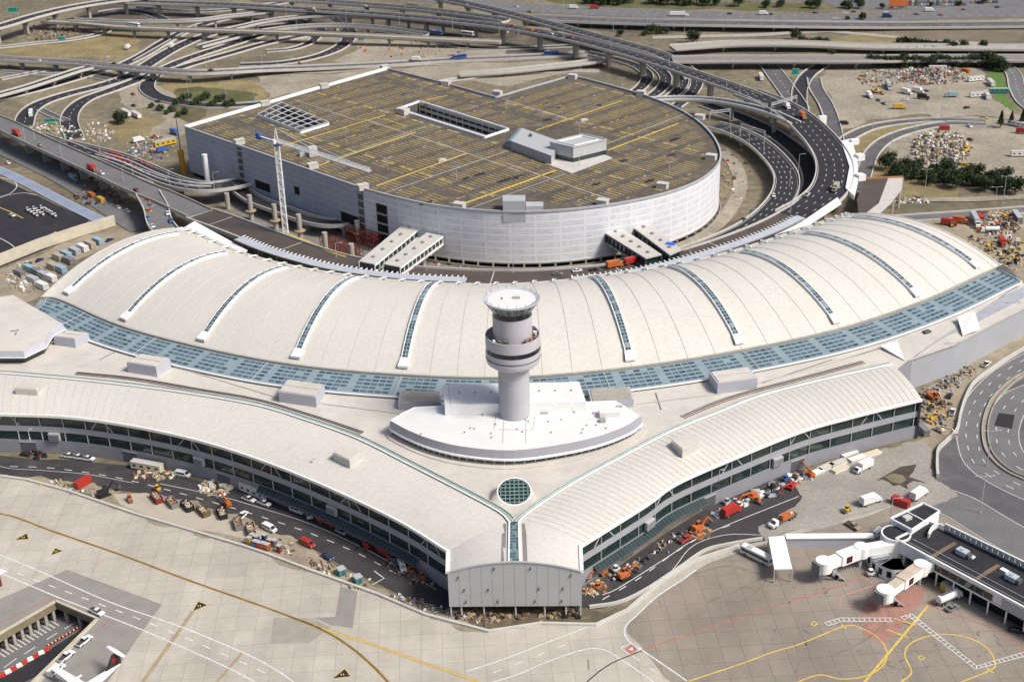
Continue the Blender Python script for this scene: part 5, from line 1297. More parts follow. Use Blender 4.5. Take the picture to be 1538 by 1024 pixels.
# ================================================================ underpass in the corner
up_ = thing('underpass', 'sunken road underpass with beige walls cut into the apron in the corner', 'underpass')
FZ = -6.5
pw = [Vector((p[0], p[1], 0)) for p in xy(pit)]
mb = MB(); mb.face([(p.x, p.y, FZ) for p in pw] if False else [(-260, 230, FZ), (-60, 230, FZ), (-60, 380, FZ), (-260, 380, FZ)], asph2); mb.build('road_floor', up_)
beige = mat('beige_concrete', (0.42, 0.36, 0.24), .85, var=.12, scale=.2, spots=.3, spotscale=.3)
mb = MB(); n_ = len(pw)
for i in range(n_):
    a, b_ = pw[i], pw[(i+1) % n_]
    zb = FZ if i in (2, 3, 4) else -2.6
    for q in ((a, b_), (b_, a)): mb.face([(q[0].x, q[0].y, zb), (q[1].x, q[1].y, zb), (q[1].x, q[1].y, .25), (q[0].x, q[0].y, .25)], beige)
mb.build('retaining_wall', up_)
mb = MB()
for i in range(n_): mb.bar(pw[i]+Vector((0, 0, .3)), pw[(i+1) % n_]+Vector((0, 0, .3)), .7, .6, mat('pale_beige_coping', (.5, .45, .34), .8))
mb.build('coping', up_)
for a, b_, k in ((pw[0], pw[1], 7), (pw[5], pw[0], 8), (pw[1], pw[2], 3)):
    nn = Vector((-(b_-a).y, (b_-a).x, 0)).normalized()
    for j in range(k):
        p = a.lerp(b_, (j+.5)/k)+nn*.6; mb = MB(); mb.box((p.x, p.y, FZ), (.9, .9, 4.2), atan2(nn.y, nn.x), conc); mb.build('column', up_)
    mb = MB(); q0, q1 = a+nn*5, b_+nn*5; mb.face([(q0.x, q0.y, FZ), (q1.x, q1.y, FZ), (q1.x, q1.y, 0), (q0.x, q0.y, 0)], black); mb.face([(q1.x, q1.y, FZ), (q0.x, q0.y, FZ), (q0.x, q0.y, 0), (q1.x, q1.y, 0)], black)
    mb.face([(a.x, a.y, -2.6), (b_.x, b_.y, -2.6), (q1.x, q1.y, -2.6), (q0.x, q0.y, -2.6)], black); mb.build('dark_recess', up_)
def lowline(px, w, m, z, nm='lane_marking'):
    c = [P(q[0], q[1], FZ) for q in px]; mb = MB(); ribbon(mb, c, -w/2, w/2, z, m); return mb.build(nm, up_)
lowline([(150,940),(40,1010),(0,1030)], 7.0, asph, .02, 'dark_lane'); 
for k, (a, b_) in enumerate([((112,935),(97,944)), ((86,950),(70,960)), ((53,971),(36,982)), ((25,988),(6,1002)), ((20,1000),(5,1008))]): lowline([a, b_], .35, paintw, .03)
for k in range(14):
    a = P(2+k*6.2, 982-k*3.6, FZ); mb = MB(); mb.box((a.x, a.y, FZ+.01), (.5, 4.2, .02), .9, concw); mb.build('hatch_stripe', up_)
for k in range(9):
    a = P(4+k*8.3, 1015-k*4.8, FZ); mb = MB(); mb.box((a.x, a.y, FZ), (2.1, .8, 1.1), R(35), [mat('red_plastic_barrier', (0.50, 0.05, 0.035), .5), whitem][k % 2], taper=.75); o = mb.build('road_barrier_block'); tag(o, '%s plastic block, %s up the line dividing the underpass road' % (['red', 'white'][k % 2], ordn(k)), 'barrier', 'barrier blocks in the underpass')
for k in range(9):
    a = P(73+k*5.4, 970-k*3.2, FZ); mb = MB(); mb.box((a.x, a.y, FZ), (.9, .9, .12), 0, black); mb.lathe((a.x, a.y, FZ+.1), [(.36, 0), (.2, .6, ), (.05, 1.3)], 8, mat('orange_plastic', (.65, .16, .03), .5)); mb.lathe((a.x, a.y, FZ+.1), [(.26, .5), (.2, .75)], 8, whitem, False)
    tag(mb.build('traffic_drum'), 'orange traffic marker, %s beyond the red and white blocks in the underpass' % ordn(k), 'traffic marker', 'orange markers in the underpass')
# ================================================================ glazed kerb canopies on the departures road
def canopy(px, label, z=15.0):
    o = thing('kerb_canopy', label, 'canopy'); c = curvepx(px, z); mb = MB(); bl = mat('canopy_blue_white', (.43, .46, .51), .4, var=.08)
    ribbon(mb, c, -2.6, 2.2, 0, bl, .5); ribbon(mb, c, 2.2, -2.6, -.25, lgrey) ; mb.build('glass_roof', o)
    rs = resample(c, 2.6); ns = normals(rs)
    mb = MB(); polyl(mb, [p+n*2.3 for p, n in zip(rs, ns)], .4, .4, whitem); polyl(mb, [p-n*2.6 for p, n in zip(rs, ns)], .5, .5, concd)
    for k, (p, n) in enumerate(zip(rs, ns)): mb.bar(p+n*.5*2, p+n*4.2+Vector((0, 0, .35)), .55, .3, whitem)
    mb.build('outrigger_comb', o)
    for k, (p, n) in enumerate(zip(rs, ns)):
        if k % 5 == 2: mb = MB(); mb.tube(p-n*1.5-Vector((0, 0, 5)), p-n*1.5, .2, m=lgrey, n=6); mb.build('post', o)
    return o
canopy([(358,358),(400,375),(450,390),(500,402),(560,411),(620,417),(700,421)], 'blue white kerb canopy with a comb of outriggers on the crane side of the hall', 14.2)
canopy([(862,420),(940,411),(1020,393),(1100,369),(1160,347),(1203,326)], 'blue white kerb canopy with a comb of outriggers opposite the orange and red trucks', 14.2)
slab3('white_trough', [(276,342,12), (292,332,12.5), (372,376,12.5), (362,384,12), (330,369,12)], whitem, 'long white sloping trough beside the departures road at the crane side hall corner', 'trough')
slab3('white_trough', [(1165,352,13), (1203,334,13), (1258,296,13), (1264,306,13), (1215,338,13)], whitem, 'long white trough between the approach viaduct and the far hall corner', 'trough')
slab3('white_parapet_ramp', [(1262,212,12), (1279,208,12), (1288,240,12), (1289,270,12), (1283,294,12), (1270,282,12), (1276,250,12), (1267,223,12)], whitem, 'white unfinished deck hugging the outside of the broad approach viaduct', 'deck', 2.5)
for n_, (x, y, w_, d_) in enumerate([(1283,215,8,5), (1291,238,7,8), (1292,268,7,8), (1235,178,8,5)]):
    q = P(x, y, 11); mb = MB(); mb.box((q.x, q.y, 10.2 if n_ < 3 else 0), (w_*.6, d_*.55, 3.2 if n_ < 3 else 12.5), .3, whitem); tag(mb.build('stair_box'), ['white box beside the start of the unfinished white deck', 'white box halfway along the unfinished white deck', 'white box at the brown ramp end of the unfinished deck', 'white box near the grey slip road meeting the broad viaduct'][n_], 'stair box')
bw = thing('brown_ramp', 'short brown surfaced ramp stub with a broad white side slope beyond the hall', 'ramp')
mb = MB(); mb.face([P(*q, 9) for q in [(1300,268),(1334,268),(1328,292),(1303,324),(1290,322),(1287,300)]], deckbrown); mb.build('deck_surface', bw)
mb = MB(); mb.face([P(*q) for q in [(1334,268,9.05),(1356,266,9),(1354,285,9),(1338,306,9),(1312,330,9),(1296,324,9.05),(1320,305,9.05)]][::-1], concw); mb.build('side_slope', bw)
for x, y in ((1356,267),(1352,288),(1342,302)):
    a = P(x, y, 9); mb = MB(); mb.bar((a.x, a.y, 0), (a.x, a.y, 9), .8, .8, concw); mb.build('column', bw)
mb = MB()
for a, b_ in (((1300,268),(1356,266)),): mb.bar(P(*a, 9.4), P(*b_, 9.4), .6, 1.0, mat('rusty_orange', (.42, .2, .1), .8))
mb.build('end_rail', bw)
# ================================================================ footbridges between garage and departures road
def footbridge(q, label, side, posts=True):
    """q: four roof corners a,b (garage) c,d (road); side 'cd'.. 0: face b-c, 1: face a-d"""
    o = thing('footbridge', label, 'footbridge'); a, b_, c, d = [P(*p, 15.2) for p in q]
    mb = MB(); mb.prism([(p.x, p.y) for p in (a, b_, c, d)], 14.7, 15.2, concw); mb.build('roof_slab', o)
    mb = MB(); mb.prism([(p.x, p.y) for p in (a, b_, c, d)], 10.0, 10.8, concw, bottom=True); mb.build('floor_slab', o)
    ins = [p.lerp((a+b_+c+d)/4, .06) for p in (a, b_, c, d)]; mb = MB(); mb.prism([(p.x, p.y) for p in ins], 10.8, 14.7, winglass); mb.build('glass_wall', o)
    for e0, e1, nm in ((b_, c, 0), (a, d, 1)):
        mb = MB(); n_ = 11; m_ = whitem if side == 0 else dgrey
        for k in range(n_+1):
            p = e0.lerp(e1, k/n_); mb.bar((p.x, p.y, 10.4), (p.x, p.y, 14.9), .45, .45, m_)
        for z_ in (11.0, 14.5): mb.bar((e0.x, e0.y, z_), (e1.x, e1.y, z_), .55, .55, m_)
        mb.build('side_frame', o)
    for k in range(5):
        p = a.lerp(b_, .5).lerp(c.lerp(d, .5), (k+.5)/5.2); mb = MB(); mb.lathe((p.x, p.y, 15.2), [(.9, 0), (.9, .5), (.3, .9), (.01, .95)], 10, concd, False); mb.build('roof_fan', o)
    for t_ in (.3, .75):
        p = a.lerp(b_, .5).lerp(c.lerp(d, .5), t_); mb = MB(); mb.tube((p.x, p.y, 0), (p.x, p.y, 10), 1.0, m=conc); mb.build('pier', o)
    return o
footbridge([(609,334),(634,339),(563,397),(539,392)], 'white railed footbridge to the garage on its crane side', 0)
footbridge([(641,349),(665,354),(601,401),(575,396)], 'white railed footbridge closer to the tower of the pair on the crane side', 0)
footbridge([(904,347),(932,341),(994,382),(970,388)], 'dark sided footbridge nearer the tower of the pair by the parked trucks', 1)
footbridge([(937,331),(960,323),(1024,375),(1006,383)], 'dark sided footbridge with a blue sheet on its roof', 1)
q = P(1007, 366, 15.3); mb = MB(); mb.box(q, (4.6, 3.4, .12), -.4, mat('blue_sheet', (.03, .12, .55), .5)); tag(mb.build('tarpaulin'), 'small bright blue sheet lying on a footbridge roof', 'tarpaulin')
# ================================================================ tower crane
cr_ = thing('tower_crane', 'white lattice tower crane with blue slewing unit standing beside the garage', 'tower crane')
cb_ = P(430, 356, 8); cb_.z = 0; zt = zat(cb_, 219)
mb = MB(); hw = 1.1
for sx in (-hw, hw):
    for sy in (-hw, hw): mb.bar((cb_.x+sx, cb_.y+sy, 0), (cb_.x+sx, cb_.y+sy, zt), .32, .32, whitem)
z = 0; k = 0
while z < zt-2.2:
    for (ax, ay, bx, by) in ((-hw, -hw, hw, -hw), (hw, -hw, hw, hw), (hw, hw, -hw, hw), (-hw, hw, -hw, -hw)):
        if k % 2: ax, ay, bx, by = bx, by, ax, ay
        mb.bar((cb_.x+ax, cb_.y+ay, z), (cb_.x+bx, cb_.y+by, z+2.2), .2, .2, whitem)
        mb.bar((cb_.x+ax, cb_.y+ay, z), (cb_.x+bx, cb_.y+by, z), .16, .16, whitem)
    z += 2.2; k += 1
mb.build('mast', cr_)
blue = mat('crane_blue', (.06, .13, .35), .5)
mb = MB(); mb.lathe((cb_.x, cb_.y, zt), [(1.6, 0), (1.8, 1.0), (1.3, 1.8)], 12, blue); mb.build('slewing_unit', cr_)
tip = P(556, 258, zt+2); ctj = P(376, 207, zt+2); top_z = zat(cb_, 192)
piv = Vector((cb_.x, cb_.y, zt+2)); dj = (tip-piv); dj.z = 0; Lj = dj.length; dj.normalize(); nj = Vector((-dj.y, dj.x, 0))
tip = piv+dj*Lj; cj = piv-dj*min(20, (ctj-piv).length)
mb = MB()
for s_ in (-.75, .75): mb.bar(piv+nj*s_, tip+nj*s_, .28, .28, whitem)
up3 = Vector((0, 0, 1.6)); mb.bar(piv+up3, tip+up3, .28, .28, whitem)
n_ = int(Lj/1.8)
for k in range(n_):
    a, b_ = piv.lerp(tip, k/n_), piv.lerp(tip, (k+1)/n_); m2 = a.lerp(b_, .5)+up3
    for s_ in (-.75, .75): mb.bar(a+nj*s_, m2, .17, .17, whitem); mb.bar(m2, b_+nj*s_, .17, .17, whitem)
    mb.bar(a-nj*.75, b_+nj*.75, .15, .15, whitem)
mb.build('jib', cr_)
mb = MB()
for s_ in (-.8, .8): mb.bar(piv+nj*s_, cj+nj*s_, .45, .45, blue)
mb.bar(piv, cj, 1.4, .2, whitem); mb.build('counter_jib', cr_)
mb = MB(); mb.box(cj-Vector((0, 0, 1.4))+dj*1.5, (3.0, 1.8, 3.0), atan2(dj.y, dj.x), blue); mb.build('counterweight', cr_)
apx = Vector((cb_.x, cb_.y, top_z)); mb = MB()
for sx in (-.9, .9):
    for sy in (-.9, .9): mb.bar((cb_.x+sx, cb_.y+sy, zt+1.8), apx, .25, .25, whitem)
mb.build('apex', cr_)
mb = MB(); mb.bar(apx, piv.lerp(tip, .45)+up3, .14, .14, whitem); mb.bar(apx, piv.lerp(tip, .85)+up3, .14, .14, whitem); mb.bar(apx, cj, .14, .14, whitem); mb.build('tie_cable', cr_)
mb = MB(); mb.box(piv+nj*-1.6+Vector((0, 0, -.6)), (2.0, 1.4, 2.0), atan2(dj.y, dj.x), whitem); mb.build('cabin', cr_)
mb = MB(); mb.box((cb_.x, cb_.y, 0), (6, 6, 1.2), 0, conc); mb.build('base', cr_)
mb = MB(); t_ = piv.lerp(tip, .6); mb.bar(t_, t_-Vector((0, 0, 1.2)), .8, .8, blue); mb.build('trolley', cr_)
# ================================================================ unfinished round columns and stack
def column(x, y, ztop, label, r=1.35, m=conc, nm='concrete_column', collar=True):
    b_ = P(x, y, ztop); o = thing(nm, label, 'column', 'round columns beside the garage', (b_.x, b_.y, 0))
    mb = MB(); mb.lathe((0, 0, 0), [(r, 0), (r, ztop)], 16, m); mb.build('shaft', o)
    if collar: mb = MB(); mb.lathe((0, 0, 0), [(r, 4.8), (r*2.1, 5.0), (r*2.1, 5.5), (r, 5.7)], 10, mat('formwork_tan', (.36, .27, .16), .85), False); mb.build('formwork_collar', o)
    return o
cols = [(354,253,15,0), (402,268,14,0), (374,293,14,1), (411,307,14,1), (460,290,13,0), (497,304,13,0), (448,322,14,1), (487,349,13,0), (527,366,13,0), (536,331,12,1), (340,290,9,0)]
for n_, (x, y, zt_, cl_) in enumerate(cols): column(x, y, zt_, 'bare round concrete column, %s of those between the garage and departures road' % ordn(n_), collar=bool(cl_))
column(307, 232, 20, 'tall white round stack beside the corner of the garage', 1.5, whitem, 'white_stack', False)
column(271, 226, 14, 'orange wrapped drilling column beside the garage corner', 1.7, mat('orange_wrap', (.50, .24, .03), .7), 'orange_column', False)
b_ = P(271, 226, 14); mb = MB(); mb.tube((b_.x, b_.y, 14), (b_.x, b_.y, 34), .35, .25, m=dgrey); tag(mb.build('drill_mast'), 'thin dark mast rising above the orange wrapped column', 'mast')
# red shoring
rust = mat('red_shoring', (.22, .045, .03), .7, var=.2); yel = mat('yellow_formwork', (.45, .30, .06), .8, var=.2)
def shoring(x0, y0, x1, y1, h, label, m, base=0, rows=3):
    a, b_ = P(x0, y0, base), P(x1, y1, base); o = thing('shoring_frame', label, 'scaffolding'); L_ = (b_-a).length; n_ = max(2, int(L_/2.2)); nn = normals([a, b_])[0]
    mb = MB()
    for r_ in range(rows):
        off = nn*r_*2.4
        for k in range(n_+1):
            p = a.lerp(b_, k/n_)+off; mb.bar(p, p+Vector((0, 0, h)), .3, .3, m)
        for z_ in (h*.35, h*.7, h): mb.bar(a+off+Vector((0, 0, z_)), b_+off+Vector((0, 0, z_)), .25, .25, m)
        for k in range(0, n_, 2): mb.bar(a.lerp(b_, k/n_)+off, a.lerp(b_, (k+1)/n_)+off+Vector((0, 0, h)), .18, .18, m)
    for z_ in (h*.7, h):
        for k in range(0, n_+1, 2): mb.bar(a.lerp(b_, k/n_)+Vector((0, 0, z_)), a.lerp(b_, k/n_)+nn*(rows-1)*2.4+Vector((0, 0, z_)), .2, .2, m)
    mb.build('frame', o); return o
shoring(482, 378, 535, 398, 8, 'dark red steel shoring below the departures road edge near the footbridges', rust)
shoring(520, 362, 562, 378, 8, 'dark red steel shoring between the garage slot and the footbridges', rust)
mb = MB(); c = [P(*q, 9.5) for q in [(432,352),(445,358),(462,364),(480,373),(500,381),(520,387)]]
for k, (a, b_) in enumerate(zip(c, c[1:])): mb.bar(a, b_, 1.6, 1.2, yel)
tag(mb.build('yellow_formwork'), 'yellow timber formwork along the departures road edge by the crane base', 'formwork')
# ================================================================ small gate building
gb = thing('gate_building', 'small terminal with black gravel roof and white edges beside two boarding bridges', 'building')
rz = 8.0; fr_ = [(1345,811),(1538,914),(1640,968)]; bk_ = [(1640,900),(1538,854),(1415,792),(1395,785),(1372,798)]
blackroof = mat('black_gravel_roof', (.028, .028, .033), .9, var=.3, scale=.1, fine=.2, spots=.5, spotscale=.15, spotcol=(.055, .052, .055))
plw = xy(fr_+bk_, rz); mb = MB(); mb.prism(plw, 4.2, rz, whitem, blackroof); mb.build('upper_storey', gb)
F0, F1 = P(1345, 811, rz), P(1640, 968, rz); df = (F1-F0).normalized(); nf = Vector((-df.y, df.x, 0)); 
if nf.y < 0: nf = -nf
mb = MB(); a, b_ = F0+nf*2.0+df*6, F1+nf*2; Bk0, Bk1 = F0+nf*14, F1+nf*14
mb.prism([(p.x, p.y) for p in (a, b_, Bk1, Bk0)], 0, 4.2, black); mb.build('ground_floor', gb)
mb = MB(); g0, g1 = F0+df*14-nf*.06, F1-nf*.06; 
mb.face([(g0.x, g0.y, 4.9), (g1.x, g1.y, 4.9), (g1.x, g1.y, 7.2), (g0.x, g0.y, 7.2)], winglass); wo = mb.build('ribbon_window', gb); mb = MB()
L_ = (g1-g0).length
for k in range(int(L_/3)): p = g0+df*3*k-nf*.05; mb.bar((p.x, p.y, 4.9), (p.x, p.y, 7.2), .12, .1, lgrey)
mb.bar((g0.x, g0.y-.05, 4.9), (g1.x, g1.y-.05, 4.9), .15, .15, lgrey); mb.build('mullion_frame', wo)
mb = MB(); p0 = F0+df*38; mb.box((p0+df*4-nf*.1-Vector((0, 0, rz-4.4))), (8, .4, 3.2), atan2(df.y, df.x), lgrey); mb.build('wall_panel', gb)
mb = MB()
for a, b_ in zip(plw, plw[1:]+plw[:1]): mb.bar((a[0], a[1], rz+.35), (b_[0], b_[1], rz+.35), .6, .9, whitem)
mb.build('parapet', gb)
for k in range(12):
    p = F0+df*(4+k*6.0)-nf*.3; mb = MB(); mb.bar((p.x, p.y, 0), (p.x, p.y, 4.3), .4, .4, whitem); mb.build('post', gb)
# louvre screen at the rear edge
S0, S1 = P(1418, 797, rz), P(1640, 905, rz); mb = MB(); n_ = 26
for k in range(n_):
    a, b_ = S0.lerp(S1, k/n_), S0.lerp(S1, (k+.86)/n_); mb.bar(a+Vector((0, 0, 1.3)), b_+Vector((0, 0, 1.3)), .35, 2.6, lgrey)
mb.bar(S0+Vector((0, 0, 2.7)), S1+Vector((0, 0, 2.7)), .5, .3, whitem); mb.bar(S0+Vector((0, 0, .3)), S1+Vector((0, 0, .3)), .5, .5, dgrey); mb.build('screen_fence', gb)
mb = MB(); c = curvepx([(1418,797),(1410,793),(1402,795),(1397,801),(1394,808)], rz)
for a, b_ in zip(c, c[1:]): mb.bar(a+Vector((0, 0, .9)), b_+Vector((0, 0, .9)), .5, 1.8, whitem)
mb.build('curved_screen', gb)
for t_ in (.28, .62):
    a = F0.lerp(P(1538, 914, rz), t_*1.0); b_ = a+nf*13; mb = MB(); mb.bar(a+Vector((0, 0, .06)), b_+Vector((0, 0, .06)), 1.3, .12, mat('rusty_roof_strip', (.17, .12, .08), .9, var=.3)); mb.build('roof_walkway', gb)
for k in (1, 2.2): mb = MB(); mb.bar(F0+nf*(k*2)+df*3+Vector((0, 0, .12)), F1+nf*(k*2)+Vector((0, 0, .12)), .15, .2, lgrey); mb.build('roof_pipe', gb)
ab = thing('annex_building', 'boxy white walled annex with a black roof behind the small gate building', 'building')
A5 = [(1337,780),(1386,757),(1411,769),(1369,797)]; mb = MB(); mb.prism(xy(A5, 9.5), 0, 9.5, whitem, blackroof); mb.build('body', ab)
mb = MB(); pp = xy(A5, 9.5)
for a, b_ in zip(pp, pp[1:]+pp[:1]): mb.bar((a[0], a[1], 9.8), (b_[0], b_[1], 9.8), .5, .7, whitem)
mb.bar(P(1362, 768, 9.7), P(1392, 784, 9.7), .4, .3, whitem); mb.build('parapet', ab)
mb = MB(); mb.box(P(1362, 779, 9.5), (2.6, 2.0, 1.0), .5, concw); mb.build('roof_unit', ab)
c5 = P(1346, 800, 8.6); mb = MB(); mb.lathe((c5.x, c5.y, 0), [(4.6, 0), (4.6, 8.6)], 24, whitem, False); mb.lathe((c5.x, c5.y, 0), [(4.6, 8.6), (4.1, 8.6)], 24, whitem, False); mb.lathe((c5.x, c5.y, 0), [(4.1, 8.3), (.01, 8.3)], 24, blackroof, False); mb.build('round_stair', ab)
for n_, (x, y, lab) in enumerate([(1445,833,'blue grey rooftop cooler nearer the annex on the small gate building'), (1458,836,'low pale hatch beside the rooftop cooler nearer the annex'), (1519,871,'blue grey rooftop cooler further from the annex on the gate building'), (1508,857,'low pale hatch beside the rooftop cooler further from the annex')]):
    q = P(x, y, rz); o = thing('rooftop_cooler' if n_ % 2 == 0 else 'roof_hatch', lab, 'cooler' if n_ % 2 == 0 else 'hatch', None, (q.x, q.y, rz)); a = atan2(df.y, df.x)
    bg_ = mat('cooler_blue_grey', (.42, .50, .53), .5)
    if n_ % 2 == 0:
        mb = MB(); mb.box((0, 0, .3), (3.4, 2.4, 1.6), a, bg_); mb.build('casing', o); mb = MB(); mb.box((2.2*cos(a), 2.2*sin(a), .3), (1.4, 2.0, 1.3), a, dgrey); mb.build('coil', o); mb = MB(); mb.lathe((0, 0, 1.9), [(.7, 0), (.7, .25)], 12, lgrey); mb.build('fan', o)
    else: mb = MB(); mb.box((0, 0, 0), (2.2, 1.5, .5), a, whitem); mb.build('lid', o)
# curved ground office between the boarding bridges
cc = curvepx([(1302,826,4.2),(1310,838,4.2),(1322,848,4.2),(1340,855,4.2),(1360,855,4.2)], 4.2); inn_ = offset(cc, 6)
if inn_[8].y < cc[8].y: inn_ = offset(cc, -6)
go2 = thing('curved_office', 'low white curved office tucked between the two boarding bridges', 'building')
mb = MB(); mb.grid([cc, inn_], mat('pale_blue_roof', (.62, .66, .70), .6), False); mb.grid([inn_, cc], mat('pale_blue_roof', (.62, .66, .70), .6), False); mb.build('roof', go2)
mb = MB(); mb.grid([cc, [Vector((p.x, p.y, 0)) for p in cc]], whitem, False); mb.grid([[Vector((p.x, p.y, 0)) for p in inn_], inn_], whitem, False); mb.build('wall', go2)
for k in range(3, len(cc)-3, 6):
    mb = MB(); a, b_ = cc[k], cc[k+3]; nn = (cc[k]-inn_[k]).normalized()*.08; mb.face([(a.x+nn.x, a.y+nn.y, 1.0), (b_.x+nn.x, b_.y+nn.y, 1.0), (b_.x+nn.x, b_.y+nn.y, 3.2), (a.x+nn.x, a.y+nn.y, 3.2)], winglass); mb.face([(b_.x+nn.x, b_.y+nn.y, 1.0), (a.x+nn.x, a.y+nn.y, 1.0), (a.x+nn.x, a.y+nn.y, 3.2), (b_.x+nn.x, b_.y+nn.y, 3.2)], winglass); mb.build('window', go2)
# boarding bridges
def tunnel(mb, a, b_, w, z0, z1, m, top=None):
    d = (b_-a); d.z = 0; d.normalize(); n = Vector((-d.y, d.x, 0))*w/2
    mb.prism([((a-n).x, (a-n).y), ((b_-n).x, (b_-n).y), ((b_+n).x, (b_+n).y), ((a+n).x, (a+n).y)], z0, z1, m, top or m, bottom=True)
def emblem(par, c, d, n, s=2.2):
    """dark square plate with a red leaf-like mark on a boarding bridge side; d along, n outward"""
    up = Vector((0, 0, 1)); mb = MB(); c = c+n*.06
    q = [c-d*s*.5-up*s*.5, c+d*s*.5-up*s*.5, c+d*s*.5+up*s*.5, c-d*s*.5+up*s*.5]; mb.face(q, paintk); mb.face(q[::-1], paintk); pl_ = mb.build('sign_plate', par)
    c = c+n*.05; leaf = [(0, .42), (.1, .22), (.24, .27), (.2, .02), (.38, .08), (.3, -.14), (.08, -.2), (.02, -.4), (-.02, -.4), (-.08, -.2), (-.3, -.14), (-.38, .08), (-.2, .02), (-.24, .27), (-.1, .22)]
    mb = MB(); pts = [c+d*x*s*.85+up*y*s*.85 for x, y in leaf]; red = mat('emblem_red', (.62, .03, .03), .5)
    for i in range(len(pts)): mb.face([c, pts[i], pts[(i+1) % len(pts)]], red); mb.face([c, pts[(i+1) % len(pts)], pts[i]], red)
    mb.build('emblem', pl_)
def jetbridge(root, rot, cab, label, topm):
    o = thing('boarding_bridge', label, 'boarding bridge'); A, Bq, C = [P(*q, 7.6) for q in (root, rot, cab)]
    for v in (A, Bq, C): v.z = 0
    d = (C-Bq).normalized(); n = Vector((-d.y, d.x, 0)); n = n if n.y < 0 else -n
    mb = MB(); tunnel(mb, A, Bq, 3.2, 4.4, 7.3, whitem); mb.build('fixed_link', o)
    mb = MB(); mb.lathe((Bq.x, Bq.y, 0), [(2.3, 4.2), (2.3, 7.8)], 16, whitem); mb.tube((Bq.x, Bq.y, 0), (Bq.x, Bq.y, 4.3), .6, m=lgrey); mb.build('rotunda', o)
    mid2 = Bq.lerp(C, .5); mb = MB(); tunnel(mb, Bq+d*1.5, mid2+d*1.5, 3.6, 4.2, 7.6, whitem, topm); mb.build('inner_tunnel', o)
    mb = MB(); tunnel(mb, mid2, C-d*1.5, 3.0, 4.4, 7.2, whitem, topm); mb.build('outer_tunnel', o)
    mb = MB(); mb.lathe((C.x, C.y, 0), [(2.6, 4.0), (2.6, 7.7)], 18, whitem); mb.build('cab', o)
    mb = MB(); e = C+d*2.2; tunnel(mb, C+d*1.2, C+d*3.2, 3.6, 4.1, 7.5, mat('bellows_grey', (.2, .2, .2), .8)); mb.build('bellows', o)
    mb = MB(); p = C-d*4.5; mb.bar((p.x, p.y, .8), (p.x, p.y, 4.5), 1.4, 1.4, lgrey); mb.build('lift_column', o)
    for s_ in (-1, 1): mb = MB(); w = p+n*1.3*s_; mb.tube(w-n*.3+Vector((0, 0, .7)), w+n*.3+Vector((0, 0, .7)), .7, m=black, n=12); mb.build('wheel', o)
    mb = MB(); s0 = C-d*2+n*2; mb.bar(s0+Vector((0, 0, 4.4)), s0+n*1.0+d*-4+Vector((0, 0, .2)), .9, .25, lgrey); mb.build('service_stair', o)
    emblem(o, Bq.lerp(C, .42)+n*1.82+Vector((0, 0, 5.9)), d, n)
jetbridge((1340,812), (1294,820), (1238,841), 'white boarding bridge reaching towards the bus shelter, black and red mark on its side', whitem)
jetbridge((1400,840), (1384,846), (1330,884), 'boarding bridge with a tan stained top over the red hatched zone', mat('tan_stained_top', (.52, .44, .33), .8, var=.15))
cw = thing('covered_walkway', 'long low white wall sided walkway between the bus shelter and the first boarding bridge', 'walkway')
mb = MB(); a, b_ = P(1180, 806, 3.6), P(1312, 805, 3.6); tunnel(mb, Vector((a.x, a.y, 0)), Vector((b_.x, b_.y, 0)), 2.2, 0, 3.6, lilac, concw); mb.build('wall', cw)
mb = MB(); mb.bar(a+Vector((0, 0, .2)), b_+Vector((0, 0, .2)), 2.8, .3, whitem); mb.build('roof', cw)
bs = thing('bus_shelter', 'big white flat canopy on thin legs beside the white bus', 'shelter')
q4 = [(1154,806),(1178,804),(1190,853),(1163,854)]; mb = MB(); mb.prism(xy(q4, 5.2), 4.8, 5.2, whitem, bottom=True); mb.build('canopy_roof', bs)
for x, y in q4:
    a = P(x, y, 5); mb = MB(); mb.bar((a.x, a.y-.2, 0), (a.x, a.y-.2, 4.9), .3, .3, lgrey); mb.build('leg', bs)
# ================================================================ trackside gantries and green signs
def gantry(x0, y0, x1, y1, zb, label, sign=True):
    a, b_ = P(x0, y0, zb), P(x1, y1, zb); o = thing('sign_gantry', label, 'gantry'); mb = MB()
    for p in (a, b_): mb.bar(p-Vector((0, 0, 1)), p+Vector((0, 0, 7)), .45, .45, lgrey)
    mb.build('post', o); mb = MB()
    for z_ in (5.6, 7.0): mb.bar(a+Vector((0, 0, z_)), b_+Vector((0, 0, z_)), .35, .35, lgrey)
    n_ = 9
    for k in range(n_): mb.bar(a.lerp(b_, k/n_)+Vector((0, 0, 5.6)), a.lerp(b_, (k+1)/n_)+Vector((0, 0, 7.0)), .2, .2, lgrey)
    mb.build('truss', o)
gantry(1158, 172, 1196, 160, 11.8, 'steel gantry over the broad approach viaduct where the slim ramp joins it')
gantry(1112, 203, 1148, 214, 6, 'steel gantry over the lower approach road beside the garage curve')
gantry(1066, 184, 1096, 180, 5, 'steel gantry over the lower approach road by the parapet kiosk')
gsign = mat('sign_green', (.0, .20, .13), .6, var=.15)
def sign(x, y, w, h, zc, label):
    q = P(x, y, zc); o = thing('road_sign', label, 'road sign', None, (q.x, q.y, 0)); mb = MB(); mb.box((0, 0, zc-h/2), (w, .25, h), .15, gsign); mb.build('panel', o); mb = MB()
    for s_ in (-.35, .35): mb.bar((s_*w, .2, 0), (s_*w, .2, zc+h/2), .3, .3, lgrey)
    mb.build('post', o); mb = MB(); a = .15
    for z_ in (-h/2+.2, h/2-.2): mb.box((-.14*sin(a)*-1, -.14, zc+z_-.06), (w*.94, .06, .12), a, whitem)
    mb.build('border', o)
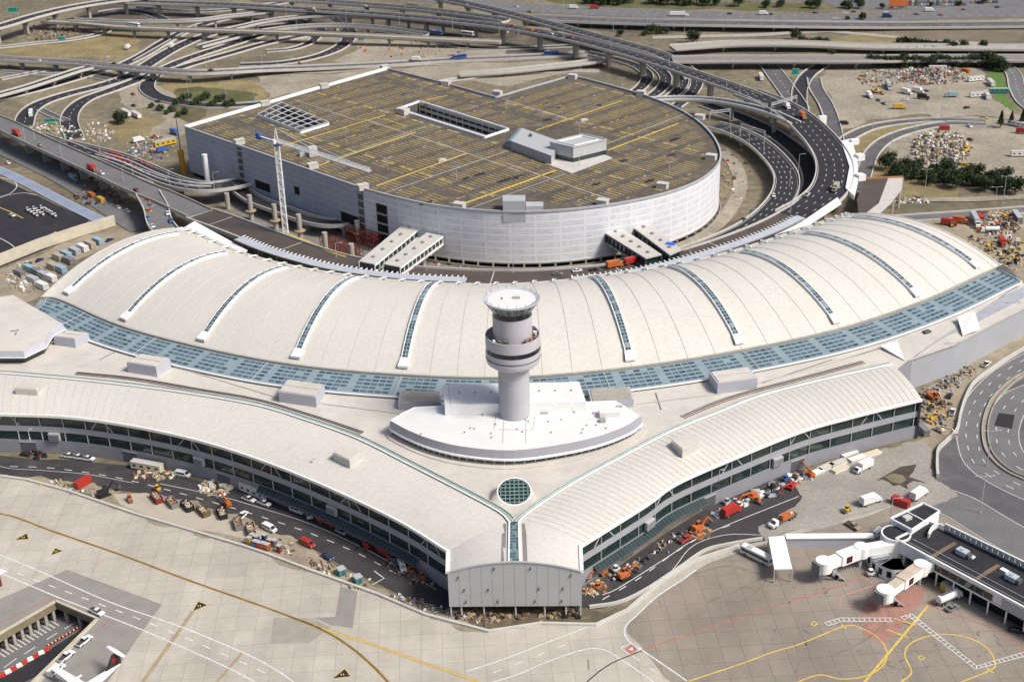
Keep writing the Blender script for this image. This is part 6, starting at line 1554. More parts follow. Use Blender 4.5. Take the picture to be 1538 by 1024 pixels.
sign(20, 15, 9, 4.5, 8, 'large green road sign above the corner of the upper viaduct'); sign(93, 58, 6, 3.2, 3, 'low green road sign inside the loop road'); sign(1195, 108, 5, 4.5, 5, 'green road sign between the slip roads under the beige motorway bridge')
sign(76, 181, 8, 2.6, 2.5, 'low green sign lying among materials by the bus'); sign(543, 58, 5, 3, 3, 'small green sign on the bend of the slip road')
# ================================================================ vehicles and movable things
def cm(nm, c, rough=.35, metal=0.0): return mat(nm, c, rough, metal, var=.08, scale=.8, spec=.5)
CC = {'white': (.72, .72, .71), 'silver': (.42, .43, .45), 'grey': (.2, .2, .21), 'black': (.02, .02, .022), 'red': (.40, .035, .025), 'dark red': (.2, .03, .025), 'orange': (.50, .13, .03), 'yellow': (.60, .38, .04), 'blue': (.05, .12, .35), 'dark blue': (.02, .04, .12), 'green': (.04, .2, .1), 'teal': (.03, .26, .24), 'beige': (.42, .37, .28), 'brown': (.14, .09, .06), 'cream': (.62, .56, .42), 'pale blue': (.3, .42, .5), 'tan': (.36, .28, .18)}
def paint(c): return cm('paint_'+c.replace(' ', '_'), CC[c])
tyre = mat('tyre_rubber', (.02, .02, .02), .9); hub = mat('wheel_hub', (.3, .3, .3), .5); lampm = mat('lamp_lens', (.75, .74, .68), .2); tail = mat('tail_lens', (.35, .02, .02), .3)
carglass = mat('car_glass', (.018, .024, .03), .08, spec=.8); cargo_floor = mat('load_bed', (.07, .06, .055), .8)
def ext(mb, prof, y0, y1, m, k=1.0):
    """side outline (x, z) pulled across y; k narrows the upper points"""
    zt = max(p[1] for p in prof); zb = min(p[1] for p in prof)
    def pt(p, y): f = 1-(1-k)*((p[1]-zb)/(zt-zb)); return (p[0], y*f, p[1])
    n = len(prof); A = [pt(p, y0) for p in prof]; B = [pt(p, y1) for p in prof]
    mb.face(A, m); mb.face(B[::-1], m)
    for i in range(n): j = (i+1) % n; mb.face([A[j], A[i], B[i], B[j]], m)
class Proto:
    def __init__(s, name): s.root = bpy.data.objects.new(name, None); COL.objects.link(s.root); s.ch = []; s.used = False
    def part(s, nm, mb, sub=()):
        o = mb.build(nm, s.root); g = []
        for n2, m2 in sub: g.append(m2.build(n2, o))
        s.ch.append((o, g))
    def place(s, loc, rz, label, cat, group=None, scale=None):
        if not s.used: r = s.root; s.used = True
        else:
            r = s.root.copy(); COL.objects.link(r)
            for k in list(r.keys()):
                if k == 'group': del r['group']
            for c, gs in s.ch:
                c2 = c.copy(); COL.objects.link(c2); c2.parent = r
                for g in gs: g2 = g.copy(); COL.objects.link(g2); g2.parent = c2
        r.location = loc; r.rotation_euler = (0, 0, rz); r.scale = (1, 1, 1) if scale is None else ((scale,)*3 if not isinstance(scale, tuple) else scale)
        return tag(r, label, cat, group)
def wheels(P_, xs, y, r=.33, w=.24):
    for x in xs:
        for s_ in (-1, 1):
            mb = MB(); mb.tube((x, s_*(y-w), r), (x, s_*y, r), r, m=tyre, n=12); h = MB(); h.tube((x, s_*y, r), (x, s_*(y+.02), r), r*.55, m=hub, n=8); P_.part('wheel', mb, [('hub', h)])
def lamps(P_, x, y, z, m=lampm, nm='headlight'):
    for s_ in (-1, 1): mb = MB(); mb.box((x, s_*y, z), (.08, .3, .18), 0, m); P_.part(nm, mb)
def p_car(c):
    p = Proto('parked_car'); m = paint(c); mb = MB()
    ext(mb, [(-2.25, .35), (-2.3, .75), (-2.15, .95), (-1.5, 1.0), (.95, .95), (2.1, .8), (2.28, .6), (2.2, .32)], -.9, .9, m, .94); p.part('body', mb)
    mb = MB(); ext(mb, [(-1.75, .95), (-1.05, 1.38), (.25, 1.38), (1.05, .95)], -.8, .8, carglass, .84); r = MB(); ext(r, [(-1.0, 1.38), (-.95, 1.44), (.15, 1.44), (.22, 1.38)], -.66, .66, m); p.part('windows_glass', mb, [('roof', r)])
    wheels(p, (-1.4, 1.4), .92); lamps(p, 2.24, .65, .58); lamps(p, -2.28, .65, .7, tail, 'tail_lamp'); return p
def p_pickup(c):
    p = Proto('pickup_truck'); m = paint(c); mb = MB()
    ext(mb, [(-2.7, .45), (-2.7, 1.05), (1.3, 1.1), (2.6, 1.0), (2.7, .7), (2.6, .42)], -.98, .98, m, .97); p.part('body', mb)
    mb = MB(); mb.box((-1.65, 0, 1.07), (1.9, 1.6, .05), 0, cargo_floor); p.part('load_bed', mb)
    mb = MB(); ext(mb, [(-.7, 1.08), (-.45, 1.72), (.75, 1.72), (1.35, 1.08)], -.85, .85, carglass, .86); r = MB(); r.box((.15, 0, 1.7), (1.1, 1.4, .08), 0, m); p.part('cab_glass', mb, [('roof', r)])
    wheels(p, (-1.7, 1.75), 1.0, .4); lamps(p, 2.66, .7, .7); return p
def p_van(c, L=5.6, rf=None):
    p = Proto('parked_van'); m = paint(c); mb = MB(); h = L/2
    ext(mb, [(-h, .4), (-h, 2.0), (-h+.15, 2.15), (h-1.5, 2.15), (h-.75, 1.3), (h, 1.1), (h, .4)], -.98, .98, m, .95); p.part('body', mb)
    mb = MB(); ext(mb, [(h-1.42, 2.06), (h-.7, 1.32), (h-.66, 1.3), (h-1.3, 2.1)], -.8, .8, carglass); p.part('windscreen', mb)
    for s_ in (-1, 1):
        mb = MB(); mb.box((-.5, s_*.955, 1.3), (L*.62, .06, .55), 0, carglass); p.part('side_window', mb)
    wheels(p, (-h+1.1, h-1.0), 1.0, .36); lamps(p, h, .7, .7); return p
def p_truck(c, bc=None, bl=6.0, bh=2.5):
    p = Proto('box_truck'); m = paint(c); b = paint(bc or c); mb = MB()
    ext(mb, [(bl/2-.2+.0, .6), (bl/2-.2, 2.2), (bl/2+1.1, 2.2), (bl/2+1.75, 1.4), (bl/2+1.9, .6)], -1.05, 1.05, m, .94)
    g = MB(); ext(g, [(bl/2+1.14, 2.1), (bl/2+1.72, 1.46), (bl/2+1.78, 1.46), (bl/2+1.2, 2.14)], -.85, .85, carglass); p.part('cab', mb, [('windscreen', g)])
    mb = MB(); mb.box((-.35, 0, .95), (bl, 2.4, bh), 0, b); mb.box((-.35, 0, .95+bh), (bl-.2, 2.2, .05), 0, concw if bc == 'white' else b); p.part('cargo_box', mb)
    mb = MB(); mb.box((.3, 0, .55), (bl+2, 1.0, .4), 0, dgrey); p.part('chassis', mb)
    wheels(p, (-bl/2+1.1, bl/2+.8), 1.12, .48, .3); lamps(p, bl/2+1.9, .8, .8); return p
def p_semi(c, tc='silver'):
    p = Proto('articulated_lorry'); m = paint(c); b = paint(tc); mb = MB()
    ext(mb, [(5.2, .7), (5.2, 2.9), (6.5, 2.9), (7.0, 1.9), (8.2, 1.6), (8.3, .7)], -1.15, 1.15, m, .93); g = MB(); ext(g, [(6.55, 2.8), (7.0, 1.95), (7.08, 1.95), (6.63, 2.85)], -.9, .9, carglass); p.part('cab', mb, [('windscreen', g)])
    mb = MB(); mb.box((-1.6, 0, 1.2), (12.6, 2.5, 2.7), 0, b); p.part('trailer', mb); mb = MB(); mb.box((.5, 0, .7), (13.5, 1.1, .45), 0, dgrey); p.part('chassis', mb)
    wheels(p, (-6.8, -5.6, 3.9, 5.1, 7.3), 1.2, .5, .35); return p
def p_trailer(c, L=12.2, H=2.6):
    p = Proto('site_trailer'); b = paint(c); mb = MB(); mb.box((0, 0, .55), (L, 2.6, H), 0, b); p.part('body', mb); mb = MB(); mb.box((0, 0, .55+H), (L+.2, 2.8, .12), 0, concw if c in ('white', 'cream') else lgrey); p.part('roof', mb)
    for k in range(4):
        for s_ in (-1, 1): mb = MB(); mb.box((-L/2+L*(k+.5)/4, s_*1.31, 1.5), (1.3, .05, .8), 0, carglass); p.part('window', mb)
    wheels(p, (-1.0, 1.0), 1.2, .4); return p
def p_bus(c):
    p = Proto('bus'); m = paint(c); mb = MB(); ext(mb, [(-5.6, .45), (-5.6, 2.9), (-5.4, 3.1), (5.3, 3.1), (5.6, 2.6), (5.7, .45)], -1.25, 1.25, m, .97); p.part('body', mb)
    for s_ in (-1, 1): mb = MB(); mb.box((0, s_*1.235, 1.5), (10.4, .06, .95), 0, carglass); p.part('side_window', mb)
    mb = MB(); mb.box((5.62, 0, 1.3), (.12, 2.1, 1.3), 0, carglass); p.part('windscreen', mb); mb = MB(); mb.box((-2.5, 0, 3.1), (1.8, 1.4, .25), 0, lgrey); p.part('roof_unit', mb)
    wheels(p, (-3.6, 3.6), 1.25, .5, .3); lamps(p, 5.7, .9, .7); return p
def p_skip(c, load=(.30, .26, .2)):
    p = Proto('waste_skip'); m = paint(c); mb = MB(); L, Wd, H, t = 6.0, 2.5, 1.7, .14
    for s_ in (-1, 1): mb.box((0, s_*(Wd/2), .2), (L, t, H), 0, m); mb.box((s_*L/2, 0, .2), (t, Wd, H), 0, m)
    mb.box((0, 0, .2), (L, Wd, .1), 0, m)
    for k in range(7):
        for s_ in (-1, 1): mb.box((-L/2+L*(k+.5)/7, s_*(Wd/2+.1), .25), (.14, .12, H-.1), 0, m)
    p.part('shell', mb); mb = MB(); lm = [mat('rubble_load', load, .9, var=.4, scale=2), mat('timber_load', (.42, .30, .16), .9), mat('pale_load', (.55, .52, .46), .9), mat('rust_load', (.22, .10, .05), .9)]
    for k in range(46): mb.box((rnd.uniform(-2.5, 2.5), rnd.uniform(-.85, .85), rnd.uniform(.7, 1.55)), (rnd.uniform(.3, 1.5), rnd.uniform(.2, .6), rnd.uniform(.15, .5)), rnd.uniform(0, 3), rnd.choice(lm))
    mb.box((0, 0, .3), (L-.3, Wd-.3, .9), 0, lm[0]); p.part('rubble', mb); return p
def p_excavator(c):
    p = Proto('excavator'); m = paint(c); 
    for s_ in (-1, 1): mb = MB(); ext(mb, [(-1.9, .1), (-2.1, .5), (-1.8, .85), (1.8, .85), (2.1, .5), (1.9, .1)], s_*1.3-.3, s_*1.3+.3, tyre); p.part('track', mb)
    mb = MB(); mb.box((-.5, 0, .95), (3.4, 2.4, 1.1), 0, m); mb.box((-1.7, 0, 2.05), (1.0, 2.2, .3), 0, m); p.part('house', mb)
    mb = MB(); mb.box((.5, .7, 1.5), (1.4, .95, 1.6), 0, carglass); mb.box((.5, .7, 3.1), (1.45, 1.0, .1), 0, m); p.part('cab', mb)
    mb = MB(); mb.bar((.9, -.2, 1.6), (3.4, -.2, 4.3), .5, .6, m); p.part('boom', mb); mb = MB(); mb.bar((3.4, -.2, 4.3), (5.3, -.2, 2.2), .35, .45, m); b = MB(); b.box((5.4, -.2, 1.2), (.9, 1.0, .9), 0, dgrey, taper=1.2); p.part('stick', mb, [('bucket', b)]); return p
def p_lift(c):
    p = Proto('boom_lift'); m = paint(c); mb = MB(); mb.box((0, 0, .5), (2.8, 2.1, .6), 0, m); p.part('base', mb); wheels(p, (-.95, .95), 1.1, .45)
    mb = MB(); mb.box((-.5, 0, 1.1), (2.4, 1.6, .9), 0, m); p.part('turret', mb); mb = MB(); mb.bar((-1.2, 0, 2.0), (5.2, 0, 3.2), .4, .5, m); mb.bar((5.2, 0, 3.2), (6.2, 0, 2.2), .3, .3, m); p.part('boom', mb)
    mb = MB(); mb.box((6.8, 0, 1.6), (1.0, 1.8, .1), 0, dgrey)
    for x in (6.3, 7.3):
        for y in (-.9, .9): mb.bar((x, y, 1.6), (x, y, 2.7), .08, .08, m)
    for y in (-.9, .9): mb.bar((6.3, y, 2.7), (7.3, y, 2.7), .08, .08, m)
    for x in (6.3, 7.3): mb.bar((x, -.9, 2.7), (x, .9, 2.7), .08, .08, m)
    p.part('basket', mb); return p
def p_firetruck(c):
    p = p_truck(c, c, 5.0, 1.9); mb = MB(); mb.box((-.3, 0, 2.87), (4.2, 1.9, .12), 0, mat('cream_sheet_load', (.62, .55, .38), .7)); p.part('top_load', mb); return p
def p_tanker(c):
    p = Proto('tank_truck'); m = paint(c); mb = MB(); mb.tube((-4.2, 0, 2.0), (2.6, 0, 2.0), 1.25, m=m, n=16); s2 = MB(); s2.box((-.8, 0, 3.2), (5, .5, .25), 0, dgrey); p.part('tank', mb, [('walkway', s2)])
    mb = MB(); ext(mb, [(2.9, .6), (2.9, 2.6), (4.4, 2.6), (4.9, 1.6), (4.9, .6)], -1.1, 1.1, paint('white'), .94); g = MB(); ext(g, [(4.44, 2.5), (4.88, 1.7), (4.94, 1.7), (4.5, 2.55)], -.9, .9, carglass); p.part('cab', mb, [('windscreen', g)]); mb = MB(); mb.box((0, 0, .55), (9, 1.1, .4), 0, dgrey); p.part('chassis', mb)
    wheels(p, (-3.2, -2.0, 3.9), 1.15, .48, .3); return p
def p_flatbed(c, lc):
    p = Proto('flatbed_truck'); m = paint(c); mb = MB(); ext(mb, [(3.4, .7), (3.4, 2.6), (4.7, 2.6), (5.3, 1.6), (6.2, 1.4), (6.3, .7)], -1.1, 1.1, m, .93); g = MB(); ext(g, [(4.74, 2.5), (5.26, 1.7), (5.34, 1.7), (4.8, 2.55)], -.9, .9, carglass); p.part('cab', mb, [('windscreen', g)])
    mb = MB(); mb.box((-1.4, 0, 1.0), (9.2, 2.4, .3), 0, dgrey); p.part('bed', mb); mb = MB(); l = paint(lc)
    mb.box((-1.5, 0, 1.3), (5.6, 2.0, .9), 0, l); mb.box((-.4, 0, 2.2), (2.6, 1.5, .7), 0, l); mb.bar((-4.5, 0, 2.6), (1.5, .2, 3.0), .4, .4, l); mb.box((-3.2, .4, 2.2), (1.2, 1.0, .5), 0, paint('cream')); p.part('orange_load', mb)
    wheels(p, (-5, -3.8, -2.6, 4.9), 1.15, .5, .32); return p
def p_forklift(c):
    p = Proto('small_loader'); m = paint(c); mb = MB(); mb.box((0, 0, .4), (2.4, 1.4, .9), 0, m); p.part('body', mb); mb = MB(); mb.box((-.1, 0, 1.3), (1.1, 1.1, .9), 0, carglass); mb.box((-.1, 0, 2.2), (1.25, 1.25, .1), 0, m); p.part('cab', mb)
    mb = MB(); mb.box((1.7, 0, .2), (.8, 1.7, .6), 0, dgrey, taper=.8); p.part('bucket', mb); wheels(p, (-.8, .8), .8, .42); return p
def p_crate(c, s=(2.4, 2.4, 2.2)):
    p = Proto('storage_box'); m = paint(c); mb = MB(); mb.box((0, 0, 0), s, 0, m); p.part('body', mb); mb = MB(); mb.box((0, 0, s[2]), (s[0]+.15, s[1]+.15, .12), 0, lgrey if c != 'white' else concw); p.part('lid', mb)
    mb = MB(); mb.box((s[0]/2+.02, 0, .1), (.05, s[1]*.5, s[2]*.8), 0, dgrey); p.part('door', mb); return p
def p_toilet(c): p = p_crate(c, (1.2, 1.2, 2.3)); p.root.name = 'portable_toilet'; return p
def p_container(c, L=6.1): p = Proto('shipping_container'); m = paint(c); mb = MB(); mb.box((0, 0, 0), (L, 2.4, 2.5), 0, m); 
def p_container(c, L=6.1):
    p = Proto('shipping_container'); m = paint(c); mb = MB(); mb.box((0, 0, .05), (L, 2.4, 2.5), 0, m)
    for k in range(int(L/.6)):
        for s_ in (-1, 1): mb.box((-L/2+.3+k*.6, s_*1.22, .2), (.22, .08, 2.2), 0, m)
    p.part('shell', mb); mb = MB(); mb.box((L/2+.02, 0, .15), (.06, 2.2, 2.3), 0, m)
    for y in (-.7, -.3, .3, .7): mb.bar((L/2+.08, y, .2), (L/2+.08, y, 2.4), .06, .06, dgrey)
    p.part('door', mb); return p
KIND = dict(car=(p_car, 'car'), pickup=(p_pickup, 'pickup truck'), van=(p_van, 'van'), truck=(p_truck, 'truck'), bus=(p_bus, 'bus'), skip=(p_skip, 'skip'), excavator=(p_excavator, 'excavator'), lift=(p_lift, 'boom lift'),
    fire=(p_firetruck, 'truck'), tanker=(p_tanker, 'tank truck'), loader=(p_forklift, 'loader'), box=(p_crate, 'storage box'), toilet=(p_toilet, 'portable toilet'), container=(p_container, 'container'), trailer=(p_trailer, 'trailer'))
PR = {}
NV_ = [0]
def put(kind, x, y, dx, dy, col, label, z=0, group=None, scale=None, args=()):
    key = (kind, col)+tuple(args)
    if key not in PR:
        if kind == 'semi': PR[key] = p_semi(col, *args)
        elif kind == 'flatbed': PR[key] = p_flatbed(col, *args)
        else: PR[key] = KIND[kind][0](col, *args)
    a = P(x, y, z); b = P(x+dx, y+dy, z); rz = atan2(b.y-a.y, b.x-a.x); NV_[0] += 1
    cat = {'semi': 'lorry', 'flatbed': 'flatbed truck'}.get(kind) or KIND[kind][1]
    return PR[key].place((a.x, a.y, a.z+(.09 if z == 0 else .03)), rz, label, cat, group, scale)
# --- service road beside the longer concourse
G = 'vehicles on the service roads'
for a in [
 ('van',275,715,10,2,'white','white van on the service road just past the second dark doorway'),
 ('bus',236,707,9,2,'white','cream white bus stopped against the longer concourse wall') if False else ('trailer',222,706,9,1.6,'cream','cream flat trailer on the kerb against the longer concourse wall'),
 ('trailer',382,743,9,4,'white','white site trailer with a cream roof against the longer concourse'),
 ('pickup',374,752,8,3,'white','white pickup with a red load beside the white site trailer'),
 ('pickup',397,758,8,3,'white','white pickup at the end of the white site trailer'),
 ('van',447,769,8,3,'white','white van parked on the black paving past the white site trailer'),
 ('van',465,774,1,7,'white','white van nose out next to the cream topped red truck'),
 ('fire',489,787,8,3,'red','red truck with a cream top beside the white nose out van'),
 ('car',513,800,8,4,'silver','silver car just past the cream topped red truck'),
 ('van',462,819,8,4,'red','red van on the works strip edge of the dark service road'),
 ('van',405,796,8,4,'white','large white van by the coloured drums'),
 ('car',492,838,7,4,'dark blue','dark blue car standing half on the verge past the red van'),
 ('van',559,820,8,-4,'red','small red van among the machines under the glass skirt'),
 ('fire',577,832,6,4,'red','red truck with a cream top under the glass skirt of the longer concourse'),
 ('van',604,853,3,7,'white','white van nose down the road near the nose end wall'),
 ('loader',617,860,3,4,'orange','orange loader beside the nose down white van'),
 ('lift',552,818,-6,-3,'orange','orange boom lift parked under the longer concourse glass skirt'),
 ('loader',590,842,5,4,'grey','grey machine between the red truck and the nose down white van'),
 ('loader',634,869,5,4,'orange','orange machine last before the nose end wall'),
 ('skip',236,751,6,7,'dark red','dark skip with a tan load, first of the skip row beside the apron'),
 ('skip',259,758,7,8,'grey','grey skip with pale rubble, second in the skip row'),
 ('skip',282,763,7,7,'black','black skip with rubble, third in the skip row'),
 ('skip',306,771,7,7,'brown','brown skip holding white pipes, fourth in the skip row'),
 ('skip',334,774,4,9,'black','black skip heaped with orange timber, fifth in the skip row'),
 ('skip',358,790,3,9,'grey','weathered grey skip, sixth in the skip row'),
 ('skip',377,798,2,9,'brown','brown skip nearest the coloured drums, last in the skip row'),
 ('loader',237,737,5,3,'yellow','small yellow loader above the first skip'),
 ('lift',342,760,-4,-4,'orange','orange boom lift in the road above the timber filled skip'),
 ('pickup',364,777,4,-4,'white','white small truck touching the sixth skip'),
 ('loader',195,752,2,4,'orange','small orange roller alone on the pale forecourt'),
 ('container',125,729,7,-4,'red','rust red steel box lying in the works strip by the apron corner'),
 ('excavator',157,744,6,-2,'black','black compressor machine in the works strip before the pale forecourt'),
 ('box',513,862,3,3,'teal','teal bin nearer the dark blue car of the two by the road'),
 ('box',538,874,3,3,'teal','teal bin nearer the nose of the two by the road'),
 ('pickup',104,687,8,1,'white','white baggage tug, first in the white group at the concourse wall'),
 ('pickup',118,689,8,1,'white','white baggage tug in the middle of the white group at the wall'),
 ('pickup',132,691,8,1,'white','white baggage tug, last in the white group at the concourse wall'),
 ('car',40,684,8,1,'black','black machine parked by the first dark doorway'),
 # --- shorter concourse side
 ('lift',905,862,-8,5,'orange','orange boom lift close to the nose end of the shorter concourse'),
 ('excavator',938,868,8,-3,'orange','orange excavator alone in the road lane near the nose'),
 ('loader',925,858,7,-3,'white','white machine between the orange excavator and the shorter concourse wall'),
 ('loader',898,884,7,-4,'orange','small orange machine at the foot of the nose wall'),
 ('pickup',1029,812,7,-4,'red','red truck beside the heap of orange formwork'),
 ('excavator',1049,797,7,-3,'orange','orange excavator digging in the formwork heap'),
 ('truck',1096,773,8,-4,'red','red truck on the road next to a row of white machines'),
 ('lift',1130,748,-8,4,'orange','orange boom lift against the shorter concourse wall'),
 ('loader',1137,755,5,2,'orange','small orange tractor beside the boom lift at the wall'),
 ('lift',1188,734,-9,7,'red','red boom lift with its boom pointing down the road'),
 ('loader',1180,722,6,-3,'blue','blue machine behind the red boom lift'),
 ('lift',1217,716,-6,-5,'orange','orange boom lift by the stacked white panels'),
 ('loader',1110,762,6,-3,'white','white machine next to the red truck'),
 ('loader',1092,757,6,-3,'silver','silver machine at the wall beyond the white one'),
 ('loader',1160,735,6,-3,'black','black drum shaped machine at the wall'),
 ('truck',1298,705,-8,4,'white','white box truck facing the concourse near the mud puddle'),
 ('truck',1305,757,9,-3,'white','long white box truck standing behind the red bin'),
 ('container',1352,758,8,3,'red','red steel bin in the yard beside the annex'),
 ('loader',1272,768,-5,3,'yellow','small yellow loader behind the long white box truck'),
 ('truck',1378,748,6,-4,'white','white cab truck between the red bin and the ring road barrier'),
 ('van',1320,802,6,-5,'white','white van nosed against the annex round stair'),
 ('bus',1136,839,10,5,'white','white bus beside the flat canopy of the shelter'),
 ('loader',1308,864,6,-1,'white','small white baggage cart between the two boarding bridges'),
 ('box',1420,885,6,3,'yellow','yellow covered baggage cart nearer the boarding bridge'),
 ('box',1428,891,6,3,'cream','cream covered baggage cart of the pair under the gate building'),
 ('tanker',1424,903,7,-3,'white','small white tank truck under the gate building'),
 ('car',1430,915,6,-3,'grey','grey open tug beside the small white tank truck'),
 ('car',1527,949,5,1,'black','black tug under the far end of the gate building'),
 ('pickup',1281,792,5,3,'tan','tan stacked drums on a cart in the yard'),
 ('pickup',1481,549,6,-5,'white','white car alone on the dirt lane beside the plain grey wall'),
 ('pickup',1430,621,3,-8,'white','white pickup on the dirt lane near the ring road barrier'),
 ('car',1426,596,4,-7,'black','black car above the white pickup on the dirt lane'),
 ('excavator',1400,600,5,3,'orange','orange excavator in the rubbish gap beside the squared gable'),
 ('lift',1412,648,6,3,'cream','cream machine at the ring road end of the rubbish gap'),
 ('container',1386,650,5,5,'grey','grey steel box against the foot of the squared gable'),
 # underpass corner
 ('pickup',146,921,6,3,'white','white pickup parked at the point of the underpass opening'),
 ('pickup',127,965,5,-4,'white','white pickup halfway down the underpass edge'),
 ('pickup',100,988,5,-4,'white','white pickup furthest down the underpass edge beside the plane'),
 ('van',85,1009,5,-4,'white','white van tucked under the wing of the plane'),
]: put(*a, group=None)
put('flatbed', 1176, 784, -9, 5, 'white', 'white flatbed lorry loaded with orange machinery at the end of the shelter road', args=('orange',))
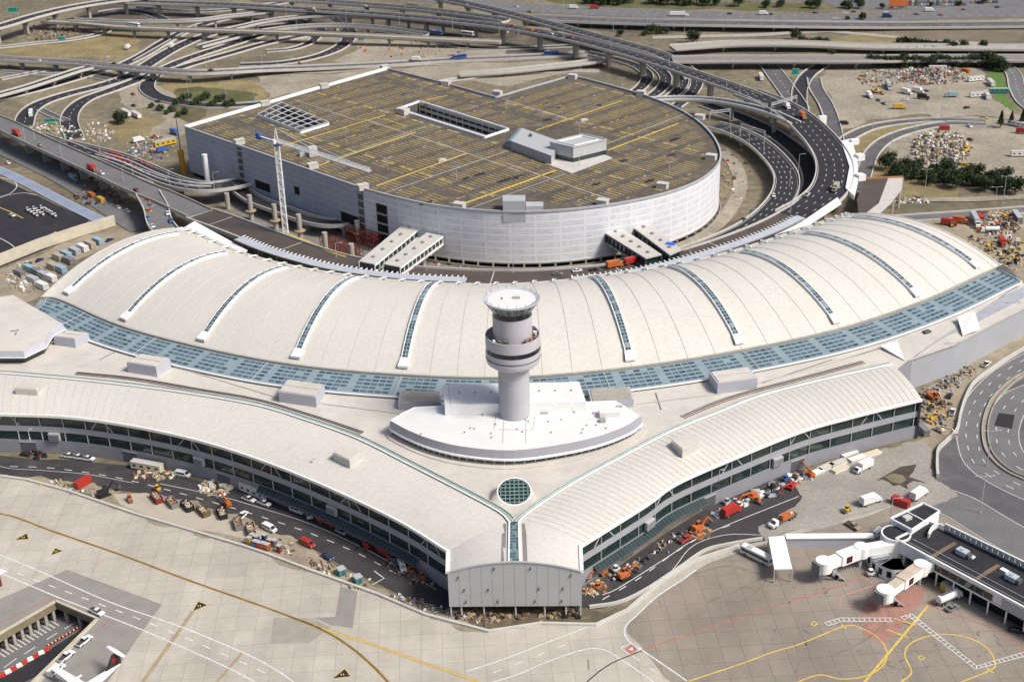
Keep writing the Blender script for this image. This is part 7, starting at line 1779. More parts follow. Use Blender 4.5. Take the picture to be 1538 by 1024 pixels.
# --- departures road and bridges
for a in [
 ('car',867,408,8,-1,'white','white car on the departures road nearest the control tower',10), ('car',893,406,8,-1,'black','black car between the white car and the orange truck',10), ('truck',921,402,8,-1.5,'orange','orange truck on the departures road',10),
 ('truck',947,397,8,-2,'red','red truck next to the orange one on the departures road',10), ('truck',978,391,8,-2,'beige','beige dump truck in the row on the departures road',10), ('pickup',996,387,8,-2,'white','white pickup at the head of the parked departures row',10),
 ('car',838,413,8,0,'grey','grey car last of the departures road row nearest the control tower',10),
 ('truck',138,256,7,3,'red','red truck on the grey elevated road just above the hall corner',11), ('pickup',152,262,7,3,'white','white pickup right in front of the red truck on the elevated road',11),
 ('truck',25,203,7,3,'red','red truck on the grey elevated road at its far start',11), ('loader',60,220,7,3,'beige','beige roller on the grey elevated road',11),
 ('car',205,287,6,3,'dark red','dark red car where the elevated road meets the parked ramp',11),
 ('car',223,302,6,2,'red','red car at the top of the ramp full of parked cars',10), ('car',226,310,6,2,'grey','grey car below the red one on the parked ramp',9.6), ('car',223,318,6,2,'orange','orange car midway down the parked ramp',9.4), ('car',222,329,6,4,'blue','blue car below the orange one on the parked ramp',9.2), ('car',229,341,5,5,'white','white car low on the parked ramp',8.9),
 ('pickup',252,322,2,6,'white','white pickup on the inner side of the parked ramp',9.4), ('pickup',257,333,3,6,'blue','blue and white pickup at the inner side of the ramp bottom',9),
 ('bus',47,173,1,-8,'white','white coach driving round the tight slip road bend',0), ('bus',202,40,8,1,'white','white coach crossing the beige concrete bridge',8),
 ('bus',655,52,9,1,'blue','blue coach crossing the low concrete bridge',6), ('bus',702,53,9,1,'white','white coach following the blue one on the low bridge',5.5),
 ('truck',625,92,9,0,'white','white tank lorry on the flyover behind the garage peak',1.2), ('bus',690,88,9,-1,'blue','blue coach on the flyover behind the garage peak',1), ('bus',828,83,9,0,'blue','blue coach about to pass under the high viaduct',1),
 ('truck',1181,162,8,6,'white','white truck on the broad approach viaduct by the gantry',12.2), ('truck',1205,177,8,7,'orange','orange truck on the broad approach viaduct below the white one',12.1),
 ('pickup',1212,294,6,-6,'white','white car driving down the broad approach viaduct',11), ('car',1162,295,1,8,'white','white car on the lower approach road',6.1), ('loader',1224,322,7,-2,'grey','grey machine at the join of viaduct and departures road',10.5),
 ('car',1116,331,7,-5,'black','black car at the garage side of the lower approach road',6), ('car',1130,318,7,-5,'grey','grey car on the lower approach road near the gravel lane',6),
 ('truck',1255,285,-6,8,'beige','beige machine beside the unfinished white deck',11.3),
 ('car',12,246,6,3,'white','white car on the wide service road by the blue paving',0), ('car',192,318,6,4,'white','white car parked in the shade of the elevated road',0), ('car',178,313,6,4,'white','white car behind the other one shaded by the elevated road',0), ('truck',110,270,7,4,'pale blue','pale blue truck under the grey elevated road',0),
 ('container',138,296,7,4,'orange','orange steel box stored under the elevated road',0), ('container',152,303,7,4,'yellow','yellow steel box stored under the elevated road',0), ('container',177,306,7,4,'brown','brown steel box stored under the elevated road',0),
 ('tanker',77,361,-8,4,'yellow','yellow tank lorry on the black tarmac above the cream wall',0),
 ('car',18,325,6,2,'white','white vehicle alone beside the yellow line on the black tarmac',0),
 ('car',15,101,6,0,'grey','grey car beside the flyover at the excavated pit',0), ('truck',1146,23,9,0,'white','white van on the motorway',0),
 ('lift',799,47,-8,1,'orange','orange boom lift on the high viaduct nearest the motorway',13.3), ('car',828,52,8,2,'white','white car on the high viaduct beyond the orange boom lift',13.4), ('pickup',857,58,8,2,'red','red pickup on the high viaduct above the pier',13.5), ('car',769,40,8,1,'red','red car on the high viaduct before the orange boom lift',13.2),
 ('truck',468,17,9,1,'beige','beige lorry on the high viaduct over the slip road bend',12.4), ('car',700,8,8,2,'grey','grey car on the diving viaduct at the top edge',11), ('car',548,10,8,1,'white','white car on the second viaduct behind the long high one',10.2),
 # far motorway
 ('car',775,11,9,1,'white','white car on the motorway nearest the trees',0), ('car',796,19,9,1,'grey','grey car following below the white one on the motorway',0), ('truck',861,14,9,0,'white','white box lorry on the motorway nearest the viaduct',0), ('truck',892,14,9,0,'red','red lorry just ahead of the white box lorry',0),
 ('car',1096,22,9,0,'black','black car on the motorway below the clump of trees',0), ('car',1158,23,9,0,'dark blue','dark blue car on the motorway past the clump of trees',0), ('car',1224,21,9,0,'black','black car on the motorway by the car park entrance',0), ('car',1254,29,9,0,'white','white car low on the motorway by the dark bushes',0), ('car',1270,21,9,0,'white','white car on the motorway near the parked rows',0), ('car',1282,19,9,0,'dark blue','dark blue car in front of the parked rows',0),
 ('car',1330,19,9,0,'white','white car on the motorway below the orange sign',0), ('truck',1331,27,9,0,'dark blue','dark blue lorry with a white top below the orange sign',0), ('car',1376,23,9,0,'dark blue','dark blue car alone past the orange sign',0), ('truck',1395,18,9,0,'white','white truck past the orange sign',0), ('car',1412,24,9,0,'dark red','dark red car low on the motorway past the white truck',0), ('car',1447,16,9,0,'red','red car high on the motorway past the white truck',0), ('car',1498,12,9,-1,'black','black car at the far road junction',0),
 ('car',868,27,8,0,'orange','orange works truck between motorway and viaduct',0),
 # salvage yard
 ('truck',1305,146,8,6,'white','white box van at the edge of the salvage yard',0), ('excavator',1313,140,5,2,'yellow','yellow excavator beside the white box van',0), ('loader',1324,142,5,1,'yellow','small yellow loader beside the yellow excavator',0), ('semi',1334,132,4,8,'silver','silver lorry with a grey body among the parked salvage',0),
 ('car',1320,152,8,3,'grey','grey car behind the white box van',0), ('car',1328,157,8,3,'grey','second grey car nearer the yellow lorry',0), ('truck',1349,164,9,0,'yellow','bright yellow lorry alone in the salvage yard',0), ('truck',1360,141,8,2,'white','white truck in the middle of the salvage yard',0), ('truck',1377,139,6,1,'white','white cab with a dark window beside the middle truck',0), ('car',1359,151,8,0,'white','white car in front of the middle truck',0), ('truck',1385,149,8,1,'black','black truck beside the white car in the salvage yard',0), ('car',1390,138,8,0,'dark blue','dark blue car beside the white cab',0),
 ('car',1452,163,6,-1,'black','black pickup in front of the long white trailer',0), ('pickup',1477,179,8,0,'yellow','yellow pickup on the gravel road by the dark cypress',0), ('car',1456,191,6,3,'white','white car alone on the pale yard',0), ('container',1418,195,9,0,'red','bright red steel bin above the rubble mound',0), ('pickup',1387,207,8,-1,'black','black truck at the edge of the rubble mound',0), ('car',1457,211,8,2,'dark red','dark red machine beside the rubble mound',0), ('excavator',1450,229,6,-2,'yellow','yellow excavator working the rubble mound',0),
 ('trailer',1527,190,9,2,'white','white striped trailer below the cypress trees',0), ('truck',1534,201,9,1,'red','red truck cut by the picture edge below the striped trailer',0), ('trailer',1534,235,9,0,'white','white flat trailer low at the yard edge',0), ('container',1419,162,0,0.01,'brown','x',0) if False else ('van',1268,187,8,0,'black','black skip with a red stripe by the slip road',0),
 ('trailer',1465,122,9,-1,'white','white trailer at the top of the yard by the lawn',0), ('trailer',1488,128,6,6,'white','white trailer slanting beside the lawn',0), ('trailer',1470,146,9,-.4,'white','long white trailer behind the blue cab',0), ('truck',1430,146,-9,0,'pale blue','pale blue lorry cab at the end of the long white trailer',0), ('trailer',1482,147,5,8,'white','white trailer nose down at the end of the long one',0), ('trailer',1500,140,9,0,'teal','pale teal container office on the lawn edge',0),
 ('container',1450,109,8,2,'orange','orange steel box at the top of the salvage heap',0), ('trailer',1408,106,9,0,'white','pale flat roofed trailer buried in the salvage heap',0),
 ('tanker',1516,125,4,6,'white','x',0) if False else ('trailer',1143,119,4,9,'white','lone white tubular trailer under the wide motorway bridge',0),
 ('container',1428,221,6,-1,'beige','x',0) if False else ('box',1436,232,6,1,'yellow','x',0) if False else ('car',1442,248,8,1,'yellow','first yellow machine in the row behind the dark hedge',0), ('car',1450,249,8,1,'yellow','second yellow machine in the row behind the dark hedge',0), ('car',1458,249,8,1,'brown','brown machine ending the row behind the dark hedge',0),
 # works beyond the hall end
 ('truck',1423,338,8,1,'red','dull red truck among orange crates by the end of the hall',0), ('truck',1440,335,8,1,'orange','orange truck beside the dull red one by the hall end',0), ('loader',1429,340,3,5,'yellow','yellow loader in front of the orange truck',0), ('semi',1464,335,6,10,'white','white lorry with a grey flat trailer beside the hall end works',0), ('container',1472,330,6,8,'red','red steel box next to the grey flat trailer',0), ('tanker',1487,349,-9,0,'white','white tanker lying across the works yard',0),
 ('truck',1504,367,4,7,'red','red truck between the tanker and the yellow crates',0), ('box',1519,378,4,6,'yellow','yellow crate stack nearest the hall end cage',0), ('box',1528,368,4,6,'yellow','yellow crate stack at the picture edge',0), ('loader',1525,395,4,1,'black','black machine on the bare earth below the yellow crates',0), ('excavator',1514,362,-4,6,'white','white piling rig beside the red truck in the works',0),
 ('trailer',1527,330,5,7,'grey','long dark grey hut with windows at the works edge',0),
 # upper left
 ('car',162,87,8,-6,'white','white car on the innermost curved slip road',0), ('truck',192,74,8,-6,'white','white van higher up the curved slip road',0), ('truck',258,72,4,-3,'white','white truck among crates between slip roads',0), ('car',227,31,8,1,'white','white car on the short beige bridge',8), ('truck',72,60,5,2,'orange','x',0) if False else ('car',172,97,8,1,'black','black car on the two lane flyover',7), ('car',58,92,8,1,'white','white car on the two lane flyover near its start',7),
 ('car',317,107,8,0,'black','black car on the flyover before the bend',6.6), ('car',200,143,5,2,'dark red','dark red car on the dirt track above the white huts',0), ('car',201,160,5,1,'black','black car just above the white huts',0), ('loader',450,97,5,0,'orange','small orange machine between slip roads',0), ('truck',12,247,1,1,'white','x',0) if False else ('car',238,154,6,0,'black','black car parked by the tight dark bend',0),
 ('van',109,197,1,6,'dark blue','dark blue van at the end of the narrow slip road',0),
 ('truck',262,202,8,3,'blue','blue and white truck beside the garage corner',0), ('truck',207,214,8,-2,'white','white truck with a rounded body by the yellow hut',0), ('loader',232,208,5,-1,'red','red machine behind the yellow hut',0), ('truck',243,229,8,-2,'blue','blue truck under the orange column',0), ('box',229,229,4,-1,'orange','orange crate beside the blue truck',0),
]:
    if a[6] != 'x': put(a[0], a[1], a[2], a[3], a[4], a[5], a[6], z=a[7])
put('semi', 1020, 25, 10, 0, 'white', 'long white articulated lorry on the motorway', args=('white',), z=.1)
put('trailer', 248, 219, 9, -2, 'yellow', 'long yellow sided hut with a grey roof beside the garage corner', scale=1.15)
for n_, (x, y) in enumerate([(190,173),(205,176)]): put('trailer', x, y, 9, 5, 'white', ['white hut nearer the dark bush on the grassy mound', 'white hut further from the dark bush on the grassy mound'][n_])
# drums by the apron
for n_, (x, y, c) in enumerate([(375,817,'yellow'),(380,812,'yellow'),(386,815,'dark blue'),(398,813,'dark blue'),(384,822,'blue'),(390,824,'red'),(396,825,'orange'),(402,827,'orange'),(406,820,'orange'),(413,821,'grey'),(420,829,'dark red')]):
    put('toilet', x, y, 3, 1, c, '%s bin, %s of the coloured bins between apron and white van' % (c, ordn(n_)), group='coloured bins beside the apron', scale=1.15)
# white dollies on the black tarmac
k = 0
for row, (x0, y0) in enumerate([(42,317),(50,315),(60,313),(66,316)]):
    for j in range(4):
        x, y = x0+j*4.6+row*1.2, y0+j*2.7+row*.6; k += 1
        put('loader', x, y, 4, 6, 'white', '%s white dolly from the yellow line in the cluster on black tarmac' % ordn(min(k-1, 19)), group='white dollies on the black tarmac', scale=.9)
# rooftop containers left of the hall
gr2 = 'grey roofed units beside the hall end'
units = [(45,407),(56,412),(66,417),(77,421),(88,390),(100,386),(104,395),(113,381),(125,376),(136,371),(148,366),(30,414),(50,424),(64,433),(80,404),(92,408)]
for n_, (x, y) in enumerate(units):
    put('container', x, y, 9, 4, ['pale blue', 'grey', 'silver', 'white', 'beige'][n_ % 5], '%s roofed unit, %s in the yard beside the hall end' % (['pale blue', 'grey', 'silver', 'white', 'beige'][n_ % 5], ordn(n_)), group=gr2, scale=1.15)
for n_, (x, y) in enumerate([(42,398),(60,392),(101,380),(124,375),(140,368),(165,362)]):
    put('car', x, y, 9, -4, ['black', 'dark blue', 'black', 'grey', 'black', 'dark blue'][n_], '%s car in the line under the cream retaining wall' % ['black', 'dark blue', 'jet black', 'grey', 'dusty black', 'navy'][n_], group='cars parked under the cream wall')
# far car park rows
k = 0
for r_, (x0, x1, y) in enumerate([(1362,1440,4),(1366,1450,8),(1270,1300,3),(1460,1500,4),(1218,1236,3)]):
    x = x0
    while x < x1:
        put('car', x, y, 2, 4, rnd.choice(['white', 'black', 'grey', 'silver', 'red', 'dark blue', 'beige']), 'small parked car in the rows of the far car park', group='cars in the far car park'); x += 4.6
# ---------------------------------------------------------------- planes
pl_ = thing('turboprop_plane', 'white twin propeller plane with a black tail bearing a red emblem, parked by the underpass', 'airplane')
T0 = P(176, 1003, 2.4); T1 = P(92, 1056, 2.4); d = (T1-T0).normalized(); n = Vector((-d.y, d.x, 0)); up = Vector((0, 0, 1)); wp = paint('white')
def fus(t, r, dz=0, m=wp): return (T0+d*t+up*dz, r)
mb = MB(); st_ = [(-1, .25, .9), (2, .7, .55), (5, 1.15, .2), (9, 1.35, 0), (17, 1.35, 0), (20, 1.1, -.15), (22, .6, -.4), (22.8, .1, -.5)]
rows = [[T0+d*t+up*(dz+r*sin(a))+n*r*cos(a) for a in [2*pi*k/16 for k in range(16)]] for t, r, dz in st_]; mb.grid(rows[::-1], wp, True, True); fo = mb.build('fuselage', pl_)
wc = T0+d*11.5+up*1.5; mb = MB(); sp_ = 13
def slabw(mb, c, span, c0, c1, th, m, sweep=.5):
    for s_ in (-1, 1):
        a0, a1 = c-d*c0/2, c+d*c0/2; b0, b1 = c+n*s_*span-d*(c1/2)-d*sweep*0, c+n*s_*span+d*(c1/2)
        q = [a0, a1, b1, b0]; lo = [v-up*th for v in q]
        mb.face(q if s_ < 0 else q[::-1], m); mb.face(lo[::-1] if s_ < 0 else lo, m)
        for i in range(4): j = (i+1) % 4; mb.face([q[i], lo[i], lo[j], q[j]], m); mb.face([q[j], lo[j], lo[i], q[i]], m)
slabw(mb, wc, sp_, 3.0, 1.8, .3, wp); mb.build('wing', pl_)
for s_ in (-1, 1):
    e = wc+n*s_*4.2; mb = MB(); mb.tube(e-d*2.8-up*.3, e+d*3.0-up*.4, .35, .6, m=wp, n=12); ne = mb.build('engine', pl_); mb = MB()
    for k in range(4): a = pi/4+pi/2*k; mb.bar(e+d*3.15-up*.4, e+d*3.15-up*.4+(n*cos(a)+up*sin(a))*1.9, .25, .08, dgrey)
    mb.tube(e+d*3.0-up*.4, e+d*3.5-up*.4, .3, .05, m=dgrey); mb.build('propeller', ne)
mb = MB(); fin = [(-1.5, 1.0), (3.6, 1.3), (1.0, 5.2), (-1.6, 5.4)]
q0 = [T0+d*t+up*z+n*.14 for t, z in fin]; q1 = [T0+d*t+up*z-n*.14 for t, z in fin]; mb.face(q0, paintk); mb.face(q1[::-1], paintk)
for i in range(4): j = (i+1) % 4; mb.face([q0[j], q0[i], q1[i], q1[j]], paintk)
fi = mb.build('tail_fin', pl_)
leaf = [(0, .9), (.2, .45), (.5, .55), (.42, .05), (.8, .15), (.6, -.3), (.15, -.4), (.04, -.85), (-.04, -.85), (-.15, -.4), (-.6, -.3), (-.8, .15), (-.42, .05), (-.5, .55), (-.2, .45)]
mb = MB(); c0_ = T0+d*.5+up*3.2; er = mat('emblem_red', (.62, .03, .03), .5)
for s_ in (-1, 1):
    pts = [c0_+n*s_*.18+d*x*1.2+up*y*1.2 for x, y in leaf]
    for i in range(len(pts)): mb.face([c0_+n*s_*.18, pts[i], pts[(i+1) % len(pts)]], er); mb.face([c0_+n*s_*.18, pts[(i+1) % len(pts)], pts[i]], er)
mb.build('emblem', fi)
mb = MB(); slabw(mb, T0+d*-.6+up*5.5, 3.9, 1.5, 1.0, .2, wp); mb.build('tailplane', pl_)
for t_, s_ in ((12, -1), (12, 1), (20, 0)):
    mb = MB(); e = T0+d*t_+n*s_*4.2; e.z = 0; mb.tube(e+up*.45-n*.2, e+up*.45+n*.2, .45, m=tyre, n=12); mb.bar(e+up*.5, e+up*2.0, .2, .2, lgrey); mb.build('landing_gear', pl_)
tp = thing('airliner_tail', 'tip of a white airliner tailplane and dark red fin entering at the picture edge', 'airplane')
a = P(-30, 895, 3); mb = MB(); e = P(3, 857, 7.5); f = P(-26, 848, 7.5); g_ = P(-40, 862, 7.5); mb.face([P(12,857,7.5), P(-20,846,7.5), P(-30,852,7.5), P(-2,864,7.5)][::-1], wp); mb.face([P(12,857,7.4), P(-20,846,7.4), P(-30,852,7.4), P(-2,864,7.4)], wp); mb.build('tailplane', tp)
q = Vector((P(-10, 860, 7.4).x, P(-10, 860, 7.4).y, 0)); mb = MB(); mb.prism([(q.x-1.5, q.y-.2), (q.x+1.8, q.y-.2), (q.x+1.8, q.y+.2), (q.x-1.5, q.y+.2)], 2.5, 7.3, paint('dark red')); mb.build('tail_fin', tp)
mb = MB(); mb.tube(q+Vector((0, 0, 2.4)), q+Vector((-18, -8, 2.4)), .5, 1.4, m=wp, n=16); mb.build('fuselage', tp)
# ---------------------------------------------------------------- street lamps
def p_lamp(h, arm=2.4, double=False):
    p = Proto('street_lamp'); mb = MB(); mb.tube((0, 0, 0), (0, 0, h), .17, .1, m=lgrey, n=6); mb.box((0, 0, 0), (.6, .6, .5), 0, conc); p.part('pole', mb)
    for s_ in ((1, -1) if double else (1,)): mb = MB(); mb.bar((0, 0, h), (s_*arm, 0, h+.3), .14, .14, lgrey); hd = MB(); hd.box((s_*(arm+.4), 0, h+.15), (1.0, .4, .22), 0, lgrey); p.part('arm', mb, [('lamp_head', hd)])
    return p
LP = {}
def lamprow(px, z, h, phrase, group, arm=2.4, double=False, rz=0.0):
    key = (h, arm, double)
    if key not in LP: LP[key] = p_lamp(h, arm, double)
    for k, q in enumerate(px):
        zz = q[2] if len(q) > 2 else z; a = P(q[0], q[1], zz)
        LP[key].place((a.x, a.y, a.z), rz, ('slim grey street lamp, %s %s' % (ordn(k), phrase)) if len(px) > 1 else 'slim grey street lamp '+phrase, 'street lamp', group)
lamprow([(92,103),(126,108),(164,114),(202,116),(245,121)], 0, 13, 'away from the picture edge below the two lane flyover', 'lamps below the flyover')
lamprow([(284,150),(341,155),(383,152),(312,118),(395,112)], 0, 14, 'of the tall ones on the scrub behind the garage', 'lamps behind the garage', 2.4, True)
lamprow([(38,212),(93,235),(186,272),(52,209)], 11, 9, 'along the grey elevated road', 'lamps on the grey elevated road')
lamprow([(200,263),(255,278),(150,229),(322,283)], 9, 9, 'along the slip road with red barriers', 'lamps on the barrier slip road')
lamprow([(430,22),(520,33),(600,38),(680,46),(750,52),(779,53),(846,62),(917,75),(1005,100),(1091,140),(1111,146)], 12.5, 10, 'along the long high viaduct', 'lamps on the high viaduct')
lamprow([(1198,190),(1097,206),(1125,218),(1147,232),(1199,258),(1186,280)], 6, 10, 'around the lower approach road', 'lamps on the lower approach road')
lamprow([(1310,196),(1365,184),(1413,181),(1373,202),(1340,215),(1480,176)], 0, 11, 'along the twin slip roads by the yard', 'lamps by the yard slip roads')
lamprow([(1388,295),(1506,306),(1492,323),(1540,290)], 0, 15, 'of the tall ones behind the dark hedge', 'lamps behind the hedge', 2.0, True)
lamprow([(815,20),(846,12),(889,42),(921,45),(972,45),(1028,48),(1082,40),(1160,42),(1191,42),(1232,22),(1300,22),(1356,28),(1408,42),(1416,42),(1460,20),(1506,30)], 0, 15, 'from the viaduct along the motorway', 'lamps along the motorway', 2.2, True)
lamprow([(1427,563),(1516,500),(1482,700),(1472,770)], 0, 14, 'down the ring road from the plain grey wall', 'lamps by the ring road', 2.4, True)
lamprow([(470,705),(1080,722),(45,660)], 15, 4, 'of the masts standing on concourse eaves', 'masts on the eaves', .5)
lamprow([(1335,800)], 0, 13, 'with a dark mast by the annex and its white van', None)
lamprow([(1187,322),(1036,380),(771,410),(640,406),(505,386)], 10, 7, 'along the departures road kerb', 'lamps on the departures road')
lamprow([(583,255),(686,268),(870,250),(935,132),(1005,262),(520,215),(760,165),(870,200)], GZ, 6, 'on the garage roof', 'lamps on the garage roof', 1.0, True)
# ---------------------------------------------------------------- trees
leafm = [mat('leaf_dark_green', (.028, .045, .018), .8, var=.3, scale=.6), mat('leaf_mid_green', (.05, .075, .025), .8, var=.3, scale=.6), mat('leaf_light_green', (.085, .11, .04), .8, var=.3, scale=.6)]
bark = mat('bark_brown', (.09, .065, .045), .9)
def p_tree(h, w, shape, n, dark=.6, seed=1, leaf=.55):
    n = int(n*1.7); leaf *= .68
    rr = random.Random(seed); p = Proto('tree'); mb = MB(); mb.tube((0, 0, 0), (0, 0, h*.55), h*.028+.05, h*.012+.03, m=bark, n=6)
    for k in range(5): a = rr.uniform(0, 6.3); mb.tube((0, 0, h*(.3+.06*k)), (cos(a)*w*.3, sin(a)*w*.3, h*(.5+.06*k)), .07, .03, m=bark, n=5)
    p.part('trunk', mb); mb = MB(); lobes = [(rr.uniform(-.3, .3)*w, rr.uniform(-.3, .3)*w, h*rr.uniform(.35, .8), rr.uniform(.22, .36)*w) for _ in range(9)] if shape == 'round' else None
    for k in range(n):
        if lobes:
            l = rr.choice(lobes); a, b = rr.uniform(0, 6.3), math.acos(rr.uniform(-1, 1)); r = l[3]*rr.uniform(.35, 1.4); c = Vector((l[0]+r*sin(b)*cos(a), l[1]+r*sin(b)*sin(a), l[2]+r*cos(b)*.85))
        else:
            t = rr.uniform(.06, 1)**.8; r = w*.5*(1-t)*rr.uniform(.45, 1.1)+.1; a = rr.uniform(0, 6.3); c = Vector((r*cos(a), r*sin(a), h*(.08+.92*t)))
        u = Vector((rr.uniform(-1, 1), rr.uniform(-1, 1), rr.uniform(-.6, .6))).normalized(); v = u.cross(Vector((rr.uniform(-1, 1), rr.uniform(-1, 1), rr.uniform(-1, 1)))).normalized(); s_ = leaf*rr.uniform(.6, 1.4)
        m = leafm[0] if rr.random() < dark else rr.choice(leafm)
        mb.face([c-u*s_, c-v*s_*.7, c+u*s_, c+v*s_*.7], m)
    p.part('crown', mb); return p
TR = [p_tree(9, 8, 'round', 620, .6, 1, .8), p_tree(7, 7.5, 'round', 560, .45, 2, .75), p_tree(10, 9, 'round', 640, .75, 3, .85)]; TC = [p_tree(11, 5, 'cone', 520, .85, 5, .6)]; TS = [p_tree(3.2, 4, 'round', 320, .5, 7, .45), p_tree(2.6, 3.6, 'round', 300, .35, 9, .45)]
def trees(px, protos, phrase, group, cat='tree', z=0, s=(.85, 1.2), single=None):
    for k, q in enumerate(px):
        a = P(q[0], q[1], z); lab = '%s %s' % (ordn(k), phrase)
        protos[k % len(protos)].place((a.x, a.y, z), rnd.uniform(0, 6), lab, cat, group, rnd.uniform(*s)*(q[2] if len(q) > 2 else 1))
trees([(1335+i*7.2+rnd.uniform(-2, 2), 255+i*.9+3*sin(i)+(i % 3)*6) for i in range(27)], [TR[2], TR[0]], 'dark tree along the hedge behind the rubble mound', 'dark hedge of trees', s=(.75, 1.05))
trees([(1310+i*7.5, 101+rnd.uniform(-1.5, 1.5)) for i in range(25)], [TR[2], TR[0]], 'tree along the dark row under the motorway bridge', 'dark row above the salvage yard', s=(.75, 1.05))
trees([(1482,102,1.5),(1490,103,1.3),(1498,107,1.1),(1507,108,1)], TR, 'big dark tree at the lawn corner of the salvage yard', 'trees at the lawn corner')
trees([(1337,80),(1350,80),(1362,79),(1375,79),(1387,78),(1400,78),(1420,77)], TS, 'round young bush in the spaced row on the motorway bank', 'young bushes on the bank', 'bush', s=(1.2, 1.5))
trees([(1433,76,1),(1447,75,1.1),(1475,75,1.1)], [TR[0]], 'taller tree beyond the spaced young bushes', 'taller trees on the bank', s=(.8, .9))
trees([(1194,60,1.1),(1203,64,.8),(1041,66,1.2),(1038,78,.7),(932,55,.6),(968,54,.6),(978,52,.9),(990,51,.9),(1000,51,.7),(1251,82,.7)], [TR[2], TR[1]], 'tree standing alone on the dry ground among the motorway bridges', 'trees among the bridges', s=(.75, 1.0))
trees([(1205+i*6, 65+i*.1) for i in range(7)]+[(1350+i*8, 64+i*.6) for i in range(10)], TS, 'low shrub in the line on the dry bank between bridges', 'shrubs between the bridges', 'shrub', s=(1.2, 1.7))
trees([(880+i*8.3, 7+rnd.uniform(-3, 3)) for i in range(9)]+[(980,6,1.4),(992,5,1.5),(1003,8,1.3),(1018,7,1.4),(1032,9,1.4),(1046,7,1.5),(1060,9,1.2),(1075,8,1.1),(1110,10),(1150,12),(1172,11)], TR, 'tree of the verge behind the motorway, counted from the viaduct', 'trees on the green verge', s=(.8, 1.1))
trees([(1215,12),(1222,4,1.2),(1228,13),(1268,12),(1276,14),(1290,13),(1325,13,.7),(1340,12,.7),(1358,11,.7),(1398,10,.7),(1440,9,.8),(1478,6,.9),(1295,30,.8),(1273,30,.6)], TR, 'tree around the far car park, counted from the motorway verge', 'trees around the far car park', s=(.7, .95))
trees([(1502,192,1),(1518,188,.75),(1534,190,.95)], TC, 'dark cypress above the striped white trailer', 'dark cypresses', s=(.95, 1.1))
trees([(182,186,.9),(176,184,.7)], [TR[2]], 'dark bush against the white huts', 'bushes by the white huts', 'bush', s=(.8, 1))
trees([(264+i*6.5, 158-(i % 4)*4+i*.3) for i in range(14)], TS, 'dark scrub bush on the mound behind the garage', 'scrub bushes behind the garage', 'bush', s=(1.0, 1.7))
trees([(240,166),(250,172),(258,168),(268,176),(228,162),(278,172)], TS, 'scrub bush beside the tight dark bend', 'scrub by the dark bend', 'bush', s=(1.0, 1.6))
# ---------------------------------------------------------------- heaps of debris (uncountable)
def heap(x0, x1, y0, y1, n, label, cols, hmax=2.0, z=0, size=(.4, 2.6)):
    mb = MB(); ms = [paint(c) for c in cols]
    for k in range(n):
        tx, ty = rnd.uniform(-1, 1), rnd.uniform(-1, 1)
        if tx*tx+ty*ty > 1.1: continue
        a = P((x0+x1)/2+tx*(x1-x0)/2, (y0+y1)/2+ty*(y1-y0)/2, z); hh = hmax*(1-(tx*tx+ty*ty)*.7)*rnd.random()
        mb.box((a.x, a.y, a.z+max(0, hh-.5)), (rnd.uniform(*size), rnd.uniform(*size)*.7, rnd.uniform(.3, 1.2)), rnd.uniform(0, 3.1), rnd.choice(ms), taper=rnd.uniform(.6, 1))
    o = mb.build('debris_heap'); return tag(o, label, 'debris heap', None, 'stuff')
def heapline(px, w, n, label, cols, hmax=1.2, size=(.3, 1.8)):
    c = resample(curvepx(px, 0), .5); ns = normals(c); mb = MB(); ms = [paint(q) for q in cols]; cl = [rnd.random() for _ in range(len(c)//12+2)]
    for k in range(n):
        i = rnd.randrange(len(c))
        if rnd.random() > cl[i//12]*1.3: continue
        t = rnd.gauss(0, .38); a = c[i]+ns[i]*t*w; hh = hmax*max(0, 1-abs(t))*rnd.random()*cl[i//12]
        mb.box((a.x, a.y, max(.05, hh-.3)), (rnd.uniform(*size), rnd.uniform(*size)*.6, rnd.uniform(.15, .8)), rnd.uniform(0, 3.1), rnd.choice(ms), taper=rnd.uniform(.6, 1))
    return tag(mb.build('debris_heap'), label, 'debris heap', None, 'stuff')
mixd = ['tan', 'cream', 'brown', 'white', 'grey', 'tan', 'beige', 'brown', 'black', 'grey', 'tan', 'dark red', 'beige', 'brown', 'grey', 'orange']
heap(1345, 1450, 98, 128, 620, 'broad heap of mixed scrap at the top of the salvage yard', mixd+['pale blue', 'silver'], 3.0)
heap(1290, 1350, 104, 132, 120, 'thin scatter of scrap at the slip road side of the salvage yard', mixd)
heap(1370, 1455, 198, 250, 1100, 'large mound of pale rubble and timber above the dark hedge', ['tan', 'cream', 'beige', 'brown', 'cream', 'tan', 'grey', 'white', 'brown'], 4.0)
heap(1400, 1436, 243, 254, 60, 'pale sheeting heap at the foot of the rubble mound', ['white', 'beige'], 1)
heap(1455, 1535, 318, 352, 420, 'builders materials crowded behind the end of the hall', mixd+['yellow', 'black'], 2, 0, (.8,3.5))
heap(1440, 1545, 352, 410, 260, 'loose timber and crates on the earth beside the hall end cage', ['brown', 'tan', 'yellow', 'grey', 'cream', 'black'], 1.5)
heapline([(1392,592),(1402,606),(1404,622),(1398,640)], 6, 200, 'colourful rubbish piled beside the squared gable', ['brown','brown','tan','tan','black','grey','brown','grey','tan','yellow','dark red','black'], 1.8, (.5,2.8))
heapline([(1398,592),(1420,578),(1445,562),(1462,552)], 4.5, 260, 'dark scrap lined along the foot of the plain grey wall', ['black','grey','silver','brown','tan'], 1.4)
heap(1038,1066,793,808,70,'heap of orange formwork beside the red truck',['orange','tan','brown','cream'],1.4)
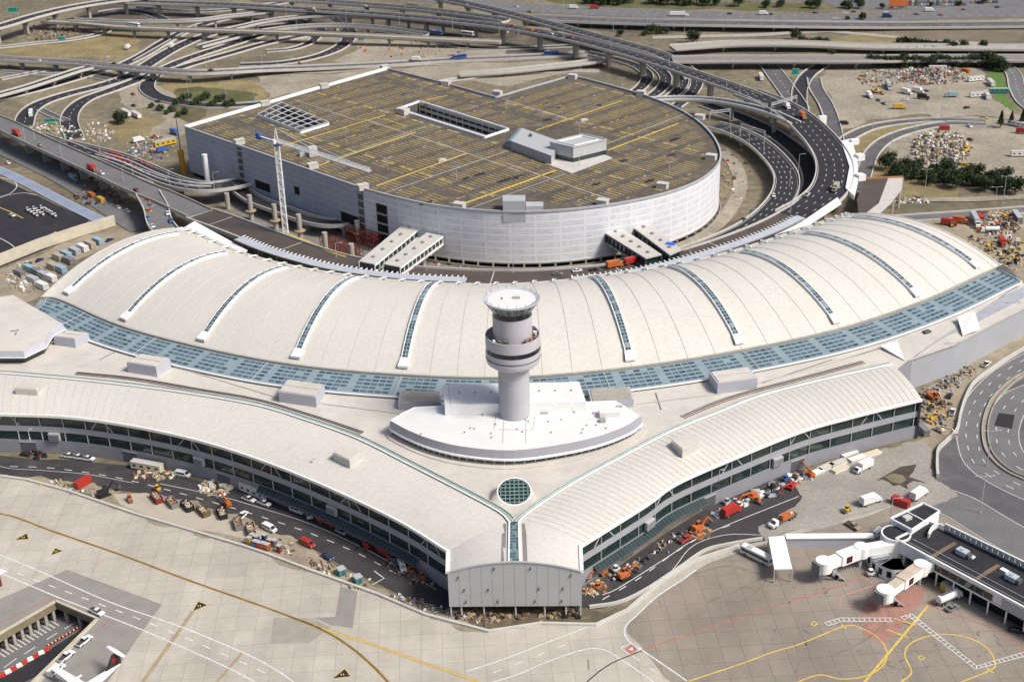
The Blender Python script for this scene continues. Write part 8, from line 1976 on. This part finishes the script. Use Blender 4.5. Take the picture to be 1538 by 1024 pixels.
heapline([(1075,775),(1110,757),(1150,738),(1190,722),(1218,710)], 3.6, 210, 'strip of stored materials along the shorter concourse wall', ['white','silver','orange','grey','black','cream','silver','white','grey','grey','silver'], 1.3, (.7,3.2))
heapline([(880,893),(892,884),(905,876)], 3, 90, 'timber scraps at the nose foot of the shorter concourse', ['orange','tan','brown','cream'], 1)
heapline([(915,872),(960,845),(1010,812),(1060,785)], 2.4, 150, 'scattered dark materials on the kerb strip of the shorter concourse', ['black','grey','brown','black','white','grey','tan'], .8, (.3,1.4))
heapline([(60,722),(100,730),(140,742),(175,748)], 4, 200, 'scraps on the works strip before the pale forecourt', ['tan','beige','grey','yellow','brown','white'], .8, (.3,1.4))
heapline([(405,812),(440,828),(470,843),(510,864),(550,881)], 3.6, 200, 'rubble and timber along the works strip past the coloured bins', ['tan','beige','brown','grey','tan','cream','brown'])
heapline([(590,892),(640,911),(690,925),(734,936)], 2.2, 200, 'broken stone along the bend of the apron edge', ['tan','beige','grey','white','brown','grey'], .8, (.3,1.2))
heapline([(684,921),(730,926),(775,926),(820,923),(872,919)], 3.6, 420, 'rusty formwork and earth under the blank end wall', ['brown','tan','brown','black','brown','tan','black','brown','tan'], 1.4, (.5,2.6))
heapline([(545,820),(580,840),(615,862),(650,884)], 3.5, 180, 'dark machinery scraps under the glass skirt of the longer concourse', ['black','grey','grey','brown','black','tan'], 1.1)
heap(30, 115, 185, 215, 200, 'pale building waste between the slip roads by the coach', ['white', 'beige', 'tan', 'green', 'cream'], 1.3)
heap(55, 130, 210, 232, 1, 'x', ['white'], 1) if False else None
heap(30, 130, 38, 62, 170, 'red and green materials inside the loop road', ['dark red', 'tan', 'grey', 'brown', 'black', 'beige'], 1.5)
heap(190, 262, 205, 240, 170, 'coloured builders stores beside the garage corner', ['grey', 'white', 'brown', 'grey', 'tan', 'blue', 'beige'], 1.6)
heap(110, 190, 262, 312, 200, 'stored materials in the shade of the elevated road', ['grey', 'brown', 'grey', 'tan', 'black', 'brown'], 1.4)
heap(120, 170, 185, 215, 120, 'white stones along the dirt track above the slip road', ['white', 'beige', 'tan'], .6)
heap(1075, 1130, 215, 300, 40, 'scraps on the dirt inside the lower approach road', ['brown', 'tan', 'grey', 'dark red', 'white'], 1)
heap(540, 700, 62, 90, 90, 'scattered earth and orange scraps beyond the garage peak', ['tan', 'brown', 'orange', 'beige'], 1)
heap(640, 900, 386, 402, 120, 'building waste on the ground below the curved screen', ['tan', 'brown', 'grey', 'beige'], 1)
heap(1340, 1400, 298, 306, 60, 'stones along the gravel path below the hedge', ['beige', 'brown', 'white'], .8)
heap(10, 70, 395, 440, 120, 'clutter among the roofed units beside the hall end', ['white', 'grey', 'tan', 'beige'], 1.2)
heap(40, 70, 672, 690, 30, 'dark clutter by the first dark doorway of the longer concourse', ['black', 'dark red', 'grey'], 1.2)
heap(200, 262, 708, 722, 60, 'timber on the kerb beside the longer concourse wall', ['brown', 'cream', 'tan', 'dark red'], 1)
heap(300, 350, 722, 745, 60, 'pale boards stacked on the kerb before the white site trailer', ['cream', 'tan', 'white'], .8)
# stacked white panels by the shorter concourse
for n_, (x, y, dx, dy) in enumerate([(1224,712,9,-4),(1262,706,10,-4),(1258,697,10,-4),(1287,690,9,-3),(1310,683,9,-3),(1240,703,9,-4),(1275,683,9,-3)]):
    a = P(x, y, 0); b = P(x+dx, y+dy, 0); mb = MB(); rz = atan2(b.y-a.y, b.x-a.x)
    for k in range(3): mb.box((a.x, a.y, .05+k*.35), (7.2-k*.2, 2.4, .3), rz+k*.01, [paint('cream'), concw, whitem][(n_+k) % 3])
    tag(mb.build('panel_stack'), 'pale stack of building panels, %s along the wall from the orange boom lift' % ordn(n_), 'panel stack', 'panel stacks by the shorter concourse')
# far roadside shop sign: orange board
q = P(1350, 4, 6); o = thing('shop_sign', 'orange board standing among the trees of the far car park', 'sign', None, (q.x, q.y, 0)); mb = MB(); mb.box((0, 0, 3), (17, .5, 5.5), .05, paint('orange')); mb.build('board', o)
print('PAIRS', len(bpy.data.objects))
